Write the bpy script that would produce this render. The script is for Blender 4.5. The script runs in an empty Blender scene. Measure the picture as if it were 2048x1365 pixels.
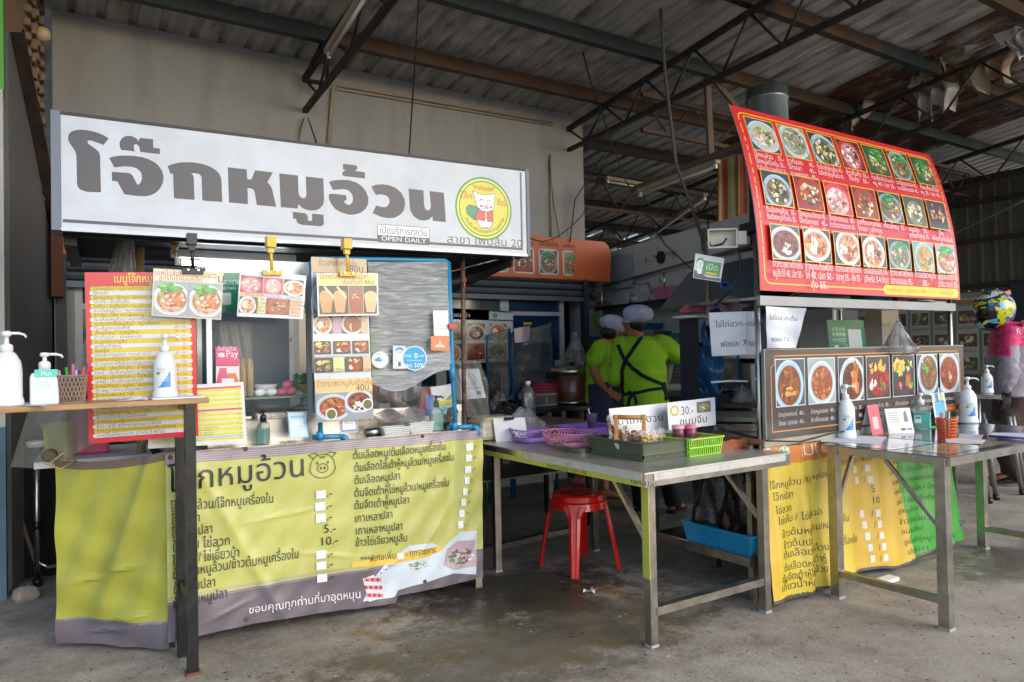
import bpy,bmesh,math,random
import numpy as np
from mathutils import Vector,Matrix,geometry
from mathutils.bvhtree import BVHTree
SC=bpy.context.scene
COL=SC.collection
R=math.radians
random.seed(7)
F_PX,CAM_H,PITCH,ROLL,AZ=1450.0,1.30,1.0,-1.15,33.0
_p,_r,_a=R(PITCH),R(ROLL),R(AZ)
CF=Vector((math.sin(_a)*math.cos(_p),math.cos(_a)*math.cos(_p),math.sin(_p)))
_R0=Vector((math.cos(_a),-math.sin(_a),0));_U0=_R0.cross(CF)
CR=_R0*math.cos(_r)+_U0*math.sin(_r);CU=CR.cross(CF)
CO=Vector((0,0,CAM_H))
cd=bpy.data.cameras.new('camera');cam=bpy.data.objects.new('camera',cd);COL.objects.link(cam)
cam.matrix_world=Matrix(((CR.x,CU.x,-CF.x,0),(CR.y,CU.y,-CF.y,0),(CR.z,CU.z,-CF.z,CAM_H),(0,0,0,1)))
cd.sensor_width=36;cd.lens=36*F_PX/2048;cd.clip_end=500;cd.clip_start=0.05
SC.camera=cam
W=bpy.data.worlds.new('World');SC.world=W;W.use_nodes=True
wn=W.node_tree.nodes;bg=wn['Background']
sky=wn.new('ShaderNodeTexSky');sky.sky_type='NISHITA';sky.sun_disc=False
sky.sun_elevation=R(33);sky.sun_rotation=R(160);sky.dust_density=1.5;sky.air_density=1.0;sky.ozone_density=1.0
W.node_tree.links.new(sky.outputs[0],bg.inputs[0]);bg.inputs[1].default_value=0.15
sl=bpy.data.lights.new('sun','SUN');sl.energy= .65;sl.angle=R(70);sl.color=(1, .98, .97)
so=bpy.data.objects.new('sun',sl);COL.objects.link(so)
_se,_sr=R(33),R(160)
sd=Vector((math.sin(_sr)*math.cos(_se),math.cos(_sr)*math.cos(_se),math.sin(_se)))
so.rotation_euler=sd.to_track_quat('Z','Y').to_euler();so.location=(0,-5,12)
SC.view_settings.view_transform='Standard';SC.view_settings.look='None'
SC.view_settings.exposure=1.25;SC.view_settings.gamma=1;SC.view_settings.use_curve_mapping=False
SC.cycles.transparent_max_bounces=24;SC.cycles.max_bounces=8;SC.cycles.diffuse_bounces=5
def ray(px,py): return CF+CR*((px-1024)/F_PX)-CU*((py-682.5)/F_PX)
def P(px,py,x=None,y=None,z=None):
 d=ray(px,py)
 if x is not None:t=x/d.x
 elif y is not None:t=y/d.y
 else:t=(z-CAM_H)/d.z
 return CO+d*t
def Q(px,py,D): return CO+ray(px,py)*D
SA=R(-3.6)
def S(u,v,z): return Vector((u*math.cos(SA)-v*math.sin(SA),u*math.sin(SA)+v*math.cos(SA),z))
def PSv(px,py,v):
 d=ray(px,py);dv=-d.x*math.sin(SA)+d.y*math.cos(SA)
 return CO+d*(v/dv)
def lerp(a,b,t): return a+(b-a)*t
def lin(c):
 if isinstance(c,str):
  c=c.lstrip('#');c=[int(c[i:i+2],16)/255 for i in (0,2,4)]
  return tuple((v/12.92 if v<= .04045 else ((v+.055)/1.055)**2.4) for v in c)
 return tuple(c)[:3]
_M={}
def mat(name,col='#808080',rough=.6,metal=0,noise=0,nscale=6,bump=0,bscale=40,spec=.5,stretch=None,dirt=None,dscale=3,damt=.5,coat=0,sub=0):
 """procedural paint/metal: base colour broken up by noise, optional second colour in patches, optional fine relief"""
 if name in _M: return _M[name]
 m=bpy.data.materials.new(name);m.use_nodes=True;nt=m.node_tree;n=nt.nodes;L=nt.links
 b=n['Principled BSDF'];c=lin(col)
 b.inputs['Base Color'].default_value=(*c,1);b.inputs['Roughness'].default_value=rough
 b.inputs['Metallic'].default_value=metal;b.inputs['Specular IOR Level'].default_value=spec
 b.inputs['Coat Weight'].default_value=coat
 if noise or bump or dirt:
  tc=n.new('ShaderNodeTexCoord');mp=n.new('ShaderNodeMapping');L.new(tc.outputs['Object'],mp.inputs[0])
  if stretch:mp.inputs['Scale'].default_value=stretch
 cur=None
 if noise:
  t=n.new('ShaderNodeTexNoise');t.inputs['Scale'].default_value=nscale;t.inputs['Detail'].default_value=6;L.new(mp.outputs[0],t.inputs[0])
  mr=n.new('ShaderNodeMapRange');mr.inputs[1].default_value= .3;mr.inputs[2].default_value= .7
  mr.inputs[3].default_value=1-noise;mr.inputs[4].default_value=1+noise*.7;L.new(t.outputs[0],mr.inputs[0])
  mx=n.new('ShaderNodeMix');mx.data_type='RGBA';mx.blend_type='MULTIPLY';mx.inputs[0].default_value=1
  mx.inputs[6].default_value=(*c,1);L.new(mr.outputs[0],mx.inputs[7]);cur=mx.outputs[2]
  mr2=n.new('ShaderNodeMapRange');mr2.inputs[3].default_value=max(.02,rough-.12);mr2.inputs[4].default_value=min(1,rough+.12)
  L.new(t.outputs[0],mr2.inputs[0]);L.new(mr2.outputs[0],b.inputs['Roughness'])
 if dirt:
  t=n.new('ShaderNodeTexNoise');t.inputs['Scale'].default_value=dscale;t.inputs['Detail'].default_value=8;t.inputs['Roughness'].default_value= .65;L.new(mp.outputs[0],t.inputs[0])
  mr=n.new('ShaderNodeMapRange');mr.inputs[1].default_value= .5;mr.inputs[2].default_value= .66;mr.inputs[4].default_value=damt;L.new(t.outputs[0],mr.inputs[0])
  mx=n.new('ShaderNodeMix');mx.data_type='RGBA';L.new(mr.outputs[0],mx.inputs[0])
  if cur:L.new(cur,mx.inputs[6])
  else:mx.inputs[6].default_value=(*c,1)
  mx.inputs[7].default_value=(*lin(dirt),1);cur=mx.outputs[2]
 if cur:L.new(cur,b.inputs['Base Color'])
 if bump:
  t=n.new('ShaderNodeTexNoise');t.inputs['Scale'].default_value=bscale;t.inputs['Detail'].default_value=5;L.new(mp.outputs[0],t.inputs[0])
  bp=n.new('ShaderNodeBump');bp.inputs['Strength'].default_value=bump;bp.inputs['Distance'].default_value= .01
  L.new(t.outputs[0],bp.inputs['Height']);L.new(bp.outputs[0],b.inputs['Normal'])
 _M[name]=m; return m
def film(name,tint='#dfe6ea',haze=.25,gloss=.25,rough=.12,tcol=(1,1,1),grain=0,gscale=8,crease=0,cstretch=(1,1,9),crot=.25):
 """thin clear plastic or glass: see-through, milky by haze, with a sheen"""
 if name in _M: return _M[name]
 m=bpy.data.materials.new(name);m.use_nodes=True;nt=m.node_tree;n=nt.nodes;L=nt.links;n.clear()
 o=n.new('ShaderNodeOutputMaterial');t=n.new('ShaderNodeBsdfTransparent');t.inputs[0].default_value=(*tcol,1)
 d=n.new('ShaderNodeBsdfDiffuse');d.inputs[0].default_value=(*lin(tint),1);tr=n.new('ShaderNodeBsdfTranslucent');tr.inputs[0].default_value=(*lin(tint),1)
 ad=n.new('ShaderNodeMixShader');ad.inputs[0].default_value= .4;L.new(d.outputs[0],ad.inputs[1]);L.new(tr.outputs[0],ad.inputs[2])
 g=n.new('ShaderNodeBsdfGlossy');g.inputs['Roughness'].default_value=rough
 m1=n.new('ShaderNodeMixShader');m1.inputs[0].default_value=haze;L.new(t.outputs[0],m1.inputs[1]);L.new(ad.outputs[0],m1.inputs[2])
 if grain:
  tc=n.new('ShaderNodeTexCoord');ns=n.new('ShaderNodeTexNoise');ns.inputs['Scale'].default_value=gscale;L.new(tc.outputs['Object'],ns.inputs[0])
  mr=n.new('ShaderNodeMapRange');mr.inputs[1].default_value= .35;mr.inputs[2].default_value= .7;mr.inputs[3].default_value=max(0,haze-grain);mr.inputs[4].default_value=min(1,haze+grain)
  L.new(ns.outputs[0],mr.inputs[0]);L.new(mr.outputs[0],m1.inputs[0])
 fr=n.new('ShaderNodeLayerWeight');fr.inputs[0].default_value=gloss
 if crease:
  tc=n.new('ShaderNodeTexCoord');mp=n.new('ShaderNodeMapping');mp.inputs['Scale'].default_value=cstretch;mp.inputs['Rotation'].default_value=(0,crot,0);L.new(tc.outputs['Object'],mp.inputs[0])
  ns=n.new('ShaderNodeTexNoise');ns.inputs['Scale'].default_value=4.5;ns.inputs['Detail'].default_value=7;ns.inputs['Distortion'].default_value=1.6;L.new(mp.outputs[0],ns.inputs[0])
  bp=n.new('ShaderNodeBump');bp.inputs['Strength'].default_value=crease;bp.inputs['Distance'].default_value= .02;L.new(ns.outputs[0],bp.inputs['Height'])
  for q in (g,d,fr):L.new(bp.outputs[0],q.inputs['Normal'])
  mr=n.new('ShaderNodeMapRange');mr.inputs[1].default_value= .42;mr.inputs[2].default_value= .66;mr.inputs[3].default_value=max(0,haze-grain);mr.inputs[4].default_value=min(1,haze+grain);L.new(ns.outputs[0],mr.inputs[0]);L.new(mr.outputs[0],m1.inputs[0])
 m2=n.new('ShaderNodeMixShader');L.new(fr.outputs['Fresnel'],m2.inputs[0]);L.new(m1.outputs[0],m2.inputs[1]);L.new(g.outputs[0],m2.inputs[2])
 L.new(m2.outputs[0],o.inputs[0]);_M[name]=m; return m
def printmat(name,rough=.45,coat=0,spec=.5):
 if name in _M: return _M[name]
 m=bpy.data.materials.new(name);m.use_nodes=True;n=m.node_tree.nodes;b=n['Principled BSDF']
 a=n.new('ShaderNodeAttribute');a.attribute_name='Col';m.node_tree.links.new(a.outputs[0],b.inputs['Base Color'])
 b.inputs['Roughness'].default_value=rough;b.inputs['Coat Weight'].default_value=coat;b.inputs['Specular IOR Level'].default_value=spec
 nt=m.node_tree;tc=n.new('ShaderNodeTexCoord');t=n.new('ShaderNodeTexNoise');t.inputs['Scale'].default_value=3.5;t.inputs['Detail'].default_value=9;t.inputs['Roughness'].default_value= .7;nt.links.new(tc.outputs['Object'],t.inputs[0])
 r_=n.new('ShaderNodeMapRange');r_.inputs[1].default_value= .38;r_.inputs[2].default_value= .68;r_.inputs[3].default_value=1.04;r_.inputs[4].default_value= .84;nt.links.new(t.outputs[0],r_.inputs[0])
 x=n.new('ShaderNodeMix');x.data_type='RGBA';x.blend_type='MULTIPLY';x.inputs[0].default_value=1;nt.links.new(a.outputs[0],x.inputs[6]);nt.links.new(r_.outputs[0],x.inputs[7]);nt.links.new(x.outputs[2],b.inputs['Base Color'])
 bp=n.new('ShaderNodeBump');bp.inputs['Strength'].default_value= .12;bp.inputs['Distance'].default_value= .02;nt.links.new(t.outputs[0],bp.inputs['Height']);nt.links.new(bp.outputs[0],b.inputs['Normal'])
 _M[name]=m; return m
PRINT=printmat('printed_paper', .5);GLOSSP=printmat('laminated_print', .22, .3);VINYL=printmat('vinyl_print', .42)
STEEL=mat('brushed_steel','#b9b6b0', .28,1,noise=.12,nscale=9,bump=.06,bscale=30)
STEELR=mat('worn_steel','#a8a49c', .36,1,noise=.2,nscale=14,bump=.1,bscale=25,dirt='#6e675c',damt=.35)
DARKIRON=mat('dark_iron','#2c2723', .6, .2,noise=.35,nscale=12,bump=.2,dirt='#5a3a22',dscale=9,damt=.5)
TEALIRON=mat('teal_painted_iron','#243436', .55, .1,noise=.25,nscale=7,bump=.1)
BROWNIRON=mat('brown_painted_iron','#4a3626', .6, .1,noise=.25,nscale=5,bump=.15,dirt='#2a1d14',damt=.5)
BLACKP=mat('black_plastic','#141414', .4);WHITEP=mat('white_plastic','#d9dcdc', .35);BLACKPAINT=mat('black_painted_steel','#15181a', .42, .2,noise=.3,nscale=18,bump=.1,dirt='#4a3a30',dscale=20,damt=.3)
BLUEPVC=mat('blue_pvc','#2a86b4', .35,noise=.06);YELLOWP=mat('yellow_plastic','#d9b43a', .4);CREAMP=mat('cream_conduit','#a09683', .5,noise=.1)
class MB:
 def __init__(s):s.v=[];s.f=[];s.c=None;s.sm=[]
 def add(s,vs,fs,smooth=False):
  k=len(s.v);s.v+=[Vector(p) for p in vs];s.f+=[tuple(i+k for i in f) for f in fs];s.sm+=[smooth]*len(fs); return s
 def box(s,a,b):
  a=Vector(a);b=Vector(b);c=(a+b)/2;h=(b-a)/2
  return s.obox(c,Vector((abs(h.x),0,0)),Vector((0,abs(h.y),0)),Vector((0,0,abs(h.z))))
 def obox(s,c,ax,ay,az):
  c=Vector(c);v=[]
  if Vector(ax).cross(Vector(ay)).dot(Vector(az))<0:az=-Vector(az)
  for k in (-1,1):
   for j in (-1,1):
    for i in (-1,1):v.append(c+Vector(ax)*i+Vector(ay)*j+Vector(az)*k)
  return s.add(v,[(0,2,3,1),(4,5,7,6),(0,1,5,4),(2,6,7,3),(0,4,6,2),(1,3,7,5)])
 def sbox(s,u0,u1,v0,v1,z0,z1):
  c=S((u0+u1)/2,(v0+v1)/2,(z0+z1)/2);ex=S(1,0,0)*((u1-u0)/2);ey=S(0,1,0)*((v1-v0)/2)
  return s.obox(c,ex,ey,Vector((0,0,(z1-z0)/2)))
 def bar(s,p,q,w,h=None,up=(0,0,1)):
  p=Vector(p);q=Vector(q);d=q-p;L=d.length;d.normalize();up=Vector(up)
  if abs(d.dot(up))> .98:up=Vector((0,1,0))
  x=d.cross(up).normalized();y=x.cross(d)
  return s.obox((p+q)/2,d*(L/2),x*(w/2),y*((h or w)/2))
 def angle(s,p,q,w=.05,t=.005,up=(0,0,1)):
  p=Vector(p);q=Vector(q);d=(q-p).normalized();up=Vector(up)
  if abs(d.dot(up))> .98:up=Vector((0,1,0))
  x=d.cross(up).normalized();y=x.cross(d)
  s.bar(p+y*(w/2-t/2),q+y*(w/2-t/2),w,t,up);s.bar(p+x*(w/2-t/2)-y*(t/2),q+x*(w/2-t/2)-y*(t/2),t,w-t,up); return s
 def tube(s,pts,r,n=8,closed=False,caps=True):
  pts=[Vector(p) for p in pts];m=len(pts);rs=r if isinstance(r,(list,tuple)) else [r]*m
  rings=[];ref=None
  for i,p in enumerate(pts):
   if closed:d=pts[(i+1)%m]-pts[i-1]
   else:d=pts[min(i+1,m-1)]-pts[max(i-1,0)]
   if d.length<1e-9:d=Vector((0,0,1))
   d.normalize()
   if ref is None:ref=Vector((0,0,1)) if abs(d.z)< .9 else Vector((1,0,0))
   x=d.cross(ref).normalized();y=x.cross(d);ref=y if True else ref
   rings.append([p+(x*math.cos(2*math.pi*k/n)+y*math.sin(2*math.pi*k/n))*rs[i] for k in range(n)])
  return s.rings(rings,closed,caps)
 def rings(s,rings,closed=False,caps=True,smooth=True):
  n=len(rings[0]);k0=len(s.v)
  for r_ in rings:s.v+=[Vector(p) for p in r_]
  m=len(rings)
  for i in range(m if closed else m-1):
   a=k0+i*n;b=k0+((i+1)%m)*n
   for k in range(n):s.f.append((a+k,a+(k+1)%n,b+(k+1)%n,b+k));s.sm.append(smooth)
  if caps and not closed:
   s.f.append(tuple(k0+k for k in reversed(range(n))));s.sm.append(False)
   s.f.append(tuple(k0+(m-1)*n+k for k in range(n)));s.sm.append(False)
  return s
 def lathe(s,c,prof,n=20,sx=1,sy=1,axis=None,caps=True):
  c=Vector(c);z=Vector(axis or (0,0,1)).normalized();x=z.orthogonal().normalized() if axis else Vector((1,0,0));y=z.cross(x)
  return s.rings([[c+z*h+(x*math.cos(2*math.pi*k/n)*sx+y*math.sin(2*math.pi*k/n)*sy)*r for k in range(n)] for r,h in prof],caps=caps)
 def rrprof(s,c,levels,rad=.3,n=4,rz=0):
  c=Vector(c);out=[]
  for hx,hy,z in levels:
   r=min(hx,hy)*rad;ring=[]
   for (sx,sy,a0) in ((1,1,0),(-1,1,90),(-1,-1,180),(1,-1,270)):
    for k in range(n+1):
     a=R(a0+90*k/n);x=sx*(hx-r)+r*math.cos(a);y=sy*(hy-r)+r*math.sin(a)
     ring.append(c+Vector((x*math.cos(rz)-y*math.sin(rz),x*math.sin(rz)+y*math.cos(rz),z)))
   out.append(ring)
  return s.rings(out,smooth=False)
 def sphere(s,c,r,n=12,m=8,sc=(1,1,1)):
  c=Vector(c);rr=[]
  for j in range(m+1):
   a=-math.pi/2+math.pi*j/m;q=max(math.cos(a), .02)
   rr.append([c+Vector((math.cos(2*math.pi*k/n)*q*r*sc[0],math.sin(2*math.pi*k/n)*q*r*sc[1],math.sin(a)*r*sc[2])) for k in range(n)])
  return s.rings(rr)
 def grid(s,f,nx,ny,smooth=True):
  k=len(s.v)
  for j in range(ny+1):
   for i in range(nx+1):s.v.append(Vector(f(i/nx,j/ny)))
  for j in range(ny):
   for i in range(nx):
    a=k+j*(nx+1)+i;s.f.append((a,a+1,a+nx+2,a+nx+1));s.sm.append(smooth)
  return s
 def quad(s,a,b,c,d): return s.add([a,b,c,d],[(0,1,2,3)])
 def prism(s,pts,d):
  n=len(pts);d=Vector(d);pts=[Vector(p) for p in pts]
  return s.add(pts+[p+d for p in pts],[tuple(range(n))[::-1],tuple(range(n,2*n))]+[(i,(i+1)%n,n+(i+1)%n,n+i) for i in range(n)])
 def mesh(s,name,off=Vector((0,0,0))):
  me=bpy.data.meshes.new(name);me.from_pydata([tuple(p-off) for p in s.v],[],s.f)
  me.polygons.foreach_set('use_smooth',s.sm); return me
 def build(s,name,m,parent=None,bevel=0,**kw):
  off=rootloc(parent) if parent else Vector((0,0,0))
  me=s.mesh(name,off);me.materials.append(m);o=bpy.data.objects.new(name,me);COL.objects.link(o)
  if parent:o.parent=parent
  if bevel:
   b=o.modifiers.new('b','BEVEL');b.width=bevel;b.segments=2;b.limit_method='ANGLE'
  if kw:tag(o,**kw)
  return o
def rootloc(o):
 while o.parent:o=o.parent
 return Vector(o.location)
def tag(o,label=None,cat=None,group=None,kind=None):
 if label:o['label']=label
 if cat:o['category']=cat
 if group:o['group']=group
 if kind:o['kind']=kind
 return o
def thing(name,label,cat,loc=(0,0,0),group=None):
 o=bpy.data.objects.new(name,None);COL.objects.link(o);o.location=loc;o.empty_display_size= .1
 return tag(o,label,cat,group)
def copy_thing(root,loc,rz=0,label=None,group=None,scale=None):
 def cp(o,parent):
  c=o.copy();COL.objects.link(c)
  if parent:c.parent=parent
  for ch in list(o.children):cp(ch,c)
  return c
 r=cp(root,None);r.location=loc;r.rotation_euler=(0,0,rz)
 if label:r['label']=label
 if group:r['group']=group
 if scale:r.scale=scale
 return r
_G={}
UP='\u0e34\u0e35\u0e36\u0e37\u0e31\u0e4d\u0e47';TONE='\u0e48\u0e49\u0e4a\u0e4b\u0e4c';TALL='\u0e1b\u0e1d\u0e1f\u0e2c'
def _raw(txt,off):
 c=bpy.data.curves.new('t','FONT');c.body=txt;c.offset=off;c.resolution_u=2;c.fill_mode='NONE'
 o=bpy.data.objects.new('t',c);me=o.to_mesh()
 v=[(p.co.x,p.co.y) for p in me.vertices];e=[tuple(x.vertices) for x in me.edges]
 o.to_mesh_clear();bpy.data.objects.remove(o);bpy.data.curves.remove(c); return v,e
_REF=None
def glyph(ch,off=0):
 global _REF
 k=(ch,off)
 if k in _G: return _G[k]
 if _REF is None:_REF=max(p[0] for p in _raw('H',0)[0])
 adv=max(p[0] for p in _raw(ch+'H',0)[0])-_REF
 if ch==' ':_G[k]=([],[],adv); return _G[k]
 v,e=_raw(ch,off)
 if not v:_G[k]=([],[],adv); return _G[k]
 A=np.array([v[a] for a,b in e]);B=np.array([v[b] for a,b in e])
 out=geometry.delaunay_2d_cdt([Vector(p) for p in v],e,[],0,1e-5)
 V=[(p.x,p.y) for p in out[0]];T=[]
 for f in out[2]:
  cx=sum(V[i][0] for i in f)/3;cy=sum(V[i][1] for i in f)/3
  up=(A[:,1]<=cy)&(B[:,1]>cy);dn=(A[:,1]>cy)&(B[:,1]<=cy)
  with np.errstate(divide='ignore',invalid='ignore'):
   xi=A[:,0]+(cy-A[:,1])/(B[:,1]-A[:,1])*(B[:,0]-A[:,0])
  w=int((up&(xi>cx)).sum())-int((dn&(xi>cx)).sum())
  if w:T.append(tuple(f))
 _G[k]=(V,T,adv); return _G[k]
def layout(txt,off=0):
 V=[];T=[];x=0;prev_up=False;tall=False
 for i,ch in enumerate(txt):
  v,t,a=glyph(ch,off);dx=dy=0
  comb=ch in UP or ch in TONE
  if ch in TONE and (prev_up or (i+1<len(txt) and txt[i+1]=='\u0e33')):dy= .17
  if comb and tall:dx=-.12
  k=len(V);V+=[(p[0]+x+dx,p[1]+dy) for p in v];T+=[tuple(j+k for j in f) for f in t]
  if ch in UP:prev_up=True
  elif not comb:prev_up=False;tall=ch in TALL
  x+=a
 return V,T,x
class Print:
 """flat print laid on a surface: coloured polygons in (x, y) of the sheet, stacked a hair apart"""
 def __init__(s,w=1,h=1):s.v=[];s.f=[];s.c=[];s.w=w;s.h=h;s.L=0
 def up(s):s.L+=1e-4; return s
 clip=None
 def poly(s,pts,c,lift=0):
  if s.clip:a,b,c_,d=s.clip;pts=[(min(max(q[0],a),c_),min(max(q[1],b),d)) for q in pts]
  k=len(s.v);s.v+=[(p[0],p[1],s.L+lift) for p in pts];s.f.append(tuple(range(k,k+len(pts))));s.c.append(lin(c)); return s
 def rect(s,x0,y0,x1,y1,c,n=(1,1)):
  nx,ny=n;k=len(s.v);c=lin(c)
  for j in range(ny+1):
   for i in range(nx+1):s.v.append((lerp(x0,x1,i/nx),lerp(y0,y1,j/ny),s.L))
  for j in range(ny):
   for i in range(nx):a=k+j*(nx+1)+i;s.f.append((a,a+1,a+nx+2,a+nx+1));s.c.append(c)
  return s
 def fill(s,pts,c,step=.02):
  """polygon cut fine enough to follow a folded surface"""
  q=[]
  for a,b in zip(pts,pts[1:]+pts[:1]):
   n=max(1,int(math.hypot(b[0]-a[0],b[1]-a[1])/step));q+=[Vector((lerp(a[0],b[0],k/n),lerp(a[1],b[1],k/n))) for k in range(n)]
  m=len(q);e=[(i,(i+1)%m) for i in range(m)]
  def ins(x,y):
   r=False
   for i in range(m):
    a,b=q[i],q[i-1]
    if (a.y>y)!=(b.y>y) and x<(b.x-a.x)*(y-a.y)/(b.y-a.y)+a.x:r= not r
   return r
  x=min(v.x for v in q)+step/2;X=max(v.x for v in q);Y0=min(v.y for v in q)+step/2;Y=max(v.y for v in q);g=[]
  while x<X:
   y=Y0
   while y<Y:
    if ins(x,y):g.append(Vector((x,y)))
    y+=step
   x+=step
  o=geometry.delaunay_2d_cdt(q+g,e,[],0,1e-6);k=len(s.v);s.v+=[(p.x,p.y,s.L) for p in o[0]];c=lin(c)
  for f in o[2]:
   cx=sum(o[0][i].x for i in f)/3;cy=sum(o[0][i].y for i in f)/3
   if ins(cx,cy):s.f.append(tuple(i+k for i in f));s.c.append(c)
  return s
 def rr(s,x0,y0,x1,y1,r,c,n=5):
  p=[]
  for cx,cy,a0 in ((x1-r,y1-r,0),(x0+r,y1-r,90),(x0+r,y0+r,180),(x1-r,y0+r,270)):
   for k in range(n+1):a=R(a0+90*k/n);p.append((cx+r*math.cos(a),cy+r*math.sin(a)))
  return s.poly(p,c)
 def disc(s,x,y,rx,ry,c,n=20,lift=0):
  return s.poly([(x+rx*math.cos(2*math.pi*k/n),y+ry*math.sin(2*math.pi*k/n)) for k in range(n)],c,lift)
 def ringd(s,x,y,r,w,c,n=24,ry=None,a0=0,a1=360):
  ry=ry or r
  for k in range(n):
   a=R(lerp(a0,a1,k/n));b=R(lerp(a0,a1,(k+1)/n))
   s.poly([(x+r*math.cos(a),y+ry*math.sin(a)),(x+r*math.cos(b),y+ry*math.sin(b)),(x+(r-w)*math.cos(b),y+(ry-w)*math.sin(b)),(x+(r-w)*math.cos(a),y+(ry-w)*math.sin(a))],c)
  return s
 def line(s,pts,w,c):
  for a,b in zip(pts,pts[1:]):
   d=Vector((b[0]-a[0],b[1]-a[1]));L=d.length or 1;nx,ny=-d.y/L*w/2,d.x/L*w/2;ex,ey=d.x/L*w*.3,d.y/L*w*.3
   s.poly([(a[0]+nx-ex,a[1]+ny-ey),(a[0]-nx-ex,a[1]-ny-ey),(b[0]-nx+ex,b[1]-ny+ey),(b[0]+nx+ex,b[1]+ny+ey)],c)
  return s
 def frame(s,x0,y0,x1,y1,w,c,n=1):
  s.rect(x0,y0,x1,y0+w,c,(n,1));s.rect(x0,y1-w,x1,y1,c,(n,1));s.rect(x0,y0+w,x0+w,y1-w,c,(1,n));s.rect(x1-w,y0+w,x1,y1-w,c,(1,n)); return s
 def text(s,txt,x,y,h,c,w=None,al='l',b=0,maxw=None,rot=0):
  V,T,adv=layout(txt,b);sx=h
  if w:sx=w/max(adv, .01)
  elif maxw and adv*h>maxw:sx=maxw/adv
  ox=x if al=='l' else (x-adv*sx/2 if al=='c' else x-adv*sx)
  k=len(s.v);c=lin(c);ca,sa=math.cos(rot),math.sin(rot)
  for p in V:
   px,py=p[0]*sx,p[1]*h
   if rot:px,py=px*ca-py*sa,px*sa+py*ca
   s.v.append((ox+px,y+py,s.L))
  for f in T:s.f.append(tuple(i+k for i in f));s.c.append(c)
  return s
 def blobs(s,x,y,rx,ry,cols,n,rng,size=.22,clip=True):
  for i in range(n):
   a=rng.uniform(0,6.28);q=math.sqrt(rng.random())*.86;r=size*rng.uniform(.5,1.3)
   cx,cy=x+rx*q*math.cos(a),y+ry*q*math.sin(a);c=lin(rng.choice(cols));j=rng.uniform(.6,1.35);c=tuple(min(1,v*j) for v in c)
   m=rng.choice((5,6,7));t=rng.uniform(0,3);e=rng.uniform(.45,1)
   pts=[]
   for k in range(m):
    b=2*math.pi*k/m;u,v=math.cos(b)*r*rng.uniform(.75,1.1),math.sin(b)*r*e*rng.uniform(.75,1.1)
    pts.append((cx+(u*math.cos(t)-v*math.sin(t))*rx,cy+(u*math.sin(t)+v*math.cos(t))*ry))
   s.poly(pts,c,1e-5*(i+1))
  s.L+=1e-5*(n+2); return s
 def photo(s,x0,y0,x1,y1,kind,seed=0,bgc=None,n=46):
  """a printed dish seen from above"""
  rng=random.Random(seed*77+5);w,h=x1-x0,y1-y0;L0=s.L
  K=FOOD[kind];s.rect(x0,y0,x1,y1,bgc or K[0],(1,5));s.up();s.up()
  cx,cy=x0+w*(.5+rng.uniform(-.09, .09)),y0+h*(.48+rng.uniform(-.08, .06));rx=w*rng.uniform(.49, .6);ry=h*rng.uniform(.48, .58);s.clip=(x0,y0,x1,y1)
  if K[1]:
   s.disc(cx,cy,rx,ry,K[1],26);s.up();s.disc(cx,cy,rx*.9,ry*.9,tuple(v*.82 for v in lin(K[1])),26);s.up()
  s.disc(cx+w*.01,cy,rx*.8,ry*.78,K[2],22);s.up()
  s.blobs(cx,cy,rx*.76,ry*.74,K[3],n,rng, .2)
  for (dx,dy,qx,qy,cols,m) in K[4]:
   s.blobs(x0+w*dx,y0+h*dy,w*qx,h*qy,cols,m,rng, .42)
  s.clip=None; return s
 def build(s,name,fn,parent=None,m=None,**kw):
  off=rootloc(parent) if parent else Vector((0,0,0))
  me=bpy.data.meshes.new(name);me.from_pydata([tuple(fn(*p)-off) for p in s.v],[],s.f)
  a=me.color_attributes.new('Col','FLOAT_COLOR','CORNER');tot=[]
  for f,c in zip(s.f,s.c):tot+=[c[0],c[1],c[2],1.0]*len(f)
  a.data.foreach_set('color',tot);me.materials.append(m or PRINT)
  o=bpy.data.objects.new(name,me);COL.objects.link(o)
  if parent:o.parent=parent
  if kw:tag(o,**kw)
  return o
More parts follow.
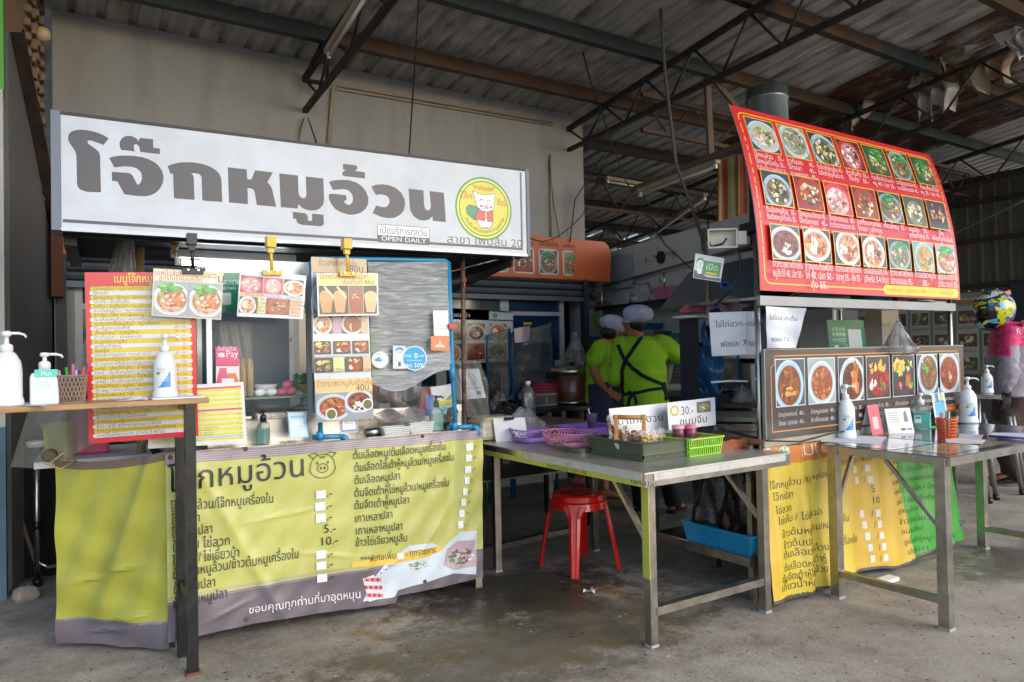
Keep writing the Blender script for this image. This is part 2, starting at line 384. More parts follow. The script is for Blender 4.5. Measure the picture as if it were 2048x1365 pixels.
FOOD={'congee':('#3c4a55','#b9cbdc','#b8b6a6',['#cfc9b4','#e2dccb','#a79c7c','#8a9a5a','#b58a6a'],[(.6, .62, .12, .1,['#6f8a3e','#8aa04a'],6)]),'fish':('#7a8288','#c4cdd2','#8b8f78',['#a8a58c','#c9c6b0','#6f7350','#8d8a60'],[]),'soup':('#333a3a','#a9c0d8','#6d5f45',['#8e8262','#c9bd98','#45502e','#d9cfae','#58452f'],[(.55, .65, .14, .1,['#2f5a2e','#3e6b35'],8)]),'pink':('#4a2b30','#c22f36','#c9808a',['#e6cfd3','#d9a4b0','#f0e6e6','#b06070','#8f7f4a'],[(.5, .75, .16, .1,['#5a6a2e'],5)]),'lime':('#31533a',None,'#6b5238',['#3d7d37','#6aa83f','#c9a98a','#8a5a3a','#dcd0c0'],[(.5, .75, .4, .16,['#2f8a3a','#4fa548','#257030'],18)]),'green':('#27493a','#8fa8b4','#7a5a3c',['#3f7f48','#9a6f48','#c9b08c','#5f4630'],[(.5, .78, .38, .14,['#1f7a3f','#3a9a50'],16)]),'red':('#7e2222','#b53434','#8f4a30',['#b8482e','#d98a4a','#3a6a4a','#2f4f6a','#e8cfa0','#6a2218'],[]),'plate':('#30403a','#d3dbe2','#c98a5a',['#a8542e','#c4682f','#8a3f22','#e0b080'],[(.34, .5, .16, .24,['#e8ead8','#dfe2cc','#f2f2ea'],18),(.7, .25, .09, .08,['#6a3020'],4)]),'rice':('#4a545c','#ccd4dc','#7a3a30',['#6e2f28','#8a4238','#9a5a48','#5a241f'],[(.5, .32, .2, .2,['#dfe6da','#edf0e8'],12),(.5, .38, .05, .08,['#2f7a3a'],4),(.82, .32, .1, .1,['#3a2a22'],5)]),'omelet':('#6f9aa0','#a3c4cc','#b8853c',['#c4923f','#a8782e','#d9b060','#8a8a3a'],[]),'cups':('#352a2c',None,'#4a3530',['#3a2a28'],[(.28, .45, .17, .24,['#c48a52','#d9a468'],12),(.7, .45, .17, .24,['#c48a52','#e0b070'],12),(.3, .7, .04, .2,['#e6dcc8'],3),(.72, .7, .04, .2,['#e6dcc8'],3)]),'dumpling':('#4c5048',None,'#7a7a5a',['#c9c49a','#dcd8b8','#a09a6a','#5f6a40'],[]),'curry':('#40506a','#a9cbe0','#7a4322',['#8a4f28','#6a3518','#9c6434','#744020'],[(.5, .3, .2, .14,['#c98a4a','#e0a860'],10)]),'katsu':('#3c4048','#c3d6e0','#5a2a1c',['#5a2a1c','#6e3824'],[(.68, .5, .17, .36,['#d9823a','#c46a28','#e8a860'],26)]),'bento':('#3a3436',None,'#8a1f24',['#a82830','#7a1a20'],[(.28, .74, .14, .14,['#e0c070','#c9a04a'],10),(.66, .76, .2, .14,['#d99a3a','#e8b860'],14),(.28, .3, .15, .18,['#e6ead8'],10),(.68, .3, .15, .17,['#c4622e','#3a7a3a'],14),(.46, .18, .08, .07,['#f0e8e0','#d94a30'],3)]),'noodle':('#2f2c34',None,'#35323c',['#3a3640'],[(.3, .72, .25, .22,['#e0c24a','#c9a83a','#f0dc80'],26),(.75, .74, .17, .15,['#d0d8a0','#a8b860'],12),(.72, .32, .18, .2,['#c4522a','#3f9a3a','#d98040'],20),(.26, .25, .14, .12,['#e6e6ea','#d95040'],5)]),'stick':('#3c3a40','#b4cdde','#6a4a30',['#7a5030','#8f6438'],[(.4, .62, .16, .16,['#3f8a3a','#5fa850'],12),(.25, .85, .09, .07,['#e0e6ea'],3),(.5, .85, .09, .07,['#c8ccc8'],3)]),'soupred':('#7a8894','#c0d0da','#8a3a20',['#8a3418','#a84a24','#6f2a14'],[(.5, .42, .09, .2,['#d9b08a','#e6c8a8'],8)]),'noodlebowl':('#8f9aa4','#c9d4de','#a8603a',['#b86a3e','#d98a58','#c8b49a','#8a4426','#e6d4c0'],[(.5, .8, .36, .15,['#3f9a34','#55b040','#2f7f2a'],30),(.24, .52, .1, .16,['#a8b46a','#c4cc8a','#7f8c44'],12),(.7, .52, .18, .12,['#d0602e','#e07a40'],14),(.48, .36, .16, .07,['#f0dcc0','#e8a860'],4),(.5, .2, .3, .1,['#d9a890','#c48a70'],18)]),'redbowl':('#c42038','#d94a60','#d9a0a4',['#e8d4d0','#f0e4e0','#d08a90','#8a9a6a'],[]),'meatpile':('#8f9478',None,'#9a7a5c',['#8a4a30','#a85c3a','#c4b48a','#6f3a24'],[(.5, .8, .3, .14,['#2f8a5a','#4aa070'],12)]),'ricepork':('#8fa0a8','#c4d2d8','#8f4a2c',['#9a5230','#7a3a20','#b06a40','#c8885a'],[]),}
def bil(a,b,c,d,W_=1,H_=1):
 """surface over corners a(bottom-left) b(bottom-right) c(top-right) d(top-left)"""
 a,b,c,d=map(Vector,(a,b,c,d));nrm=(b-a).cross(d-a).normalized();c=c-nrm*(c-a).dot(nrm)
 def f(x,y,l=0):
  s,t=x/W_,y/H_
  return (a*(1-s)+b*s)*(1-t)+(d*(1-s)+c*s)*t+nrm*l
 return f
def sheet(fn,W_,H_,th,nx=1,ny=1):
 """thin solid board behind a print surface"""
 m=MB();m.grid(lambda s,t:fn(s*W_,t*H_,0),nx,ny)
 m.grid(lambda s,t:fn((1-s)*W_,t*H_,-th),nx,ny)
 for (a,b) in (((0,0),(1,0)),((1,0),(1,1)),((1,1),(0,1)),((0,1),(0,0))):
  n=max(nx,ny)
  m.grid(lambda s,t,a=a,b=b:fn(lerp(a[0],b[0],1-s)*W_,lerp(a[1],b[1],1-s)*H_,-th*(1-t)),n,1,False)
 return m
# ================================================================ SETTING
def ground_material():
 m=bpy.data.materials.new('stained_concrete');m.use_nodes=True;nt=m.node_tree;n=nt.nodes;L=nt.links;b=n['Principled BSDF']
 tc=n.new('ShaderNodeTexCoord');co=tc.outputs['Object']
 def noise(sc,det=6,rough=.55,vec=co,dist=0):
  t=n.new('ShaderNodeTexNoise');t.inputs['Scale'].default_value=sc;t.inputs['Detail'].default_value=det;t.inputs['Roughness'].default_value=rough;t.inputs['Distortion'].default_value=dist;L.new(vec,t.inputs[0]); return t.outputs[0]
 def mr(s,a,b_,c=0,d=1):
  t=n.new('ShaderNodeMapRange');t.inputs[1].default_value=a;t.inputs[2].default_value=b_;t.inputs[3].default_value=c;t.inputs[4].default_value=d;L.new(s,t.inputs[0]); return t.outputs[0]
 def mix(f,a,b_,mode='MIX'):
  t=n.new('ShaderNodeMix');t.data_type='RGBA';t.blend_type=mode
  for i,v in ((0,f),(6,a),(7,b_)):
   if hasattr(v,'links'):L.new(v,t.inputs[i])
   elif i==0:t.inputs[0].default_value=v
   else:t.inputs[i].default_value=(*lin(v),1)
  return t.outputs[2]
 def math_(op,a,b_):
  t=n.new('ShaderNodeMath');t.operation=op
  for i,v in enumerate((a,b_)):
   if hasattr(v,'links'):L.new(v,t.inputs[i])
   else:t.inputs[i].default_value=v
  return t.outputs[0]
 def spot(x,y,r,sx=1,sy=1,edge=.45):
  mp=n.new('ShaderNodeMapping');mp.vector_type='POINT';mp.inputs['Location'].default_value=(-x/r/sx,-y/r/sy,0);mp.inputs['Scale'].default_value=(1/r/sx,1/r/sy,1);L.new(co,mp.inputs[0])
  v=n.new('ShaderNodeVectorMath');v.operation='LENGTH';L.new(mp.outputs[0],v.inputs[0])
  nz=mr(noise(4.5,12, .8), .25, .75,-.8, .8)
  return mr(math_('ADD',v.outputs['Value'],nz),1.05,1.05-edge)
 c=mix(mr(noise(.9,8, .6), .3, .7),'#948d82','#b0a99e')
 c=mix(mr(noise(3.5,9, .7), .4, .7),c,'#7b7263')
 fine=mr(noise(60,4, .7), .35, .75, .72,1.18);c=mix(1.0,c,fine,'MULTIPLY')
 sand=mix(mr(noise(2.2,9, .75), .48, .62),c,'#8f7040')
 c=mix(math_('MULTIPLY',spot(2.0,2.95, .95,1.3, .75), .95),c,sand)
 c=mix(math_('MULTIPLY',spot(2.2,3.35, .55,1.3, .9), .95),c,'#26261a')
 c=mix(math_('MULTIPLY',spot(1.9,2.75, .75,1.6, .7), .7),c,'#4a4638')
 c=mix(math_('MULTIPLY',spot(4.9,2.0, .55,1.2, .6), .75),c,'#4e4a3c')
 c=mix(math_('MULTIPLY',spot(.5,2.9, .3,1.6, .6), .6),c,'#5d4632')
 c=mix(math_('MULTIPLY',spot(3.9,1.55, .8,1.6, .5), .4),c,'#a79f95')
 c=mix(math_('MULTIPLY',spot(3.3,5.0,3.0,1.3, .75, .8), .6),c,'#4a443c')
 vo=n.new('ShaderNodeTexVoronoi');vo.inputs['Scale'].default_value=17;L.new(co,vo.inputs[0])
 sp=math_('MULTIPLY',mr(vo.outputs['Distance'], .16, .08),mr(noise(7,3), .44, .56));c=mix(sp,c,'#26211c')
 vo2=n.new('ShaderNodeTexVoronoi');vo2.inputs['Scale'].default_value=11;L.new(co,vo2.inputs[0])
 sp2=math_('MULTIPLY',mr(vo2.outputs['Distance'], .1, .04),mr(noise(5,3), .52, .6));c=mix(sp2,c,'#c9c2b4')
 nn=noise(1.6,8, .6,dist=1.5);cr=math_('MULTIPLY',mr(math_('ABSOLUTE',math_('SUBTRACT',nn, .5),0), .004, .0008),mr(noise(.8), .5, .6));c=mix(math_('MULTIPLY',cr, .7),c,'#3a342c')
 L.new(c,b.inputs['Base Color'])
 wet=math_('MAXIMUM',spot(2.0,3.05, .5,1.5, .8),spot(4.9,2.0, .55,1.2, .6));L.new(mr(wet,0,1, .82, .38),b.inputs['Roughness'])
 bp=n.new('ShaderNodeBump');bp.inputs['Strength'].default_value= .5;bp.inputs['Distance'].default_value= .006
 L.new(math_('ADD',noise(45,6, .7),math_('MULTIPLY',noise(5,4),1.5)),bp.inputs['Height']);L.new(bp.outputs[0],b.inputs['Normal'])
 return m
g=MB();g.quad((-60,-60,0),(60,-60,0),(60,60,0),(-60,60,0));g.build('ground',ground_material(),kind='structure')
rng=random.Random(77);g=MB()
for _ in range(900):
 x,y=rng.uniform(-.3,6),rng.uniform(.9,4.5);r_=rng.uniform(.0012, .0042)*(1 if rng.random()< .93 else 2);g.sphere((x,y,r_*.4),r_,5,3,(1,rng.uniform(.6,1.4), .6))
g.build('gravel',mat('grit','#5c564c', .9,noise=.5,nscale=3),label='fine grit scattered over the concrete floor',kind='stuff')
PLASTER=mat('grey_white_plaster','#9a9a98', .85,noise=.08,nscale=1.6,bump=.15,bscale=18,dirt='#77756f',dscale=1.5,damt=.4,stretch=(2.6,1, .45))
ROOFZ= lambda y:3.80+.12*(6-y)
root=thing('building_wall','tall grey-white plastered wall behind the stalls, reaching up to the shed roof','wall',(2.5,6,0))
XL,XR= .08,4.845
def wpt(x,y): return [(x,y,2.05),(x,y,ROOFZ(y)-.01)]
m=MB();m.box((XL,6.0,2.05),(XR,6.18,3.80));m.box((XL,6.0,0),(.2,6.18,2.05));m.box((4.80,6.0,0),(XR,6.18,2.05));m.build('wall',PLASTER,root)
m=MB();m.box((XR,6.05,0),(XR+.03,6.3,3.75));m.build('corner_edge',PLASTER,root)
DARKW=mat('dark_interior','#23262a', .8,noise=.2)
rm=thing('shop_room','dark shop interior behind the glass doors','room',(2.5,7.5,0));rm['kind']='structure'
m=MB();m.box((0,9,0),(5.2,9.1,2.4));m.box((-.1,6.2,0),(0,9,2.4));m.box((5.2,6.3,0),(5.3,9,2.4));m.box((0,6.2,2.4),(5.3,9,2.45));m.build('interior_wall',DARKW,rm)
m=MB()
for k in range(9):m.tube([(4.60+k*.035,6.5+.02*math.sin(k*2),0),(4.60+k*.035,6.5+.02*math.sin(k*2),1.9)], .03,8)
m.build('curtain',mat('grey_curtain','#5a5854', .9),rm)
root=thing('roller_shutter','half raised grey-blue roller shutter above the glass doors','shutter',(2.6,5.95,1.8))
SHUT=mat('shutter_metal','#4d565c', .45, .3,noise=.15,nscale=3,dirt='#2b2f31',dscale=5,damt=.4)
sl_m=MB()
sl_m.rings([[Vector((x,-.012,0)),Vector((x,-.03, .012)),Vector((x,-.036, .035)),Vector((x,-.03, .058)),Vector((x,-.012, .066)),Vector((x,0, .066)),Vector((x,0,0))] for x in (.13,4.76)],smooth=False)
for i in range(7):
 me=sl_m.mesh('slat') if i==0 else me
 if i==0:me.materials.append(SHUT)
 o=bpy.data.objects.new('slat',me);COL.objects.link(o);o.parent=root;o.location=Vector((0,5.99,1.88+i*.07))-Vector(root.location)
m=MB();m.box((.13,5.94,1.83),(4.76,5.99,1.875));m.build('bottom_rail',mat('shutter_rail','#59626a', .4, .4),root)
for x in (4.76, .09):m=MB();m.box((x,5.93,0),(x+.06,6.0,2.06));m.build('guide_rail',mat('guide','#34393c', .5, .3),root)
root=thing('glass_doors','white framed sliding glass doors with blue reflections below the shutter','door',(2.4,6.05,0))
WFR=mat('white_aluminium','#a9adae', .4, .2,noise=.06);BLUEGL=mat('blue_reflection_glass','#0e2d55', .08,0,noise=.5,nscale=1.1,spec=.9,stretch=(.8,1,2.2))  # opaque panes: blue reflections are put into the base colour
TEALGL=mat('teal_tinted_glass','#17343a', .1,spec=.8,noise=.5,nscale=1.6)
xs=[.2, .95,1.75,2.55,3.12,3.83,4.56]
for i in range(6):
 f=MB();x0,x1=xs[i],xs[i+1]
 for a,b in (((x0,6.02,0),(x0+.05,6.07,1.95)),((x1-.05,6.02,0),(x1,6.07,1.95)),((x0+.05,6.02,0),(x1-.05,6.07, .1)),((x0+.05,6.02,1.68),(x1-.05,6.07,1.72))):f.box(a,b)
 fr=f.build('door_frame',WFR,root);m=MB();m.box((x0+.05,6.04, .1),(x1-.05,6.05,1.95));m.build('pane',BLUEGL if i in (1,2,5) else TEALGL,fr)
m=MB();m.box((4.6,5.99, .75),(4.63,6.02,1.0));m.build('handle',BLACKP,root)
for i,(a,b) in enumerate((((3.9,0),(4.05,1.6)),)):pass
BT,BB=2.50,2.055
def fb(x,y,l=0): return Vector((.12+x,5.93-l-.004*math.sin(x*5),BB+y))
root=thing('shop_banner','long orange shop banner with rounded food pictures over the roller shutter','banner',(2.6,5.93,2.05))
Wb,Hb=5.0, .42
p=Print();p.poly([(0,0),(Wb,0),(Wb+.02, .3),(Wb-.01, .38),(Wb-.07,Hb),(0,Hb)],'#c8602c');p.up()
names=['ก๋วยเตี๋ยวน้ำใส','บะหมี่หมูอบซอส','ก๋วยเตี๋ยวต้มยำ']
for k in range(15):
 xc=4.82-k*.305-(.02 if k else 0)
 x0,x1=xc-.12,xc+.12
 p.rr(x0-.006, .035,x1+.006, .295, .04,'#d8d0c8');p.up()
 kind=['lime','meatpile','green','red','fish','soup'][k%6]
 p.photo(x0+.012, .05,x1-.012, .28,kind,k,n=30);p.up()
 p.text([names[2],names[1],names[0],names[1],'เย็นตาโฟ',names[0]][k%6],xc, .325, .062,'#2a1c14',al='c',b=.012,maxw=.25)
p.build('banner_print',fb,root,VINYL)
m=MB();m.box((.12,5.936,BB-.01),(5.12,5.95,BB+Hb-.05));m.build('banner_backing',mat('banner_back','#8f4a24', .7),root)
m=MB();m.box((.06,5.80,1.75),(.13,5.93,2.5));m.build('end_post',mat('rust_brown','#5b2c18', .7,noise=.3),root)
m=MB()
for d in (0, .035):m.tube([P(655+d*100,300,y=5.98),P(665+d*80,178+d*200,y=5.98),P(672+d*80,170+d*230,y=5.98),P(1105,245+d*160,y=5.98)], .011,6)
m.build('conduit',CREAMP,label='pair of cream conduits running along the upper plaster wall',cat='conduit')
m=MB();m.tube([P(1101,310,y=5.98),P(1103,480,y=5.98)], .012,6);m.build('conduit',CREAMP,label='single cream conduit dropping down the right end of the plaster wall',cat='conduit')
root=thing('shed_roof','rusty corrugated shed roof over the stalls','roof',(5,6,3.8))
FOIL=mat('old_roof_foil','#bdb9b1', .55, .15,noise=.35,nscale=3.2,bump=.35,bscale=9,stretch=(2.2, .7,1),dirt='#574f45',dscale=2.6,damt=.7)
FOIL2=mat('rusty_roof_foil','#4f2f1a', .6, .1,noise=.4,nscale=3,bump=.4,bscale=10,stretch=(1.5, .9,1),dirt='#a8a297',dscale=1.6,damt=.95)
LIGHTROOF=mat('light_roof_sheet','#c0bdb6', .55, .1,noise=.1,nscale=2,bump=.1,dirt='#7f7a70',damt=.3)
GREENT=film('green_skylight','#a8bc80', .7, .1, .5)
SW= .61
def rsheet(y0,y1):
 m=MB();prof=[];
 nr=3
 for r_ in range(nr):
  x=SW*r_/nr;w=SW/nr;prof+=[(x,0),(x+w*.62,0),(x+w*.7, .03),(x+w*.88, .03),(x+w*.96,0)]
 prof.append((SW+.035,0));L=y1-y0;ny=4
 m.grid(lambda s,t:(prof[min(int(round(s*(len(prof)-1))),len(prof)-1)][0],t*L,prof[int(round(s*(len(prof)-1)))][1]-.12*t*L),len(prof)-1,ny,False)
 return m.mesh('roof_sheet')
rows=[(-1.2,6.15),(6.05,9.6),(9.5,13.2)];rng=random.Random(3)
for ri,(y0,y1) in enumerate(rows):
 base={}
 for k in range(26):
  x=-1.6+k*SW
  mt=FOIL
  if ri==0 and x>6.9:mt=FOIL2
  if ri>=1 and x>8.2:mt=LIGHTROOF
  if ri==2 and k%2 and x<9:mt=GREENT
  if ri==0 and x>9.9:mt=LIGHTROOF
  if mt.name not in base:me=rsheet(y0,y1);me.materials.append(mt);base[mt.name]=me
  o=bpy.data.objects.new('roof_sheet',base[mt.name]);COL.objects.link(o);o.parent=root
  o.location=Vector((x,y0,ROOFZ(y0)+.004*(k%2)+.006*ri+rng.uniform(0, .004)))-Vector(root.location);o.rotation_euler=(0,0,rng.uniform(-.002, .002))
def purlin(y,segs,label):
 t=thing('roof_purlin',label,'beam',(segs[0][0],y,ROOFZ(y)),'purlins under the shed roof')
 for x0,x1,mt in segs:m=MB();m.box((x0,y-.035,ROOFZ(y)-.125),(x1,y+.035,ROOFZ(y)-.012));m.build('beam_length',mt,t)
purlin(5.45,[(-1.5,1.9,TEALIRON),(1.9,4.58,BROWNIRON),(4.58,7.0,BROWNIRON),(7.0,13,DARKIRON)],'purlin nearest the plaster wall, teal at one end and brown along the rest')
purlin(4.6,[(-1.5,5.35,TEALIRON),(5.35,7.4,BROWNIRON),(7.4,13,TEALIRON)],'second purlin out from the plaster wall, dark teal turning brown over the red menu board')
purlin(3.65,[(-1.5,4.9,DARKIRON),(4.9,6.4,BROWNIRON),(6.4,7.3,TEALIRON),(7.3,13,BROWNIRON)],'third purlin out from the wall, with a short teal length past the brown one')
purlin(2.75,[(-1.5,13,BROWNIRON)],'outermost brown purlin near the roof edge')
for y in (6.4,7.3,8.2,9.1,10,11,12):purlin(y,[(5.2,14,DARKIRON)],'dark purlin deep under the roof, %s counting back from the plaster wall'%{6.4:'first',7.3:'second',8.2:'third',9.1:'fourth',10:'fifth',11:'sixth',12:'seventh'}[y])
def truss(p0,p1,q0,q1,n,label,r=.021,mt=DARKIRON,mw=None,loc=None):
 """p = top chord ends, q = bottom chord ends"""
 t=thing('roof_truss',label,'truss',tuple(p0),'steel trusses under the roof')
 p0,p1,q0,q1=map(Vector,(p0,p1,q0,q1))
 m=MB();m.bar(p0,p1,r*2,r*2.2);m.build('top_chord',mt,t);m=MB();m.bar(q0,q1,r*2,r*1.8);m.build('bottom_chord',mt,t)
 m0=mw or mt
 for i in range(n):
  a=p0.lerp(p1,i/n);b=q0.lerp(q1,(i+.5)/n);c=p0.lerp(p1,(i+1)/n)
  for u,v in ((a,b),(b,c)):m=MB();m.tube([u,v],r*.55,6);m.build('web_bar',m0,t)
def ytruss(x,y0,y1,drop0,drop1,n,label,**k):
 truss((x,y0,ROOFZ(y0)-.16),(x,y1,ROOFZ(y1)-.16),(x,y0,ROOFZ(y0)-.16-drop0),(x,y1,ROOFZ(y1)-.16-drop1),n,label,**k)
ytruss(1.87,6.0,2.5, .27, .36,5,'truss running out from the wall above the white sign, with a tube lamp beneath')
ytruss(4.65,6.0,2.5, .22, .46,6,'dark truss fixed at the right end of the plaster wall',mw=DARKIRON)
ytruss(7.45,12.5,2.5, .4, .42,13,'long dark truss passing above the red menu board')
ytruss(10.3,12.5,2.5, .4, .42,13,'long dark truss in front of the corrugated side wall')
def xtruss(y,x0,x1,d,n,label,**k):
 truss((x0,y,ROOFZ(y)-.2),(x1,y,ROOFZ(y)-.2),(x0,y,ROOFZ(y)-.2-d),(x1,y,ROOFZ(y)-.2-d),n,label,**k)
xtruss(5.0,4.75,13, .34,12,'brown cross truss over the serving area',mt=BROWNIRON)
xtruss(7.0,5.3,14, .38,14,'brown cross truss behind the striped mat',mt=BROWNIRON)
xtruss(9.4,5.3,14, .42,14,'dark cross truss deep in the shed')
t=thing('wall_bracket','small triangular dark steel bracket at the top of the plaster wall','bracket',(1.8,5.9,3.3))
m=MB();a,b,c=P(608,162,y=5.9),P(655,168,y=5.75),P(650,78,y=5.5);m.bar(a,b, .03);m.bar(a,c, .03);m.bar(b,c, .035);m.build('bracket_bars',DARKIRON,t)
def tube_lamp(a,b,label,housing=CREAMP,lit=False):
 a,b=Vector(a),Vector(b);t=thing('tube_lamp',label,'lamp',tuple((a+b)/2))
 d=(b-a).normalized();m=MB();m.bar(a,b, .055, .04);m.build('lamp_housing',housing,t)
 m=MB();m.tube([a+d*.05-Vector((0,0, .045)),b-d*.05-Vector((0,0, .045))], .013,8);tm_=mat('lit_tube' if lit else 'unlit_tube','#cfcac0', .3);m.build('lamp_tube',tm_,t)
 if lit:b_=tm_.node_tree.nodes['Principled BSDF'];b_.inputs['Emission Color'].default_value=(.9, .95,1,1);b_.inputs['Emission Strength'].default_value=9
 m=MB();m.box(a+Vector((-.012,-.01,-.06))+d*.03,a+Vector((.012, .012,-.02))+d*.03);m.box(b+Vector((-.012,-.01,-.06))-d*.03,b+Vector((.012, .012,-.02))-d*.03);m.build('lamp_holder',WHITEP,t)
tube_lamp(P(655,105,x=1.8),P(735,-25,x=1.8),'unlit tube lamp under the truss above the white sign')
tube_lamp(P(1278,383,z=2.95),P(1436,322,z=2.98),'unlit tube lamp on the hanging wooden beam behind the clock')
tube_lamp(P(1212,356,y=6.9),P(1297,371,y=6.9),'far unlit tube lamp beyond the end of the plaster wall')
tube_lamp(P(1410,340,y=6.0)+Vector((0,0,-.3)),P(1300,470,y=8.0),'far pale tube lamp low over the clock board',mat('grey_housing','#6d6a62', .6))
tube_lamp(P(1560,125,x=6.0),P(1700,60,x=6.0),'rusty unlit tube lamp high over the red menu board',BROWNIRON)
tube_lamp(P(1900,120,x=9.0),P(2048,62,x=9.0),'pale tube lamp on the long truss near the torn roof foil')
WOODG=mat('grey_weathered_wood','#6b5a4c', .8,noise=.25,nscale=6,stretch=(6,1,1),bump=.3)
t=thing('wooden_hanger','weathered wooden board hanging from the roof behind the red menu board','wood frame',tuple(P(1422,150,y=4.6)))
m=MB();m.bar(P(1414,155,y=4.7),P(1422,322,y=4.7), .07, .03,(0,1,0));m.build('upright',WOODG,t)
m=MB();m.bar(P(1420,150,y=4.7),P(1482,225,y=4.7), .06, .03,(0,1,0));m.build('brace',WOODG,t)
m=MB();m.bar(P(1275,378,z=3.02),P(1500,285,z=3.02), .09, .05);m.build('beam',WOODG,t)
t=thing('striped_mat','orange and green striped woven mat hanging from the beam beside the red board','mat',tuple(P(1470,330,z=2.9)))
a,b,c,d=P(1436,452,y=4.75),P(1520,432,y=4.25),P(1520,300,y=4.25),P(1434,322,y=4.75)
f0=bil(a,b,c,d)
def fm(x,y,l=0): return f0(x,y,l)+(b-a).cross(d-a).normalized()*(.02*math.sin(x*26)*(.3+.7*(1-y)))
rng=random.Random(4);p=Print();x=0;cols=['#c8643a','#b59a6a','#8a9a5a','#d9c48a','#a8503a','#6f7a48']
while x<1:
 w=rng.choice((.015, .02, .03, .045));p.rect(x,0,min(1,x+w),1,rng.choice(cols) if x> .06 else '#c8602c',(1,8));x+=w
p.build('woven_stripes',fm,t,mat('x','#000000') if False else VINYL)
m=MB();c=P(1534,200,y=3.62);m.lathe((c.x,c.y,2.1),[(.155,0),(.155,1.12),(.163,1.13),(.163,1.15),(.157,1.16),(.157,1.22),(.14,1.23)],28)
m.build('exhaust_duct',mat('galvanised','#6f787a', .35, .8,noise=.15,nscale=5,bump=.05),label='round galvanised exhaust duct rising behind the red menu board',cat='duct')
def cable(pts,r,label,mt=BLACKP,sag=0):
 q=[]
 for i in range(len(pts)-1):
  a,b=Vector(pts[i]),Vector(pts[i+1])
  for k in range(6):t_=k/6;q.append(a.lerp(b,t_)-Vector((0,0,sag*4*t_*(1-t_))))
 q.append(Vector(pts[-1]));m=MB();m.tube(q,r,6); return m.build('cable',mt,label=label,cat='cable')
cable([P(1318,-30,y=4.2),P(1330,150,y=4.0),P(1352,330,y=3.7),P(1385,420,y=3.4),P(1405,478,y=3.05),P(1407,500,y=3.0)], .013,'thick grey cable sagging from the roof to the steel post',mat('grey_cable','#4c4c48', .6))
cable([P(1136,-10,y=5.0),P(1180,160,y=4.9),P(1250,360,y=4.7),P(1330,490,y=4.4),P(1440,590,y=4.0)], .006,'thin black cable crossing the clock board')
cable([P(838,-10,y=4.6),P(818,312,S(1.3,3.6,0).x) if False else P(838,-10,y=4.6).lerp(P(818,312,y=3.6), .5),P(818,312,y=3.6)], .004,'thin black wire holding up the white sign')
cable([P(1205,330,y=5.6),P(1165,430,y=5.5),P(1100,480,y=5.4),P(1050,470,y=4.6)], .005,'black wire sagging from the wall corner to the white sign',sag=.03)
cable([P(1206,310,y=5.9),P(1150,400,y=5.92),P(1140,485,y=5.92)], .006,'black wire looping down beside the orange banner')
cable([P(1098,320,y=5.97),P(1106,400,y=5.97),P(1120,478,y=5.97)], .004,'hair-thin wire down the end of the plaster wall')
cable([P(608,236,y=5.97),P(600,262,y=5.97),P(596,300,y=5.97)], .006,'short grey wire below the lamp truss on the wall',mat('grey_cable','#4c4c48'))
cable([P(616,236,x=1.87),P(634,290,y=4.4)], .006,'short dark rod dropping from the lamp truss to the white sign')
cable([P(1880,480,x=9),P(2060,395,x=9)], .014,'grey pipe slanting across the corrugated side wall',mat('grey_cable','#4c4c48'))
def torn(cx,cy,x,w,h,label,mt,seed,lean=0):
 rng=random.Random(seed);c=P(cx,cy,x=x);ph=rng.uniform(0,6);n=9
 ed=[rng.uniform(.5,1.0) for _ in range(n+1)]
 def f(s,t):
  k=s*n;i=min(int(k),n-1);e=lerp(ed[i],ed[i+1],k-i)
  return c+Vector((.06*math.sin(s*17+ph)+.03*math.sin(t*9)+lean*t,(s-.5)*w*(1-.25*t)+.03*math.sin(t*7+ph),-t*h*e))
 m=MB();m.grid(f,27,10);m.build('torn_foil',mt,label=label,cat='roof foil',group='torn foil hanging from the roof')
RUSTF=mat('rust_stained_foil','#b5a78e', .7,noise=.2,dirt='#8a4f22',dscale=5,damt=.9);PALEF=mat('pale_foil','#b8b5ae', .6, .1,noise=.15,nscale=8,dirt='#8a8478',damt=.4)
torn(1930,-20,7.2, .75, .62,'largest pale torn foil flap at the top edge, above the rusty hole',PALEF,1, .2)
torn(1850,95,7.5, .4, .42,'rust stained foil flap hanging behind the truss near the big hole',RUSTF,2)
torn(1865,160,7.7, .42, .45,'grey ribbed foil strip hanging below the rust stained flap',PALEF,3, .1)
torn(1712,195,7.6, .38, .38,'small rusty foil flap just above the top edge of the red board',RUSTF,4)
torn(2040,55,7.0, .2, .3,'pale foil scrap by the right-hand roof edge',PALEF,6)
torn(1890,60,7.6, .5, .3,'broad pale foil flap curling just left of the largest one',PALEF,11, .15)
torn(1980,95,7.9, .45, .5,'rust stained foil rag under the roof edge at the far right',RUSTF,12)
torn(1800,150,8.2, .5, .3,'thin brown foil rag behind the cross truss right of the red board top',RUSTF,13)
torn(1220,380,8.2, .4, .9,'dim foil strip hanging deep in the shed by the wall corner',PALEF,5)
torn(1200,400,10.0, .5,1.0,'dim foil rags furthest back, low behind the wall corner',PALEF,8)
root=thing('side_wall','dark corrugated metal side wall with ribs under a strip of daylight','wall',(11,6,0))
CORR=mat('dark_corrugated','#56514a', .6, .2,noise=.3,nscale=4,dirt='#4f4b44',dscale=2,damt=.5,stretch=(1,3, .6))
seg=None
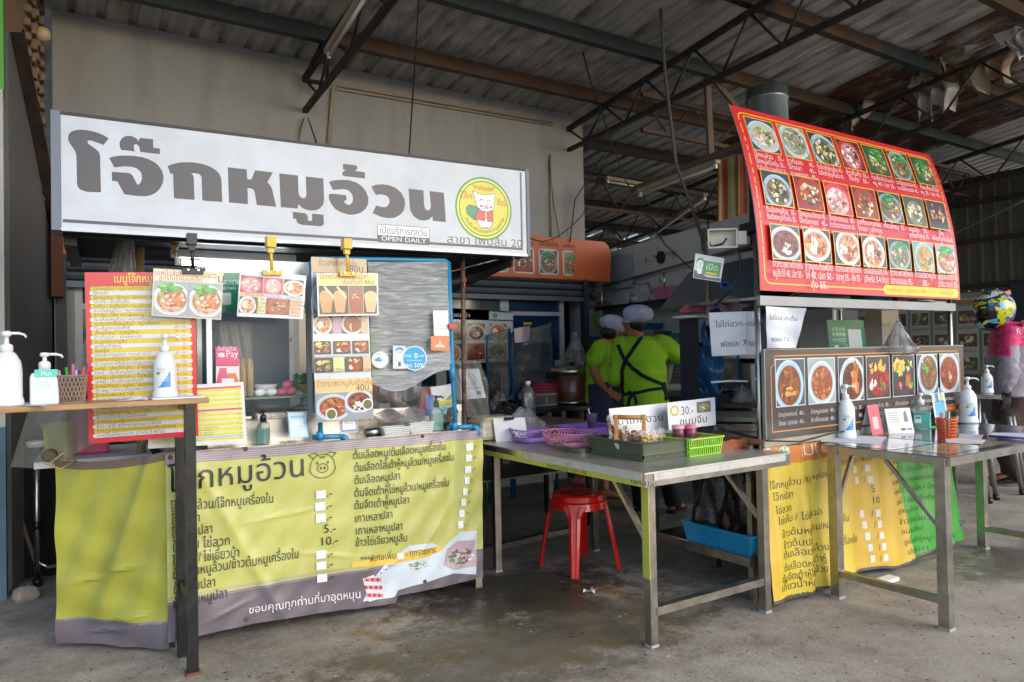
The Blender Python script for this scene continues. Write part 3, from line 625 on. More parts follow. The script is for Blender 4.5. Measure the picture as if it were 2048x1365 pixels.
for k in range(7):
 y0=4.0+k*.72
 if seg is None:
  m=MB();pr=[]
  for r_ in range(4):q=r_*.18;pr+=[(q,0),(q+.13,0),(q+.14,-.03),(q+.17,-.03)]
  pr.append((.72,0));m.grid(lambda s,t:(pr[int(round(s*(len(pr)-1)))][1],pr[int(round(s*(len(pr)-1)))][0],t*1.6),len(pr)-1,1,False);seg=m.mesh('corrugated_sheet');seg.materials.append(CORR)
 o=bpy.data.objects.new('corrugated_sheet',seg);COL.objects.link(o);o.parent=root;o.location=Vector((11+.004*(k%2),y0,2.05))-Vector(root.location)
for z in (2.12,2.75,3.28,3.6):m=MB();m.box((10.93,4.0,z-.03),(10.975,9.0,z+.03));m.build('wall_rail',DARKIRON,root)
m=MB();m.box((11.0,4.0,0),(11.08,9.0,2.05));m.build('lower_wall',mat('grey_lower_wall','#55534d', .8,noise=.15),root)
m=MB();m.box((5.0,13.2,1.95),(11.2,13.3,3.2));m.build('back_wall',mat('dark_back','#3a3835', .8,noise=.3),label='dark rear wall sheet hanging over the open deep end of the shed',cat='wall')  # unseen lower part left out so backlight enters the shed
t=thing('faded_menu_wall','faded pale menu sheets covering the lower side wall behind the rider','menu board',(10.9,6,1.4))
rng=random.Random(12);p=Print()
p.rect(0,0,5.4,1.15,'#8a867c',(4,1));p.up()
for k in range(13):
 x0= .08+k*.41;p.rect(x0, .06,x0+.36,1.08,rng.choice(['#a39f92','#989488','#aaa69c']));p.up()
 for r_ in range(3):
  p.rect(x0+.03, .36+r_*.33-.3,x0+.33, .5+r_*.33-.26,rng.choice(['#3c3a34','#5a3f30','#46583e','#6a4a3c']));p.blobs(x0+.18, .42+r_*.33-.28, .12, .08,['#8a6a4a','#a8805a','#4a6a3a','#c8b89a'],14,rng, .4);p.up()
  p.text('ก๋วยเตี๋ยวเรือ '+str(rng.choice((35,40,45)))+'.-',x0+.18, .59+r_*.33-.28, .055,'#3a2a20',al='c',maxw=.32)
 p.rect(x0+.02,1.0,x0+.34,1.05,'#b0743c');p.up()
p.build('menu_sheets', lambda x,y,l=0:Vector((10.99-l,8.9-x*.8, .88+y)),t)
m=MB();m.box((10.9,4.03,0),(10.98,4.5,2.1));m.build('door',mat('dark_blue_door','#232c34', .4),label='dark blue-grey door at the edge of the side wall',cat='door')
root=thing('left_pilaster','pale pilaster with green painted top at the left picture edge','pilaster',(-.5,4.9,0))
m=MB();m.box((-1.6,4.9, .95),(-.17,5.05,2.83));m.build('pale_face',mat('pale_paint','#b5b4ac', .8,noise=.08,dirt='#8a877c',damt=.4),root)
m=MB();m.box((-1.6,4.897,2.83),(-.165,5.06,3.93));m.build('green_panel',mat('green_panel','#4f9a2c', .5,noise=.08),root)
m=MB();m.box((-1.6,4.9,0),(-.17,5.06, .95));m.build('blue_base',mat('blue_base','#4c6878', .6,noise=.2),root)
A_,B_=Vector((-.15,5.07,0)),Vector((.07,6.0,0));dv=(B_-A_);nrm=Vector((dv.y,-dv.x,0)).normalized()
root=thing('side_partition','grey board partition with sloping steel edge in front of rough brickwork','partition',tuple(A_))
def L_(px,py,off=0):
 d=ray(px,py);o=A_+nrm*off;t_=(o-CO).dot(nrm)/d.dot(nrm); return CO+d*t_
pts=[A_.copy(),B_-dv*.02,L_(98,470),L_(30,95),L_(22,55)];pts[0].z=0;q=[Vector(A_),Vector((B_-dv*.02)),Vector(((B_-dv*.02).x,(B_-dv*.02).y,2.15)),L_(32,100),Vector((A_.x,A_.y,L_(30,80).z))]
m=MB();m.prism(q,-nrm*.03);m.build('board',mat('grey_board','#6d6f70', .7,noise=.15,nscale=2,dirt='#5a4a42',dscale=1.5,damt=.5,stretch=(1,1, .4)),root)
m=MB();m.angle(L_(34,62, .03),L_(120,480, .03), .07, .012,(1,0,0));m.build('steel_edge',DARKIRON,root)
m=MB();m.add([A_-nrm*.06,B_-nrm*.06,Vector((B_.x,B_.y,3.9))-nrm*.06,Vector((A_.x,A_.y,3.95))-nrm*.06],[(0,1,2,3)]);m.add([],[]);BR=mat('rough_brickwork','#8b7664', .9,noise=.25,nscale=20,bump=.6,bscale=30)
m.build('brickwork',BR,root)
rng=random.Random(9);bme=None
for k in range(62):
 for s_ in (0,1):
  if bme is None:
   mm=MB();mm.rrprof((0,0,0),[(.028, .045,0),(.03, .05, .01),(.03, .05, .038),(.027, .044, .048)], .3,2);bme=mm.mesh('brick');bme.materials.append(BR)
  o=bpy.data.objects.new('brick',bme);COL.objects.link(o);o.parent=root
  pos=A_.lerp(B_, .82+.12*s_+rng.uniform(-.02, .02)-(.2 if k%2 else 0));o.location=Vector((pos.x,pos.y, .9+k*.049))-nrm*.055-Vector(root.location);o.rotation_euler=(rng.uniform(-.06, .06),0,rng.uniform(-.15, .1))
t=thing('bulb_lamp','white junction box with a fat cream bulb above the sloping steel edge','lamp',tuple(Q(40,65,4.9)))
c=Q(38,66,4.95);m=MB();m.rrprof(c,[(.04, .03,-.09),(.045, .035,-.085),(.045, .035, .065),(.04, .03, .07)], .2,2);m.build('junction_box',WHITEP,t)
c2=Q(40,10,4.95);m=MB();m.rrprof(c2,[(.04, .03,-.03),(.04, .03, .07)], .2,2);m.build('upper_box',WHITEP,t)
m=MB();m.lathe(c+CR*.04+Vector((0,0,-.01)),[(.034,0),(.034, .04),(.028, .05),(.04, .075),(.05, .1),(.05, .13),(.038, .155),(.01, .168)],18,axis=CR);m.build('bulb',mat('cream_bulb','#d6c39a', .4),t)
m=MB();c=P(52,1200,z=.0);m.rrprof(c,[(.05, .035, .0),(.06, .045, .02),(.05, .04, .06),(.02, .02, .075)], .4,3, .4);m.build('rubble_stone',mat('rubble','#8f8678', .9,noise=.2,bump=.5),label='small broken concrete lump beside the aluminium leg',cat='stone')
m=MB();c=P(20,1192,z=0);m.grid(lambda s,t:c+Vector((s*.09,t*.1-.03*s, .03*math.sin(s*4)*math.cos(t*3)+.02)),4,4);m.build('paper_scrap',mat('scrap','#b9c0c6', .7),label='pale paper scrap lying by the blue pilaster base',cat='scrap')
t=thing('tree','leafy tree showing bright through the gap above the side wall','tree',(15,6,0))
m=MB();m.tube([(15,6,0),(15.1,6.1,2.5),(15,6,4.2)],[.15, .1, .05],8);m.build('trunk',mat('bark','#4a3c2e', .9),t)
m=MB();rng=random.Random(2)
for k in range(1500):
 c=Vector((15+rng.gauss(0, .8),5.6+rng.gauss(0,1.8),4.4+rng.gauss(0, .7)));a=Vector((rng.gauss(0,1),rng.gauss(0,1),rng.gauss(0,1))).normalized()*.09;b=a.orthogonal().normalized()*.05
 m.add([c-a,c+b,c+a,c-b],[(0,1,2,3)])
m.build('crown',mat('leaf','#5f7f24', .5,noise=.3,nscale=2),t,kind='stuff')
# ================================================================ LEFT STALL
def PSu(px,py,v):
 w=PSv(px,py,v); return (w.x*math.cos(SA)+w.y*math.sin(SA),w.z)
VS=3.55;TITLE=[((120,240),[(740,285),(660,382),(560,345),(480,318),(430,315),(415,330),(430,365),(480,400),(540,440),(590,490),(607,540),(612,700),(622,1100),(480,1098),(390,1090),(310,1060),(270,1020),(258,970),(252,700),(248,545),(235,490),(200,430),(150,360),(125,310),(120,270),(135,215),(180,175),(250,155),(330,150),(420,160),(520,180),(600,208),(680,243)]),((120,240),[(1207,275),(1412,295),(1416,425),(1516,435),(1516,522),(1212,488),(1208,430),(1190,395),(1160,372),(1135,372),(1120,395),(1120,430),(1135,480),(925,458),(905,400),(905,340),(930,290),(980,253),(1040,243),(1100,253),(1160,285),(1195,325)]),((120,240),[(745,578),(820,556),(900,545),(1000,542),(1120,547),(1240,565),(1340,595),(1430,640),(1500,700),(1550,780),(1572,870),(1560,960),(1520,1040),(1450,1110),(1370,1148),(1280,1162),(1150,1155),(975,1130),(870,935),(790,928),(785,788),(1030,805),(1075,820),(1105,850),(1170,980),(1190,983),(1225,950),(1242,900),(1240,830),(1215,780),(1160,735),(1080,712),(980,708),(822,722)]),((320,280),[(115,398),(200,365),(300,345),(410,340),(520,345),(640,365),(750,402),(840,455),(900,515),(928,585),(936,700),(944,945),(642,922),(630,570),(612,535),(570,515),(520,508),(472,510),(500,535),(514,580),(524,912),(212,888),(198,520),(155,512)]),((320,280),[(1027,418),(1315,448),(1322,597),(1385,604),(1442,462),(1712,495),(1628,645),(1670,685),(1700,745),(1765,1018),(1467,990),(1435,790),(1415,755),(1375,738),(1328,733),(1334,977),(1046,952)]),((500,300),[(443,358),(727,390),(736,660),(755,705),(795,735),(830,732),(852,705),(855,670),(845,405),(1112,435),(1124,760),(1110,830),(1060,890),(1000,918),(930,925),(850,908),(790,880),(730,825),(727,892),(467,870)]),((500,300),[(648,942),(820,960),(860,980),(877,1020),(880,1075),(942,1078),(942,970),(1113,985),(1120,1120),(1105,1150),(1065,1160),(780,1138),(725,1115),(705,1080),(700,1048),(652,1043)]),((500,300),[(1410,213),(1590,232),(1625,250),(1630,285),(1595,320),(1743,342),(1743,436),(1430,400),(1400,385),(1398,350),(1430,320),(1455,310),(1413,300)]),((500,300),[(1195,485),(1280,462),(1380,455),(1500,460),(1600,490),(1690,545),(1760,630),(1797,730),(1790,830),(1750,900),(1680,955),(1590,983),(1500,985),(1390,955),(1300,905),(1235,830),(1200,750),(1193,700),(1205,672),(1235,664),(1457,688),(1463,770),(1425,775),(1440,810),(1480,833),(1525,830),(1555,790),(1563,730),(1545,670),(1500,620),(1440,600),(1380,598),(1257,610)]),((660,310),[(625,483),(700,455),(790,447),(900,462),(1000,505),(1080,575),(1130,670),(1138,760),(1115,850),(1060,915),(980,955),(890,963),(780,945),(645,885),(700,768),(770,790),(840,795),(885,765),(905,715),(895,660),(855,620),(800,603),(740,603),(697,612)]),((660,310),[(1190,512),(1417,540),(1428,770),(1445,820),(1485,848),(1520,825),(1528,780),(1510,550),(1728,577),(1757,1022),(1558,1003),(1552,935),(1500,985),(1420,1000),(1340,985),(1265,930),(1220,850),(1208,760)])]
GREYINK='#3a3842'
u0,u1,z0,z1=-.184,2.124,1.855,2.352
root=thing('shop_sign','long white lightbox sign with big grey Thai lettering and round pig emblem','sign',tuple(S(.97,VS,2.1)))
m=MB();m.sbox(u0+.03,u1-.012,VS+.004,VS+.15,z0+.012,z1-.012);m.build('sign_box',mat('sign_body','#3c3a3e', .5),root)
p=Print();p.rect(u0+.035,z0+.01,u1-.015,z1-.012,'#bcc4ce',(6,2));p.up()
p.rect(u0+.04,z0+.032,u1-.04,z0+.046,GREYINK,(4,1));p.rect(u1-.052,z0+.046,u1-.04,z1-.02,GREYINK);p.up()
def sgn(x,z,l=0): return S(x,VS-l,z)
for (ox,oy),pts in TITLE:
 q=[PSu(ox+a/7.583,oy+b/7.583,VS) for a,b in pts]
 tri=geometry.tessellate_polygon([[Vector((x,z,0)) for x,z in q]])
 k=len(p.v);p.v+=[(x,z,p.L) for x,z in q]
 for t in tri:p.f.append(tuple(i+k for i in t));p.c.append(lin('#2b2933'))
bx=[PSu(*a,VS) for a in ((754,448),(859,456),(859,491),(756,485))]
x0,x1=bx[0][0],bx[1][0];zt,zb=bx[0][1],bx[2][1]
p.rr(x0,zb,x1,zt, .008,'#3f3b47');p.up();p.rect(x0+.003,lerp(zb,zt, .4),x1-.003,zt-.003,'#dfe5ea');p.up()
p.text('เปิดบริการทุกวัน',x0+.012,lerp(zb,zt, .5), .05,'#35323c',w=x1-x0-.024,b=.02);p.text('OPEN DAILY',(x0+x1)/2,lerp(zb,zt, .1), .034,'#e4e8ec',w=x1-x0-.04,al='c',b=.012)
a=PSu(893,496,VS);b=PSu(1045,503,VS);p.text('สาขา เพิ่มสิน 20',a[0],a[1]+.028, .062,'#3f3b47',w=b[0]-a[0],b=.02)
cx,cz=PSu(968,418,VS);rr_=(PSu(1023,420,VS)[0]-PSu(910,415,VS)[0])/2
p.disc(cx,cz,rr_,rr_,'#1f8a4c',40);p.up();p.disc(cx,cz,rr_*.94,rr_*.94,'#e8dc3c',40);p.up();p.disc(cx,cz,rr_*.88,rr_*.88,'#1f8a4c',40);p.up();p.disc(cx,cz,rr_*.84,rr_*.84,'#d9cf2e',40);p.up()
E_= lambda x,y:(cx+x*rr_,cz+y*rr_)
def blob(pts,c,o='#33313a',w=.022):
 q=[E_(*t) for t in pts];p.line(q+[q[0]],w*rr_*1.6,o);p.up();p.poly(q,c);p.up()
blob([(-.62,-.02),(-.5, .08),(-.1, .0),(0,-.3),(-.1,-.42),(-.35,-.36),(-.6,-.2)],'#1f8f62')
blob([(-.28,-.3),(.3,-.32),(.26,-.52),(.14,-.62),(.1,-.56),(.02,-.62),(-.02,-.56),(-.1,-.62),(-.2,-.5)],'#e9eef2')
blob([(-.22,-.05),(0,-.06),(.02,-.38),(-.25,-.34),(-.33,-.3),(-.22,-.14)],'#d9484a');blob([(.12,-.08),(.3,-.06),(.3,-.38),(.12,-.38)],'#d9484a')
blob([(-.38, .52),(-.28, .5),(-.18, .44),(.2, .44),(.3, .49),(.4, .5),(.37, .36),(.35, .28),(.36, .1),(.28,-.02),(.1,-.09),(-.1,-.06),(-.24, .05),(-.29, .2),(-.33, .36)],'#eef2f6')
for x in (-.09, .17):p.line([E_(x-.06, .24),E_(x-.02, .28),E_(x+.03, .28),E_(x+.07, .24)], .02*rr_,'#33313a')
p.disc(*E_(.07, .05), .09*rr_, .065*rr_,'#33313a',14);p.up();p.disc(*E_(.07, .05), .07*rr_, .047*rr_,'#e9d3d8',14);p.disc(*E_(-.1, .08), .055*rr_, .04*rr_,'#e03a4a',12);p.disc(*E_(.25, .07), .045*rr_, .04*rr_,'#e03a4a',12);p.up()
p.line([E_(.03, .05),E_(.11, .05)], .02*rr_,'#33313a')
p.text('"ท่าดินแดง"',*E_(0, .58),rr_*.2,'#d8402c',al='c',b=.015,w=rr_*.8);p.text('โจ๊ก',*E_(-.8, .28),rr_*.26,'#d83038',w=rr_*.4,b=.035);p.text('อ้วน',*E_(.46, .16),rr_*.26,'#d83038',w=rr_*.38,b=.035)
s_='ต้นตำหรับของความอร่อย';gl=[];i=0
while i<len(s_):
 j=i+1
 while j<len(s_) and (s_[j] in UP or s_[j] in TONE or s_[j] in '\u0e38\u0e39'):j+=1
 gl.append(s_[i:j]);i=j
for k,gch in enumerate(gl):a=R(207+k*(126/(len(gl)-1)));p.text(gch,cx+.77*rr_*math.cos(a),cz+.77*rr_*math.sin(a),rr_*.15,'#1c6a3c',rot=a+math.pi/2,b=.01)
p.build('sign_face',sgn,root,printmat('sign_vinyl', .35,0, .6))
m=MB();m.sbox(u0,u0+.034,VS-.006,VS+.15,z0-.002,z1+.002);m.build('end_cap',mat('sign_end_grey','#66707c', .5, .2),root);m=MB();m.sbox(u1-.012,u1+.008,VS-.004,VS+.15,z0,z1);m.build('end_cap',mat('sign_end_grey'),root)
m=MB();m.sbox(u0+.034,u1-.012,VS-.004,VS+.15,z1-.011,z1+.002);m.build('top_frame',mat('sign_frame_dark','#2f2a2c', .45, .3),root)
m=MB();m.sbox(u0+.034,u1-.012,VS-.006,VS+.012,z0-.004,z0+.012);m.build('bottom_frame',mat('sign_trim','#a9b0b6', .4, .4),root)
t=thing('stall_frame','dark painted steel frame of the left stall carrying the white sign','stall frame',tuple(S(1,3.9,0)))
m=MB();m.sbox(u0+.03,u1-.02,VS+.155,VS+.2,z0-.0,z0+.04);m.sbox(u0+.03,u1-.02,VS+.155,VS+.2,z1-.04,z1);m.build('front_rail',BLACKPAINT,t)
m=MB();m.bar(S(u1-.03,VS+.17,z0-.015),S(u1-.03,4.55,z0-.015), .05, .05);m.build('side_rail',BLACKPAINT,t);m=MB();m.bar(S(u0+.06,VS+.17,z0-.015),S(u0+.06,4.55,z0-.015), .05, .05);m.build('side_rail',BLACKPAINT,t)
m=MB();m.bar(S(u1-.03,VS+.16,z0-.02),S(u1-.42,VS+.7,z0-.25), .03);m.build('brace',BLACKPAINT,t)
m=MB();m.sbox(-.15,2.08,VS+.2,4.6,z0+.02,z0+.035);m.build('canopy_panel',mat('dark_canopy','#1e2020', .7),t)
for (px,yb,pt) in ((300,None,0),):pass
t2=thing('wooden_pole','brown bamboo pole behind the clear film at the left end of the stall','pole',tuple(S(.16,4.0,0)))
m=MB();m.tube([S(.16,4.0,0),S(.155,4.0, .7),S(.16,4.0,1.3),S(.16,4.0,1.86)],[.018, .02, .018, .02],8)
for z in (.4, .8,1.2,1.6):m.tube([S(.16,4.0,z-.006),S(.16,4.0,z+.006)], .023,8)
m.build('pole',mat('bamboo','#8a7350', .6,noise=.2,nscale=8),t2)
t2=thing('wooden_pole','rust brown pole standing in a grey sleeve at the right end of the stall','pole',tuple(S(1.79,3.75,0)))
m=MB();m.tube([S(1.79,3.75, .95),S(1.80,3.75,1.9)], .014,8);m.build('pole',mat('rusty_pole','#5d4636', .6,noise=.3,nscale=30,dirt='#8a8078',dscale=25,damt=.6),t2);m=MB();m.tube([S(1.79,3.75, .1),S(1.79,3.75, .98)], .018,8);m.build('sleeve',STEELR,t2)
CU0,CU1,CV,CZ= .24,1.86,3.62, .885
root=thing('left_counter','steel topped serving counter behind the yellow banner','counter',tuple(S(1,3.9,0)))
m=MB();m.sbox(CU0,CU1,CV,4.35,CZ-.03,CZ);m.build('counter_top',STEEL,root)
for u in (CU0+.05,CU1-.05):
 for v in (CV+.04,4.3):m=MB();m.sbox(u-.02,u+.02,v-.02,v+.02,0,CZ-.03);m.build('leg',STEELR,root)
m=MB();m.sbox(CU0+.02,CU1-.03,CV+.06,4.33, .12, .16);m.build('lower_shelf',STEELR,root)
m=MB();m.sbox(CU0+.08,CU1-.08,CV+.09,4.3, .16, .8);m.build('storage_bins',mat('dark_bins','#1b1c1d', .7),root)
m=MB();m.sbox(CU0,CU1,CV+.3,CV+.34,CZ+.0,CZ+.12);m.build('tray_ledge',STEEL,root)
root=thing('side_table','low white edged table behind the left banner panel','table',tuple(S(0,4.2,0)))
m=MB();m.sbox(-.28, .2,3.93,4.5, .82, .85);m.build('table_top',mat('dirty_white_top','#c2c4c4', .5,noise=.1),root)
for u,v in ((-.2,4.42),(.15,4.42),(.15,4.0)):m=MB();m.tube([S(u,v,0),S(u,v, .82)], .014,8);m.build('leg',STEELR,root)
a=P(75,1172,z=0);b=Vector((a.x+.002,a.y, .81));t=thing('telescopic_pole','aluminium telescopic pole with black collar standing at the left end of the banner','pole',tuple(a))
k_=(a.y-3.95)
m=MB();m.tube([a,b], .0165,12);m.build('tube',STEEL,t);m=MB();m.tube([a,a+Vector((0,0, .045))], .024,12);m.build('foot',BLACKP,t);m=MB();m.tube([a+Vector((0,0, .33)),a+Vector((0,0, .375))], .023,12);m.build('collar',BLACKP,t)
m=MB();m.lathe(b,[(.05,0),(.055, .02),(.055, .03),(.05, .035)],14);m.build('cup',WHITEP,t);m=MB();m.tube([a+Vector((.0, .0, .14)),a+Vector((.05, .0, .1)),a+Vector((.18, .03, .1)),a+Vector((.4, .06, .11))], .012,8);m.build('bent_arm',STEEL,t)
m=MB();a=P(66,1170,z=.02)+Vector((0, .25,0));m.bar(a+Vector((.03,0,0)),a+Vector((-.19, .0, .85)), .045, .02);m.build('plank',WOODG,label='weathered plank leaning in the dark gap behind the aluminium pole',cat='plank')
m=MB();c=P(55,940,y=5.35);m.grid(lambda s,t:c+Vector((s*.14+.01*math.sin(t*9), .02*math.sin(s*12),-t*.42)),8,8);m.build('red_cloth',mat('red_cloth','#7a1a20', .9,noise=.2),label='dark red rag hanging in the gap left of the yellow banner',cat='cloth')
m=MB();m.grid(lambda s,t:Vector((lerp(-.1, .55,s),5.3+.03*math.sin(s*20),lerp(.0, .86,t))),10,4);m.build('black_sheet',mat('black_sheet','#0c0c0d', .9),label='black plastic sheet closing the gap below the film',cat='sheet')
def wr(u,z):
 top=max(0,min(1,(z-.05)/.82))
 w= .010*math.sin(u*5+z*3)+.003*math.sin(u*17+z*9)*(1-top)+.002*math.sin(z*31+u*6)+.0025*math.sin(u*43-z*37)
 w+= .03*math.exp(-((u-1.74+.10*(1-top))/.05)**2)*(top)-.02*math.exp(-((u-1.66+.05*(1-top))/.05)**2)*top
 w+= .012*math.exp(-((u-.26)/.015)**2)+.008*math.exp(-(((u-1.18)-.25*(z-.4))/.03)**2)+.01*math.exp(-(((u-.62)+.5*(z-.3))/.03)**2)
 for (cx,cz,a,l) in ((.5, .15, .3, .1),(.95, .33,-.2, .12),(1.25, .22, .5, .09),(.75, .55, .1, .15),(1.5, .35, .9, .1),(.4, .42,-.4, .08)):
  dx,dz=u-cx,z-cz;d=dx*math.sin(a)-dz*math.cos(a);e=dx*math.cos(a)+dz*math.sin(a);w+= .006*math.exp(-(d/.012)**2-(e/l)**2)
 return w
def bot(u): return .045+.02*max(0,u-.9)**2+(.02*math.sin(u*3) if u<1.3 else .02)
def fy(x,z,l=0):
 k=(z-.045)/.84;zz=z
 if z< .2:zz=lerp(bot(x), .2,(z-.045)/.155)
 un=x-.03*(1-k)*max(0,(x-1.4)/.4)**2;sag=0
 return S(un,3.585-wr(x,zz)-l-.02*(1-k),zz-.012*math.sin((x-.24)/1.6*math.pi*2)**2*(k> .6)*(k-.6))
YEL,YEL2,PUR='#a4a440','#b6b766','#655d65'
root=thing('yellow_banner','long wrinkled yellow menu banner with dark Thai text and purple foot','banner',tuple(S(1,3.6, .4)))
p=Print();X0,X1= .236,1.83
p.rect(X0, .045,X1, .235,PUR,(170,18));p.rect(X0, .235,X1, .835,YEL2,(170,64));p.rect(X0, .835,X1, .885,'#8d8389',(90,4));p.L=1.2e-3
for z in (.225, .232, .242, .25):p.rect(X0,z,1.3,z+.003,'#9a8f98',(60,1))
for z in (.842, .852, .862, .872):p.rect(X0,z,X1,z+.003,'#b8adb4',(90,1))
p.up()
def pt(px,py): return PSu(px,py,3.585)
def bp(pts,c):p.fill([pt(*q) for q in pts],c, .014);p.up()
bp([(722,1200),(748,1150),(775,1118),(815,1090),(860,1084),(885,1095),(895,1085),(920,1062),(957,1060),(957,1156),(905,1150),(860,1165),(780,1190)],'#c6d2dc')
bp([(884,1130),(893,1098),(915,1080),(955,1078),(957,1135),(905,1142)],'#b39aa2')
rng=random.Random(31)
c_=pt(925,1112);p.blobs(c_[0],c_[1], .085, .05,['#5a8a4a','#8a5a68','#c9c4cc','#7a4a58','#4a7a3a','#d8d0d6'],60,rng, .2)
c_=pt(835,1128);p.blobs(c_[0],c_[1], .07, .025,['#4f8a4c','#c9c4b0','#a88a7a','#3f7a3c'],46,rng, .16)
bp([(722,1155),(745,1148),(768,1190),(735,1200)],'#d9d4d8')
for k in range(7):
 for j in range(3):bp([(724+k*5+j*2,1154+j*15),(729+k*5+j*2,1153+j*15),(730+k*5+j*2,1160+j*15),(725+k*5+j*2,1161+j*15)],'#b8304a' if (k+j)%2 else '#c98a98')
bp([(700,1125),(760,1110),(880,1090),(885,1098),(850,1112),(770,1128),(702,1133)],'#d9b64a')
p.L+=2e-3
DK='#1f2a2e'
def bt(txt,a,b,h,c=DK,bold=.012):
 h*= .97
 q0,q1=pt(*a),pt(*b);k=len(p.v);p.text(txt,q0[0],0,h,c,w=q1[0]-q0[0],b=bold)
 p.v[k:]=[(x,z+lerp(q0[1],q1[1],(x-q0[0])/(q1[0]-q0[0])),l) for x,z,l in p.v[k:]]
bt('โจ๊กหมูอ้วน',(334,985),(612,950), .155,'#1f262c', .05)
L1=['โจ๊กหมูล้วน/โจ๊กหมูเครื่องใน','โจ๊กปลา','โจ๊กหมูปลา','ใส่เพิ่ม ไข่ลวก','ไข่เค็ม / ไข่เยี่ยวม้า','ข้าวต้มหมูล้วน/ข้าวต้มหมูเครื่องใน','ข้าวต้มปลา','ข้าวต้มหมูปลา']
E1=[(548,1005),(401,1043),(426,1065),(461,1089),(479,1112),(598,1115),(431,1170),(455,1192)]
S1=[(340,1023),(341,1048),(342,1075),(343,1101),(343,1129),(343,1155),(344,1184),(344,1212)]
for txt,a,b in zip(L1,S1,E1):bt(txt,a,b, .062)
L2=['ต้มเลือดหมู/ต้มเลือดหมูเครื่องใน','ต้มเลือดใส่เต้าหู้หมูล้วน/หมูเครื่องใน','ต้มเลือดหมูปลา','ต้มจืดเต้าหู้ไข่หมูล้วน/หมูเครื่องใน','ต้มจืดเต้าหู้หมูปลา','เกาเหลาปลา','เกาเหลาหมูปลา','ข้าวไข่เจียวหมูสับ','***พิเศษเพิ่ม     - ทุกรายการ']
S2=[(704,918),(706,943),(706,968),(706,993),(706,1018),(707,1044),(708,1068),(708,1092),(718,1124)]
E2=[(893,899),(911,921),(799,957),(900,972),(816,1005),(783,1034),(802,1057),(811,1080),(869,1103)]
for i,(txt,a,b) in enumerate(zip(L2,S2,E2)):bt(txt,a,b, .058 if i<8 else .046)
bt('ขอบคุณทุกท่านที่มาอุดหนุน',(495,1230),(719,1192), .056,'#e2e0e6', .015)
p.up()
for i,(x,y) in enumerate([(640,988),(639,1012),(640,1035),(650,1060),(648,1085),(641,1108),(641,1130),(643,1155)]):
 q=pt(x,y)
 if i in (3,4):p.text(('5.-','10.-')[i-3],q[0]+.02,q[1]-.012, .06,'#2a2018',al='c',b=.015)
 else:p.rect(q[0]-.024,q[1]-.021,q[0]+.024,q[1]+.019,'#dfe0e2');p.text('.-',q[0]+.028,q[1]-.016, .055,'#2a2018',b=.01)
for i,(x,y) in enumerate([(937,893),(936,915),(935,938),(933,960),(929,982),(926,1003),(923,1025),(920,1047)]):
 q=pt(x,y);w= .02 if i<3 else .015
 p.rect(q[0]-w,q[1]-.02,q[0]+w,q[1]+.018,'#dfe0e2');p.text('.-',q[0]+w+.004,q[1]-.014, .05,'#2a2018',b=.01)
q=pt(798,1110);p.rect(q[0]-.02,q[1]-.016,q[0]+.016,q[1]+.016,'#e6e4e2')
cx,cz=pt(644,930);r= .062
def wl(pts,w=.0032):p.line([(cx+a*r,cz+b*r) for a,b in pts],w,DK)
wl([(.95*math.cos(R(a))*1.0*(1+.12*(math.sin(R(a))<-.1)), .95*math.sin(R(a))-.05) for a in range(0,361,15)])
wl([(-.7, .55),(-1.1, .9),(-.55,1.0),(-.35, .8)]);wl([(.7, .55),(1.1, .9),(.55,1.0),(.35, .8)])
wl([(.42*math.cos(R(a)), .34*math.sin(R(a))-.22) for a in range(0,361,20)]);wl([(-.25, .72),(-.12, .58),(0, .72),(.12, .58),(.25, .72)])
for x in (-.42, .42):p.disc(cx+x*r,cz+.2*r, .07*r, .11*r,DK,8)
for x in (-.14, .14):p.disc(cx+x*r,cz-.22*r, .07*r, .13*r,DK,8)
p.build('banner_sheet',fy,root,VINYL)
for (x,y) in ((492,897),(846,871),(492,1242),(845,1166),(340,915)):
 q=pt(x,y);m=MB();c=fy(q[0],q[1], .003);m.lathe(c,[(.009,0),(.010, .002),(.006, .004),(.004, .001)],12,axis=(c-CO).normalized()*-1);m.build('eyelet',mat('rusty_eyelet','#6a4028', .5, .5),root)
def fl(x,y,l=0):
 u=lerp(-.197, .245,x);v=lerp(3.90,3.60,x)+.02*math.sin(x*6)*(1-y)
 z=lerp(.03-.012*x,lerp(.858, .895,x)-.022*math.sin(x*math.pi),y)
 w= .022*math.exp(-(((x-.75)+.6*(.8-y))/.07)**2)*y-.012*math.exp(-(((x-.35)-.3*(y-.3))/.1)**2)+.006*math.sin(y*23+x*7)*(1-y)+.006*math.sin(y*13-x*19)
 w+= .014*math.exp(-((x-.5-.3*(y-.9))/.2)**2)*max(0,y-.6)*2
 for (cx_,cy_,L_0) in ((.62, .42, .1),(.66, .16, .13),(.3, .35, .1),(.45, .08, .15)):w+= .012*math.exp(-((y-cy_-.1*(x-cx_))/.014)**2-((x-cx_)/L_0)**2)
 return S(u-w*.5,v-w-l,z)
root=thing('yellow_banner','blank yellow banner panel folded back at the left end of the stall','banner',tuple(S(0,3.8, .4)))
p=Print();p.rect(0,0,1, .135,PUR,(40,8));p.rect(0, .135,1, .955,YEL,(44,50));p.rect(0, .955,1,1,'#6f5f52',(40,3));p.up()
for y in (.125, .13, .137):p.rect(0,y,1,y+.003,'#9a8f98',(30,1))
p.build('banner_sheet',fl,root,VINYL)
t=thing('tie_cord','pale cord knotted round a rolled rail end at the banner corner','cord',tuple(S(-.2,3.88, .88)))
c=S(-.215,3.86, .885);m=MB();m.lathe(c,[(.028,-.02),(.03,0),(.028, .02),(.012, .022)],14,axis=(-.3,-.9,0));m.build('rolled_end',mat('rolled_canvas','#5f5648', .8),t)
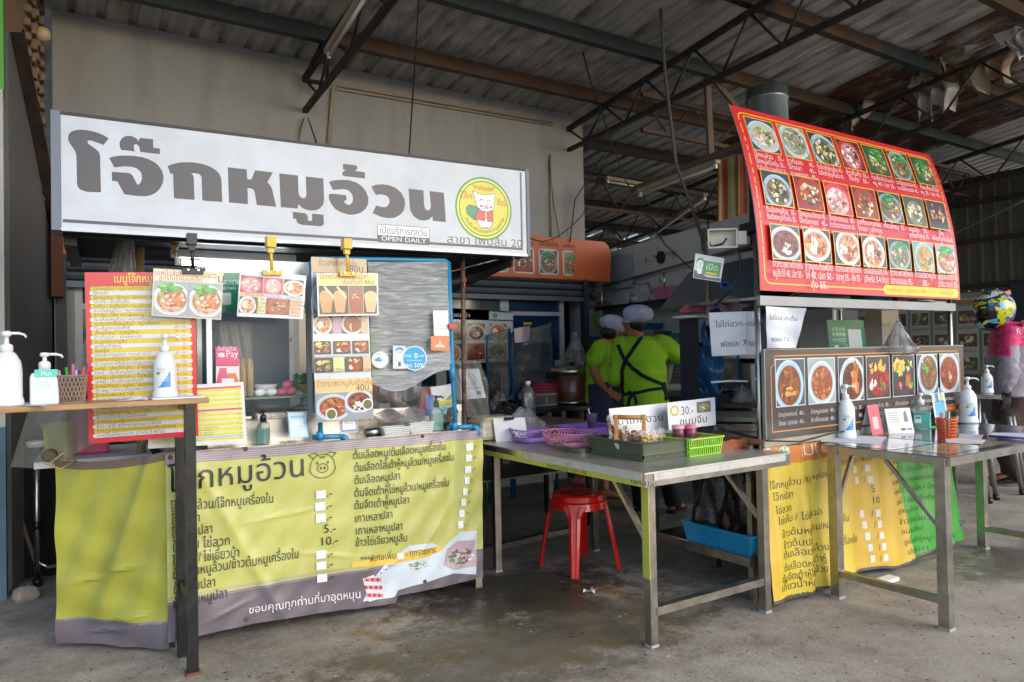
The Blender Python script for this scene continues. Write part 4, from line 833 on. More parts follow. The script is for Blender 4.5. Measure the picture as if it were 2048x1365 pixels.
m=MB();m.tube([c+Vector((0,-.03,-.03)),c+Vector((.05,-.03, .01)),c+Vector((.1,-.03,-.03)),c+Vector((.04,-.03,-.06)),c+Vector((-.02,-.03,-.03))], .004,6);m.build('cord',mat('cord','#b5a060', .8),t)
FILM=film('dusty_film','#a9a59a', .62, .2, .25,grain=.25,gscale=2.5)
a,b,c_,d=PSv(25,930,4.0),PSv(300,905,3.8),PSv(268,470,3.85),PSv(232,480,3.95)
def ff(s,t):
 e=1-.12*math.sin(s*9)*(1-t);lft=PSv(lerp(20,235,t**.62) if t> .28 else lerp(20,60,t/.28)*1.0,lerp(935,480,t),4.0);rgt=PSv(lerp(298,268,t),lerp(880,475,t),3.82)
 q=lft.lerp(rgt,s); return q+S(0,1,0)*(.035*math.sin(s*13+t*3)*(1-.6*t)+.015*math.sin(s*29+t*8))+Vector((0,0,-.03*math.sin(s*7)*(1-t)))
m=MB();m.grid(ff,50,26);m.build('plastic_film',FILM,label='dusty clear plastic film gathered at a bamboo pole and draped to the left',cat='plastic film')
for (x,y,w,h,c_,lab) in ((120,855, .13, .15,'#b8b83a','yellow folded plastic crate dimly seen through the draped film'),(185,850, .16, .2,'#c24a7a','pink plastic basket dimly seen through the draped film')):
 q=PSv(x,y,4.18);m=MB();m.rrprof((q.x,q.y, .853),[(w*.42, .07,0),(w*.45, .075, .01),(w*.5, .085,h-.01),(w*.53, .09,h),(w*.47, .08,h-.005),(w*.4, .065, .012)], .2,3,SA);m.build('crate',mat(lab[:6]+'_crate',c_, .4,noise=.06),label=lab,cat='crate' if 'crate' in lab else 'basket')
root=thing('display_cabinet','steel framed glass display cabinet holding eggs and sausage-like packs','display cabinet',tuple(S(.6,4.0, .89)))
v0,v1=3.74,4.15;ul,_=PSu(418,700,v0);ur,_=PSu(618,700,v0);zt=PSu(418,517,v0)[1]
CABL=mat('cabinet_white_steel','#b9c0c4', .3, .7,noise=.12,nscale=6)
for u in (ul,ur):
 for v in (v0,v1):m=MB();m.sbox(u-.012,u+.012,v-.012,v+.012,CZ,zt);m.build('post',CABL,root)
m=MB();m.sbox(ul-.01,ur+.012,v0-.005,v1+.01,zt-.075,zt);m.build('top_panel',CABL,root)
m=MB();m.sbox(ul,ur,v0,v1,CZ+.215,CZ+.225);m.build('shelf',mat('glass_shelf_edge','#5f7a6a', .2),root)
m=MB();m.sbox(ul,ur,v1-.004,v1,CZ,zt-.075);m.build('back_panel',mat('cabinet_back','#2a4a63', .35,noise=.5,nscale=2.2),root)
m=MB();m.sbox(ul+.012,ur-.012,v0-.004,v0-.001,CZ,zt-.075);m.build('front_pane',film('clear_glass','#c8d8dc', .05, .12, .03),root)
m=MB();m.sbox(ul,ur,v0+.01,v1,CZ+.0,CZ+.11);m.build('pan_well',STEEL,root)
EGG=mat('egg_white','#dfe4e2', .4);EGGP=mat('egg_pink','#d0607a', .4)
me={}
def egg(px,py,mt,lab,z=None):
 if mt.name not in me:
  mm=MB();mm.lathe((0,0,0),[(.003,-.0285),(.013,-.025),(.0195,-.013),(.021,0),(.0185, .015),(.011, .025),(.003, .0295)],14,axis=(.95, .3, .1));me[mt.name]=mm.mesh('egg');me[mt.name].materials.append(mt)
 c=PSv(px,py,3.81);o=bpy.data.objects.new('egg',me[mt.name]);COL.objects.link(o);o.location=(c.x,c.y,z or CZ+.225+.0205);o.rotation_euler=(0,0,random.uniform(-.5, .5));tag(o,lab,'egg','eggs on the cabinet shelf')
egg(519,722,EGG,'white egg at the left end of the egg row');egg(542,721,EGG,'white egg between the other white egg and the pink ones')
egg(564,720,EGGP,'pink egg touching the white egg');egg(582,718,EGGP,'pink egg at the right end of the egg row');egg(574,702,EGGP,'pink egg resting on top of the other pink eggs',CZ+.225+.056)
m=MB();c=PSv(530,712,3.92);m.lathe((c.x,c.y,CZ+.226),[(.02,0),(.045, .02),(.06, .055),(.057, .055),(.04, .02)],18);m.build('bowl',WHITEP,label='white bowl behind the eggs in the cabinet',cat='bowl')
for k in range(5):
 c=PSv(447+k*13,700,3.80+.01*(k%2));mm=MB();mm.tube([Vector((c.x,c.y,CZ+.228)),Vector((c.x,c.y,CZ+.39)),Vector((c.x,c.y,CZ+.42))],[.0175, .0175, .012],10)
 mm.build('cookie_roll',mat('cookie','#b09a72', .7,noise=.15,nscale=30),label='beige rolled pack, %s in the row inside the cabinet'%('first','second','third','fourth','fifth')[k],cat='food pack',group='row of beige rolled packs')
m=MB();c0,c1=PSv(440,735,3.785),PSv(505,735,3.785);m.grid(lambda s,t:c0.lerp(c1,s)+Vector((0, .008*math.sin(s*19+t*5),t*.23-.003)),14,8);m.build('plastic_bag',film('bag_film','#d8d4cc', .22, .3, .15),label='clear bag round the beige rolled packs',cat='plastic bag')
t=thing('wicker_basket','small wicker basket of green leaves at the right of the cabinet','basket',tuple(PSv(605,712,3.9)))
c=PSv(607,712,3.9);c.z=CZ+.226;m=MB();m.lathe(c,[(.03,0),(.045, .035),(.05, .05),(.045, .05),(.03, .01)],16);m.build('woven_wall',mat('wicker','#8f7a3c', .7,noise=.4,nscale=60),t)
rng=random.Random(5);m=MB()
for k in range(70):
 q=c+Vector((rng.uniform(-.05, .05),rng.uniform(-.04, .04),rng.uniform(.04, .1)));a=Vector((rng.gauss(0,1),rng.gauss(0,1),rng.gauss(0, .6))).normalized()*.022;b=a.orthogonal().normalized()*.012;m.add([q-a,q+b,q+a,q-b],[(0,1,2,3)])
m.build('leaves',mat('herb','#2f6a2c', .6,noise=.3),t,kind='stuff')
GLB=film('clear_box','#9fb4ae', .3, .3, .1)
for (x,y,w,h,mt,lab) in ((560,805, .28, .06,GLB,'upper clear food box inside the stall behind the counter'),(556,832, .3, .05,STEEL,'long steel food pan under the clear boxes')):
 c=PSv(x,y,3.98);m=MB();m.rrprof(c,[(w*.42, .08,-h/2),(w*.46, .09,-h/2+.01),(w*.5, .1,h/2),(w*.52, .105,h/2+.008),(w*.5, .1,h/2+.012)], .25,3,SA);m.build('food_box',mt,label=lab,cat='food box')
m=MB();c=PSv(556,792,3.96);m.rrprof(c,[(.13, .09,0),(.135, .095, .006),(.11, .08, .03)], .25,3,SA);m.build('box_lid',mat('mint_lid','#8fc0b0', .3),label='mint green lid lying on the clear food box',cat='lid')
def card(name,label,cat,px4,v,draw,Wd,Hd,mt=None,th=.003,surf=None,group=None,curl=0):
 a,b,c,d=[PSv(x,y,vv) for (x,y),vv in zip(px4,v if isinstance(v,(list,tuple)) else [v]*4)]
 f0=bil(a,b,c,d,Wd,Hd);nn=(b-a).cross(d-a).normalized()
 f=(lambda x,y,l=0:f0(x,y,l)+nn*curl*math.sin(x/Wd*math.pi)) if curl else f0
 t=thing(name,label,cat,tuple((a+c)/2),group);nx=10 if curl else 1
 sheet(lambda x,y,l:f(x,y,l-.0006),Wd,Hd,th,nx,1).build('card',mat('card_edge','#cfd3d6', .5),t)
 p=Print();draw(p,Wd,Hd);p.build('print',f,t,mt or GLOSSP); return t,f
ROWS=[('โจ๊กหมูล้วน / หมู+เครื่องใน','35 / 45'),('โจ๊กปลา','40 / 50'),('โจ๊กหมูทอด / ไก่ทอด / ปลาทอด / หมูอบ / ไก่อบ','45 / 55'),('โจ๊กกุ้ง / ข้าวต้มกุ้ง','55'),('ไข่เค็ม / ไข่เยี่ยวม้า / ไข่ปลาแอนชูม','10'),('ข้าวต้มหมูล้วน / หมู+เครื่องใน','35 / 45'),('ข้าวต้ม / โจ๊ก ปลาแซลมอน','80'),('ต้มเลือดหมูล้วน / หมู+เครื่องใน','35 / 45'),('ต้มจืดเต้าหู้ไข่หมูล้วน / หมูเครื่องใน','40 / 50'),('ต้มเลือดหมูใส่เต้าหู้','45 / 55'),('เกี๊ยวน้ำหมู / ซุปหมูล้วน','35 / 45'),('ข้าวต้มปลา / เกาเหลาปลา','40 / 50'),('ข้าวไข่เจียวหมูสับ','30 / 40'),('ลูกชิ้นเต้าหู้หมู','20'),('ขนมจีบ','30'),('เห็ดเข็มทองทอด +ซอสวาซาบิ','50 / 60'),('ข้าวแกงกะหรี่ญี่ปุ่นไก่ทอด / หมูทอด / ปลาทอด / ไก่อบซอส','80'),('ข้าวแกงกะหรี่ญี่ปุ่นปลาแซลมอน','125'),('บะหมี่ / เส้นเล็กแห้ง / น้ำใส(หมู)','35 / 45'),('บะหมี่ / เส้นเล็กหมูต้มยำ บะหมี่หมูอบ / ไก่อบซอส','40 / 50'),('บะหมี่ / เส้นเล็กแห้ง / น้ำใส(ปลา)','45 / 55'),('บะหมี่ / เส้นเล็กปลาต้มยำ','50 / 60'),('ข้าวหน้าไก่ทอด / หมูทอด / ปลาทอด / หมูอบ / ไก่อบ','40 / 50'),('ข้าวหมู / ไก่กระเทียมพริกไท','40 / 50'),('ข้าวกระเพราหมู / ไก่','40 / 50'),('ข้าวกระเพราปลาดอลลี่ / ปลาดอลลี่กระเทียมพริกไท','50 / 60'),('ข้าวกระเพราปลาแซลมอน','95'),('ยากิโซบะหมูทอด / ไก่ทอด / ปลาทอด / หมูอบ / หมูแดง / ไก่อบ','45'),('ข้าวเบนโตะชุด หมู / ไก่ / ปลา','85'),('ข้าวเบนโตะชุดรวมมิตรทอด','100'),('ยากิโซบะเบนโตะชุดรวมมิตรทอด','110'),('ข้าว / ยากิ สเต็กแซลมอนเทอริยากิ','115'),('ข้าว / ยากิแซลมอนย่างเทอริยากิไม่ติดหนัง','105'),('บะหมี่จีนไม้รวมมิตร (สำหรับ3-4ท่าน)','160')]
def redmenu(p,w,h):
 p.rect(0,0,w,h,'#c4202c',(1,6));p.up();p.text('เมนูโจ๊กหมูอ้วน',w*.5,h-.045, .052,'#e8d83a',al='c',b=.03,w=w*.5);p.up()
 n=len(ROWS);top=h-.062;rh=(top-.022)/n
 for i,(a,b) in enumerate(ROWS):
  y1=top-i*rh;y0=y1-rh*.96;x0= .016 if i%2 else .02
  p.rr(x0,y0,w-x0,y1,rh*.47,'#c8ccd2' if i%2 else '#c9b412',4)
 p.up()
 for i,(a,b) in enumerate(ROWS):
  y1=top-i*rh;p.text(a, .03,y1-rh*.78,rh*1.0,'#20222e' if i%2 else '#2c280a',maxw=w*.72,b=.035);p.text(b+'.-',w-.035,y1-rh*.78,rh*.8,'#981828',al='r',b=.04)
card('price_board','tall red board of yellow and white price rows behind the wooden shelf','menu board',((178,888),(397,872),(388,545),(169,545)),[3.52,3.50,3.50,3.52],redmenu, .44, .74,th=.006)
def smallmenu(p,w,h):
 p.rect(0,0,w,h,'#d6d8d8');p.up();n=22;rh=(h-.03)/n
 for i in range(n):
  y1=h-.014-i*rh;y0=y1-rh;c='#c8646a' if i in (0,9) else ('#dccb3a' if i%2 else '#cfd89a')
  if i in (20,):c='#9fc4dc'
  p.rect(.012,y0+.001,w-.012,y1,c)
 p.up()
 for i in range(n):
  if i in (0,9):continue
  y1=h-.014-i*rh;p.text(ROWS[(i*3+2)%len(ROWS)][0], .1,y1-rh*.75,rh*.78,'#5a5a3a',maxw=w*.5);p.text(ROWS[(i*5)%len(ROWS)][1],w-.02,y1-rh*.75,rh*.7,'#4a4a30',al='r')
card('price_board','smaller pale yellow price list standing low on the counter','menu board',((296,898),(494,886),(487,764),(300,775)),3.60,smallmenu, .38, .24)
def pic1(p,w,h):
 p.rect(0,0,w,h,'#cfc4a6');p.up();p.rect(.004, .004,w-.004,h*.75,'#8a98a4');p.up()
 p.text('บะหมี่/เส้นเล็กต้มยำมะนาว', .006,h*.86, .032,'#8f3420',w=w*.88,b=.02);p.text('สูตรโบราณรสเด็ด', .02,h*.77, .024,'#8f3420');p.rect(w*.79,h*.76,w*.9,h*.85,'#cfccc8');p.text('บ.',w*.91,h*.78, .05,'#2a2420',b=.015);p.up()
 for x in (0,w/2):p.photo(x+.006, .008,x+w/2-.004,h*.74,'noodlebowl',3,'#8f9ba6',60);p.up()
def clip(px,py0,py1,v,mt,label):
 a,b=PSv(px,py0,v-.03),PSv(px+3,py1,v-.03);t=thing('price_clip',label,'clip',tuple(a),'clips under the white sign');x=S(1,0,0)
 m=MB();m.obox(a+Vector((0,0,-.012)),x*.02,S(0,1,0)*.03,Vector((0,0, .024)));m.build('sign_clamp',mt,t)
 m=MB();m.tube([a-Vector((0,0, .03)),b+Vector((0,0, .012))], .008,8);m.build('stem',mt,t);m=MB();m.obox(a-Vector((0,0, .045)),x*.013,S(0,1,0)*.014,Vector((0,0, .016)));m.build('joint',mt,t)
 m=MB();m.obox(b,x*.042,S(0,1,0)*.012,Vector((0,0, .011)));m.build('jaw',mt,t)
 for d in (-.02, .02):m=MB();m.tube([b+x*d+S(0,-.012, .004)-S(0,0,0),b+x*d+S(0,-.02, .004)], .005,8);m.build('rivet',STEEL,t)
card('food_picture','picture of two noodle bowls with lettuce hanging from the black clip','poster',((303,632),(442,640),(447,545),(307,537)),[3.44]*4,pic1, .27, .195)
clip(383,474,543,3.46,BLACKP,'black clip hanging the two-bowl picture from the sign')
def pic2(p,w,h):
 p.rect(0,0,w,h,'#ccd0dc');p.up();xs=[(.02, .35),(.36, .65),(.665, .965)]
 for (a,b),k,s_ in zip(xs,('pink','redbowl','plate'),(1,2,3)):p.photo(w*a,h*.52,w*b,h*.88,k,s_,n=30);p.up()
 for (a,b),c_,tx in zip(xs,('#d9a088','#b0c4dc','#b8d0dc'),('โจ๊กกุ้ง 55บ.','ข้าวต้มกุ้ง 55บ.','ข้าวผัด 55บ.')):p.rect(w*a,h*.45,w*b,h*.52,c_);p.up();p.text(tx,w*b,h*.46, .014,'#4a4040',al='r')
 p.photo(w*.02,h*.08,w*.28,h*.43,'plate',6,n=30);p.up();p.photo(w*.42,h*.08,w*.76,h*.43,'red',4,n=26);p.up();p.rect(w*.29,h*.08,w*.41,h*.43,'#c8c894');p.rect(w*.77,h*.06,w*.95,h*.43,'#d8a888');p.up()
 for i,tx in enumerate(('กุ้ง','กระเพรา','ไข่ดาว','55บ.')):p.text(tx,w*.35,h*(.36-.08*i), .016,'#3a4a30',al='c')
 for i,tx in enumerate(('โจ๊กหมูทอด','ไก่ทอด/ไก่อบ','ปลาทอด','45 บ.')):p.text(tx,w*.86,h*(.36-.08*i), .014,'#5a3020',al='c')
card('food_picture','white sheet of six small dishes hanging from the left yellow clip','poster',((474,633),(606,639),(613,552),(480,539)),3.45,pic2, .255, .175)
clip(541,480,546,3.47,YELLOWP,'yellow clip hanging the sheet of six small dishes')
def pic3(p,w,h):
 p.rect(0,0,w,h,'#dcdcd8');p.up();p.rect(.006,h*.72,w-.006,h*.98,'#d9c078');p.rect(.006, .006,w*.5,h*.71,'#2e2626');p.rect(w*.505, .006,w*.745,h*.71,'#7a5a4a');p.rect(w*.75, .006,w-.006,h*.71,'#2e2626');p.up()
 p.text('โจ๊กพร้อมถ้วยรักษ์โลก', .01,h*.865, .028,'#8f3420',w=w*.8,b=.02);p.text('เริ่มต้นที่ 45บ.',w-.012,h*.745, .024,'#33261e',al='r',b=.02);p.up()
 for x,q in ((.14,'#c08a58'),(.36,'#c8935e'),(.62,'#9a3a26'),(.87,'#d8a878')):
  p.poly([(w*(x-.11),h*.45),(w*(x+.11),h*.45),(w*(x+.07),h*.08),(w*(x-.07),h*.08)],q);p.up();p.disc(w*x,h*.46,w*.11,h*.15 if x< .6 else h*.12,tuple(v*1.15 for v in lin(q)),16);p.up()
 for x in (.14, .34):p.line([(w*(x-.02),h*.68),(w*(x+.12),h*.42)], .007,'#e0d0b0')
 p.blobs(w*.62,h*.46,w*.06,h*.07,['#3a5a2a','#d8c4a0','#6a2a1a'],20,random.Random(2), .3)
t,f=card('food_picture','picture of paper cups of congee hanging from the right yellow clip','poster',((636,633),(757,631),(756,547),(633,547)),3.45,pic3, .235, .165)
clip(693,484,549,3.47,YELLOWP,'yellow clip hanging the picture of paper cups')
def strip(p,w,h):
 p.rect(0,0,w,h,'#cdd1da',(1,4));p.up();y= lambda f:h*(1-f)
 p.rect(0,y(.09),w,y(0),'#b7a077');p.photo(.004,y(.35),w-.004,y(.09),'curry',5,'#77828c',60);p.up();p.text('ข้าวแกงกะหรี่ญี่ปุ่น',w*.13,y(.05), .035,'#7a4028',w=w*.68,b=.015);p.text('80บ.',w*.98,y(.085), .04,'#33302c',al='r',b=.02);p.up()
 p.photo(.005,y(.465),w*.33,y(.355),'plate',8,'#4a4450',30);p.up();p.photo(w*.5,y(.465),w*.84,y(.355),'soupred',9,'#4a4450',30);p.up();p.rect(w*.34,y(.465),w*.49,y(.355),'#b890a8');p.rect(w*.85,y(.465),w*.98,y(.355),'#c8a890')
 for i,(a,b) in enumerate(((.01, .3),(.34, .64),(.68, .97))):p.photo(w*a,y(.59),w*b,y(.51),'bento' if i else 'noodle',i+2,n=24);p.up()
 p.rect(w*.01,y(.605),w*.97,y(.592),'#b0c4dc');p.photo(w*.01,y(.7),w*.31,y(.61),'noodle',5,n=24);p.up();p.photo(w*.54,y(.7),w*.84,y(.61),'bento',7,n=24);p.up();p.rect(w*.32,y(.7),w*.5,y(.61),'#c8d098');p.rect(w*.85,y(.7),w*.99,y(.61),'#d8b090');p.up()
 p.text('100บ.',w*.42,y(.7), .022,'#3a4a2a',al='c');p.text('110บ.',w*.92,y(.7), .02,'#4a3a2a',al='c')
 p.rect(0,y(.825),w,y(.74),'#d6c08a');p.rect(0, .004,w,y(.825),'#8b98a2');p.up();p.text('ข้าวกระเพราหมูสับพริกแห้ง', .006,y(.785), .034,'#a8482c',w=w*.97,b=.018);p.text('40บ.',w*.98,y(.82), .036,'#33302c',al='r',b=.02)
 p.photo(.004, .006,w*.55,y(.826),'ricepork',3,'#8b98a2',60);p.up();p.photo(w*.5, .03,w-.004,y(.826),'rice',4,'#8b98a2',60);p.up()
 for x,yy in ((.26, .03),(.9, .06)):p.disc(w*x,yy,w*.1,w*.1,'#dfe4e8',16);p.up();p.disc(w*x,yy,w*.08,w*.08,'#6a6a34',16);p.up()
card('food_sheet','long hanging strip of food photographs in front of the blue pipe frame','poster',((631,846),(746,838),(733,519),(622,514)),3.53,strip, .235, .64)
root=thing('film_screen','blue plastic pipe frame with crinkled clear film standing on the counter','screen',tuple(S(1.3,3.6, .9)))
V=3.62;pp= lambda x,y:PSv(x,y,V)
m=MB();m.tube([pp(641,870),pp(638,700),pp(622,525),pp(627,517),pp(760,519),pp(890,521),pp(897,527)], .0115,10);m.build('pipe_frame',BLUEPVC,root)
m=MB();m.tube([pp(897,524),pp(902,640),pp(905,745),pp(911,850)], .0125,10);m.build('right_upright',BLUEPVC,root)
m=MB();m.tube([pp(903,728),pp(906,762)], .018,10);m.build('coupling',BLUEPVC,root)
for x,y in ((640,872),(909,850)):
 c=pp(x,y);e=S(0,-1,0)
 f=MB();a=c.copy();a.z=CZ+.018
 f.tube([a+S(-.03, .03,0),a+S(.1,-.02, .0)], .0135,10);f.tube([a+Vector((0,0,-.015)),a+Vector((0,0, .03))], .017,10)
 b=a+S(.1,-.02,0);f.tube([b,b+S(.022,-.006,-.008),b+S(.03,-.008,-.05)], .0155,10);f.build('pipe_foot',BLUEPVC,root)
FOLDF=film('crinkled_film','#dfe4e8', .8, .12, .25,grain=.22,crease=.9,cstretch=(1.2,1,11),crot=.22)
def fs(s,t):
 x=lerp(lerp(745,735,t),lerp(903,896,t),s);y=lerp(lerp(768,758,s)+18*math.sin(s*5),524,t)
 q=t*(1+.35*s)+.05*math.sin(s*5)
 w= .0012*math.sin(q*41+1.5*math.sin(s*3))+.001*math.sin(q*67+s*3+2*math.sin(q*9))+.0007*math.sin(q*113-s*5)+.0005*math.sin(q*173+s*8)+.006*math.sin(q*9+s*2)
 return PSv(x,y,V-.006)+S(0,-1,0)*w*(.3+.7*math.sin(math.pi*min(1,s*1.05)))
m=MB();m.grid(fs,60,150);m.build('film_sheet',FOLDF,root)
m=MB();m.grid(lambda s,t:PSv(lerp(747,906,s),lerp(845,772,t),V-.004)+S(0,-.004*math.sin(s*18+t*6),0),30,10);m.build('film_lower',film('thin_film','#c4c8ca', .1, .2, .1),root)
def sticker(name,label,px4,draw,Wd,Hd,v=3.585,cat='sticker'): return card(name,label,cat,px4,v,draw,Wd,Hd,VINYL, .001)
def st1(p,w,h):
 p.disc(w/2,h/2,w/2,h/2,'#cfdbe0',26);p.up();p.disc(w/2,h/2,w*.44,h*.44,'#dde4e6',26);p.up();p.blobs(w*.45,h*.5,w*.25,h*.15,['#2f8fb8','#4aa4c8'],14,random.Random(3), .5);p.disc(w*.62,h*.68,w*.12,h*.14,'#e6ecee',12);p.text('ทีมเรา',w*.25,h*.78, .012,'#3a6a7a')
def disc_card(name,label,px,py,rpx,draw,v=3.585):
 t=thing(name,label,'sticker',tuple(PSv(px,py,v)));a,b=PSv(px-rpx,py+rpx,v),PSv(px+rpx,py-rpx,v)
 w=(b-a).length/1.414;f=bil(a,PSv(px+rpx,py+rpx,v),b,PSv(px-rpx,py-rpx,v),w,w);p=Print();draw(p,w,w);p.build('print',f,t,VINYL)
disc_card('round_sticker','round white sticker with a blue splash on the film screen',760,720,17,st1)
def st2(p,w,h):
 p.poly([(w*(.5+.5*math.cos(a)),h*(.5+.5*math.sin(a))) for a in [k*math.pi/8 for k in range(16)]],'#dfe8ec');p.up();p.poly([(w*(.5+.47*math.cos(a)*(1 if k%2 else .97)),h*(.5+.46*math.sin(a))) for k,a in enumerate([k*math.pi/8 for k in range(16)])],'#1f9ad0');p.up()
 p.text('ค่าส่ง',w*.1,h*.55, .018,'#eaf4f8',b=.02);p.text('0',w*.48,h*.5, .042,'#f2f8fa',b=.05);p.text('บาท',w*.66,h*.55, .02,'#eaf4f8',b=.02);p.rect(w*.2,h*.38,w*.8,h*.44,'#7cc0dc');p.up();p.text('ลด 50%',w*.5,h*.14, .032,'#f2f8fa',al='c',b=.04)
disc_card('round_sticker','bright blue delivery sticker reading ลด 50% on the film screen',829,717,25,st2)
def st3(p,w,h):
 p.disc(w/2,h*.74,w*.34,h*.2,'#dfe8ee',18);p.up();p.disc(w/2,h*.8,w*.3,h*.15,'#2f9ad0',16);p.up();p.disc(w/2,h*.7,w*.24,h*.13,'#eef2f4',16);p.up()
 for x in (.42, .58):p.disc(w*x,h*.72, .0025, .004,'#222',6) if False else p.disc(w*x,h*.72, .0025, .004,'#222222',6)
 p.poly([(w*.3,0),(w*.7,0),(w*.66,h*.5),(w*.34,h*.5)],'#d8e2e8');p.up();p.rect(w*.4,h*.1,w*.6,h*.3,'#4a5a64')
sticker('figure_sticker','small cut-out sticker of a helmeted cartoon helper beside the blue sticker',((786,738),(812,738),(812,692),(786,692)),st3, .05, .09)
card('paper_slip','small white slip held at the pipe by a red clip','paper',((868,672),(898,674),(896,621),(866,622)),3.58, lambda p,w,h:(p.rect(0,0,w,h,'#c9d0d8'),p.up(),p.rect(.004, .02,w-.004,h-.01,'#dfe0de'),p.up(),[p.rect(.01, .03+k*.012,w-.012, .033+k*.012,'#8a9098') for k in range(4)]), .055, .1)
t=thing('red_clip','red plastic clothes clip on the blue pipe','clip',tuple(PSv(905,653,3.57)));m=MB();c=PSv(903,653,3.57);m.obox(c,S(.018,0,0),S(0, .01,0)-Vector((0,0,0)),Vector((0,0, .013)));m.build('jaws',mat('red_plastic','#c8201c', .35),t);m=MB();m.obox(c+S(.025,0, .004),S(.012,0, .002),Vector((0, .004,0)),Vector((0,0, .003)));m.obox(c+S(.025,0,-.005),S(.012,0,-.002),Vector((0, .004,0)),Vector((0,0, .003)));m.build('handles',mat('red_plastic'),t)
card('orange_notice','small orange notice with a white boat shape below the red clip','notice',((862,701),(898,703),(896,672),(862,673)),3.575, lambda p,w,h:(p.rect(0,0,w,h,'#c9602e'),p.up(),p.poly([(w*.2,h*.25),(w*.8,h*.25),(w*.7,h*.4),(w*.3,h*.4)],'#e4d4c8'),p.poly([(w*.46,h*.42),(w*.56,h*.42),(w*.51,h*.75)],'#e4d4c8')), .06, .05)
def paylist(p,w,h):
 p.rect(0,0,w,h,'#c8387e');p.up();p.text('รับชำระด้วย',w*.5,h*.8, .022,'#e8d0dc',al='c',w=w*.8,b=.02);p.rr(w*.1,h*.45,w*.38,h*.68, .005,'#e0c4d4');p.text('Pay',w*.44,h*.46, .035,'#ecd8e2',b=.02)
card('payment_card','pink payment card reading Pay on the cabinet glass','card',((432,732),(478,732),(477,694),(431,694)),3.7,paylist, .09, .07)
card('payment_card','pink and orange payment leaflet below the pink card','card',((432,768),(479,768),(478,733),(432,733)),3.698, lambda p,w,h:(p.rect(0,0,w,h,'#d8ccd0'),p.up(),p.poly([(0,0),(w*.5,0),(w*.45,h*.9),(w*.15,h*.9)],'#c24878'),p.poly([(w*.5,0),(w,0),(w*.85,h*.6),(w*.47,h*.6)],'#cc6a48'),p.up(),p.rect(w*.25,0,w*.78,h*.3,'#dfdfe2')), .09, .07)
card('green_poster','green payment poster with white lettering at the back of the cabinet','poster',((440,626),(490,626),(490,546),(438,546)),3.71, lambda p,w,h:(p.rect(0,0,w,h,'#1f7f60'),p.up(),p.text('支付宝',w*.12,h*.72, .022,'#cfe4dc',w=w*.7),p.text('HE MAN',w*.08,h*.58, .015,'#cfe4dc'),p.rr(w*.1,h*.2,w*.45,h*.5, .006,'#c4d4d0')), .1, .16)
def stand(name,label,px,pyb,pyt,v,wpx,bgc,inner,lean=.02):
 a,b,c,d=PSv(px,pyb,v),PSv(px+wpx,pyb-3,v),PSv(px+wpx-5,pyt,v+lean),PSv(px-5,pyt+1,v+lean)
 w,h=(b-a).length,(d-a).length;t=thing(name,label,'stand',tuple((a+b)/2));f=bil(a,b,c,d,w,h)
 sheet(f,w,h, .004).build('acrylic',film('acrylic','#dfe8ee', .3, .2, .05),t);p=Print();p.L=5e-4;p.rect(.005, .008,w-.006,h-.006,bgc);p.up();inner(p,w,h);p.build('print',f,t,GLOSSP); return t
def in1(p,w,h):p.rect(w*.2,h*.2,w*.8,h*.7,'#c4d4e0');p.up();p.rect(w*.15,h*.76,w*.85,h*.85,'#6a9cc4');[p.rect(w*.26,h*(.26+.06*k),w*.74,h*(.28+.06*k),'#8a9cac') for k in range(4)]
stand('payment_stand','pale blue payment stand leaning on the counter',579,879,823,3.63,39,'#9cc4dc',in1)
def in2(p,w,h):p.rect(w*.14,h*.12,w*.86,h*.93,'#dde2e8');p.up();[p.rect(w*.24,h*(.2+.05*k),w*.76,h*(.215+.05*k),'#7a8494') for k in range(4)]
stand('payment_stand','dark blue bordered payment stand in front of the hanging strip',681,868,805,3.58,36,'#2a4f9c',in2)
BASK=mat('white_basket','#cfd2d0', .4)
def mesh_basket(name,label,c,hx,hy,h,mt,rz=0,taper=.88,rim=.006,nx=12,nz=5,group=None,cat='basket',t_=.003):
 """basket with real openings: posts and rings, solid floor"""
 t=thing(name,label,cat,tuple(c),group);c=Vector(c)
 def pt(x,y,z):
  k=lerp(taper,1,z/h);x*=hx*k;y*=hy*k; return c+Vector((x*math.cos(rz)-y*math.sin(rz),x*math.sin(rz)+y*math.cos(rz),z))
 m=MB()
 per=[(-1,-1),(1,-1),(1,1),(-1,1)]
 for j in range(nz+1):
  z=h*j/nz
  for k in range(4):a,b=per[k],per[(k+1)%4];m.bar(pt(*a,z),pt(*b,z),t_,t_*1.6)
 for k in range(4):
  a,b=per[k],per[(k+1)%4];n=nx if k%2==0 else max(3,int(nx*hy/hx))
  for i in range(n):s=i/n;x,y=lerp(a[0],b[0],s),lerp(a[1],b[1],s);m.bar(pt(x,y,0),pt(x,y,h),t_*1.3,t_)
 m.build('lattice',mt,t,kind='stuff')
 m=MB();m.add([pt(-1,-1, .001),pt(1,-1, .001),pt(1,1, .001),pt(-1,1, .001)],[(0,1,2,3)]);m.build('floor',mt,t)
 m=MB()
 for k in range(4):a,b=per[k],per[(k+1)%4];m.bar(pt(a[0]*1.02,a[1]*1.02,h),pt(b[0]*1.02,b[1]*1.02,h),rim*2,rim)
 m.build('rim',mt,t); return t
c=PSv(790,860,3.66);mesh_basket('white_basket','low grubby white basket on the stall counter beside the payment stand',(c.x,c.y,CZ), .075, .04, .04,BASK,SA,nx=14,nz=4)
c=PSv(838,850,3.68);mesh_basket('white_basket','taller white basket next to the pump bottle on the stall counter',(c.x,c.y,CZ), .066, .045, .055,BASK,SA,nx=14,nz=5)
